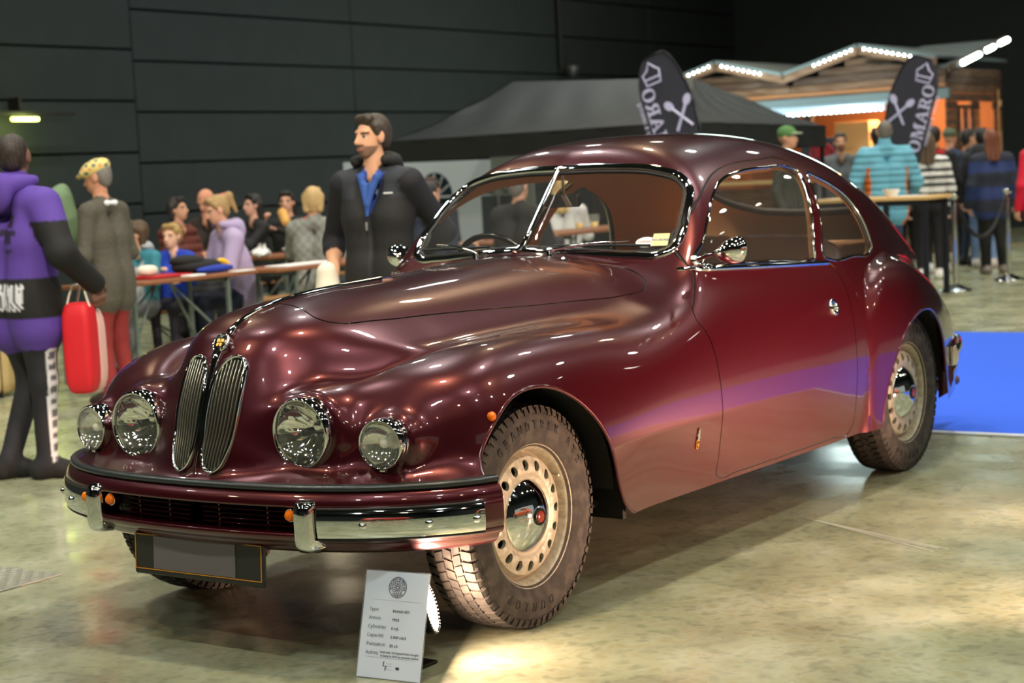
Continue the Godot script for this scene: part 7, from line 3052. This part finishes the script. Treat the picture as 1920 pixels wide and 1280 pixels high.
	var check := func(p: Vector3) -> Color:
		var q := sin(p.x * 70.0) * sin(p.y * 70.0)
		return Color(0.47, 0.48, 0.46) if q > 0.0 else Color(0.55, 0.56, 0.53)
	person("short-haired blond woman in a grey check jacket seen from behind", Vector3(6.98, 0, -6.16), toward(0.25, 0.97), {"height": 1.68, "sit": true, "top": check, "long": true, "bulk": 1.10, "arm": 1.1, "legs": Color(0.15, 0.17, 0.22), "hair": Color(0.74, 0.62, 0.42), "style": "bob", "look": Vector3(0.25, -0.1, 1.0), "left_elbow": Vector3(0.30, 0.86, 0.16), "left_wrist": Vector3(0.22, 0.82, 0.42), "extras": [["red_scarf", [cap(Vector3(-0.07, 1.155, -0.03), Vector3(0.07, 1.155, -0.03), 0.03, 0.03, Color(0.78, 0.08, 0.10)), cap(Vector3(0.07, 1.155, -0.03), Vector3(0.05, 1.13, 0.07), 0.03, 0.026, Color(0.78, 0.08, 0.10))], 0.012]]})
	person("person in dark green sitting behind the man's elbow", Vector3(8.55, 0, -6.5), toward(0.2, -0.9), {"height": 1.55, "sit": true, "top": Color(0.10, 0.17, 0.15), "hair": Color(0.1, 0.1, 0.1)})
	# --- round the tent, seen past the man and through the screen
	person("young man with glasses in navy sitting under the tent's edge", Vector3(9.42, 0, -6.75), toward(-0.15, -1.0), {"height": 1.74, "sit": true, "top": Color(0.10, 0.13, 0.20), "hair": Color(0.26, 0.17, 0.10), "skin": Color(0.82, 0.60, 0.50), "extras": [["glasses", [cap(Vector3(-0.058, 0.006, 0.088), Vector3(-0.010, 0.006, 0.100), 0.006, 0.006, Color(0.08, 0.08, 0.08)), cap(Vector3(0.010, 0.006, 0.100), Vector3(0.058, 0.006, 0.088), 0.006, 0.006, Color(0.08, 0.08, 0.08))], 0.004, "head"]]})
	person("grey-haired person in a dark coat seen through the windscreen", Vector3(7.70, 0, -4.55), toward(0.5, 0.7), {"height": 1.74, "sit": true, "top": Color(0.10, 0.10, 0.11), "bulk": 1.25, "arm": 1.2, "hair": Color(0.42, 0.40, 0.38), "style": "short"})
	person("person in dark blue seen through the left half of the windscreen", Vector3(7.40, 0, -5.25), toward(0.7, 0.6), {"height": 1.68, "sit": true, "top": Color(0.14, 0.18, 0.24), "bulk": 1.15, "hair": Color(0.15, 0.13, 0.12)})
	person("blond woman in a white top seen through the windscreen", Vector3(9.75, 0, -5.45), toward(0.3, 0.9), {"height": 1.66, "sit": true, "top": Color(0.80, 0.80, 0.80), "hair": Color(0.80, 0.68, 0.44), "style": "long"})
	# --- crowd on the right
	person("bearded person under a green cap behind the car roof", Vector3(12.2, 0, -4.27), toward(0.7, -0.4), {"height": 1.74, "top": Color(0.2, 0.22, 0.2), "style": "none", "extras": [["green_cap", [ell(Vector3(0, 0.055, -0.012), Vector3(0.088, 0.078, 0.100), Color(0.33, 0.50, 0.28)), ell(Vector3(0, 0.045, 0.11), Vector3(0.062, 0.012, 0.06), Color(0.55, 0.62, 0.52))], 0.009, "head"]]})
	person("bearded man with glasses in a grey sweater facing us", Vector3(16.0, 0, -5.38), toward(-0.1, -1.0), {"height": 1.70, "top": Color(0.38, 0.40, 0.42), "hair": Color(0.3, 0.27, 0.24), "beard": Color(0.2, 0.15, 0.12)})
	person("man in pale grey sweater with back turned at the counter", Vector3(15.5, 0, -4.68), toward(0.1, 1.0), {"height": 1.73, "top": Color(0.55, 0.55, 0.54), "hair": Color(0.16, 0.13, 0.11), "legs": Color(0.2, 0.24, 0.32), "bulk": 1.1})
	var skyb := func(p: Vector3) -> Color:
		if p.y < 1.40 and absf(p.x) > 0.145 and absf(p.x) < 0.215 and p.y < 1.25 and p.z > -0.09: return Color(0.82, 0.42, 0.12)
		return Color(0.40, 0.66, 0.76)
	person("grey-haired man in a light blue quilted jacket with orange sides", Vector3(12.95, 0, -3.52), toward(-0.05, 1.0), {"height": 1.76, "top": skyb, "quilt": 0.068, "long": true, "neck_cover": true, "legs": Color(0.17, 0.24, 0.36), "bulk": 1.14, "arm": 1.15, "shoulder": 0.205, "hair": Color(0.40, 0.38, 0.35), "style": "buzz", "left_elbow": Vector3(0.33, 1.12, 0.02), "left_wrist": Vector3(0.30, 0.92, 0.22), "right_elbow": Vector3(-0.33, 1.12, 0.02), "right_wrist": Vector3(-0.30, 0.92, 0.22)})
	var strp := func(p: Vector3) -> Color: return Color(0.85, 0.85, 0.84) if sin(p.y * 72.0) > -0.1 else Color(0.10, 0.13, 0.13)
	person("long-haired woman in a black and white striped sweater", Vector3(14.2, 0, -3.55), toward(0.25, 0.97), {"height": 1.62, "top": strp, "legs": Color(0.08, 0.08, 0.09), "shoes": Color(0.85, 0.85, 0.85), "hair": Color(0.36, 0.28, 0.20), "style": "long", "bulk": 1.08, "arm": 1.1})
	var blks := func(p: Vector3) -> Color:
		if p.z < -0.05 and p.y > 1.37 and p.y < 1.42 and absf(p.x) < 0.12: return Color(0.72, 0.10, 0.10)
		if p.z < -0.05 and p.y > 1.24 and p.y < 1.30 and absf(p.x) < 0.12 and sin(p.x * 120.0) > -0.3: return Color(0.70, 0.62, 0.22)
		return Color(0.08, 0.08, 0.085)
	person("dark-haired man in a black shirt with red and yellow back print", Vector3(15.2, 0, -3.86), toward(0.15, 1.0), {"height": 1.70, "top": blks, "hair": Color(0.10, 0.08, 0.07), "legs": Color(0.10, 0.11, 0.13), "shoes": Color(0.8, 0.8, 0.8)})
	person("person in a white cap between striped sweater and blue jacket", Vector3(15.5, 0, -4.32), toward(-0.4, 0.9), {"height": 1.58, "top": Color(0.2, 0.2, 0.22), "style": "none", "extras": [["white_cap", [ell(Vector3(0, 0.055, -0.012), Vector3(0.088, 0.075, 0.100), Color(0.88, 0.87, 0.83)), ell(Vector3(0, 0.045, 0.10), Vector3(0.062, 0.012, 0.05), Color(0.88, 0.87, 0.83))], 0.010, "head"]]})
	person("fair-haired person under an olive cap in the queue", Vector3(16.6, 0, -4.20), toward(0.5, 0.6), {"height": 1.68, "top": Color(0.14, 0.20, 0.34), "style": "none", "extras": [["olive_cap", [ell(Vector3(0, 0.055, -0.012), Vector3(0.088, 0.075, 0.100), Color(0.32, 0.36, 0.27))], 0.010, "head"]]})
	person("dark-haired man in navy turned sideways in the queue", Vector3(16.4, 0, -3.90), toward(0.9, 0.3), {"height": 1.66, "top": Color(0.11, 0.13, 0.20), "hair": Color(0.10, 0.08, 0.07), "legs": Color(0.16, 0.2, 0.3)})
	person("person in a black hooded jacket and pale jeans in the queue", Vector3(15.9, 0, -3.55), toward(0.3, 0.9), {"height": 1.66, "top": Color(0.14, 0.15, 0.17), "hood": Color(0.15, 0.16, 0.18), "hair": Color(0.09, 0.08, 0.07), "legs": Color(0.42, 0.52, 0.68), "shoes": Color(0.75, 0.72, 0.70)})
	var nav := func(p: Vector3) -> Color: return Color(0.13, 0.19, 0.38) if sin(p.y * 22.0 + 0.5) > 0.1 else Color(0.13, 0.14, 0.20)
	person("auburn-haired woman in a dark blue banded sweater", Vector3(14.9, 0, -3.08), toward(-0.05, 1.0), {"height": 1.62, "top": nav, "long": true, "legs": Color(0.07, 0.07, 0.08), "leg_width": 1.25, "hair": Color(0.42, 0.22, 0.14), "style": "long", "bulk": 1.16, "arm": 1.2, "shoes": Color(0.55, 0.50, 0.48)})
	person("person in a crimson coat cut off by the right edge", Vector3(12.9, 0, -1.86), toward(-0.2, 0.9), {"height": 1.66, "top": Color(0.78, 0.05, 0.20), "long": true, "hair": Color(0.3, 0.2, 0.15), "legs": Color(0.08, 0.08, 0.1), "bulk": 1.1})
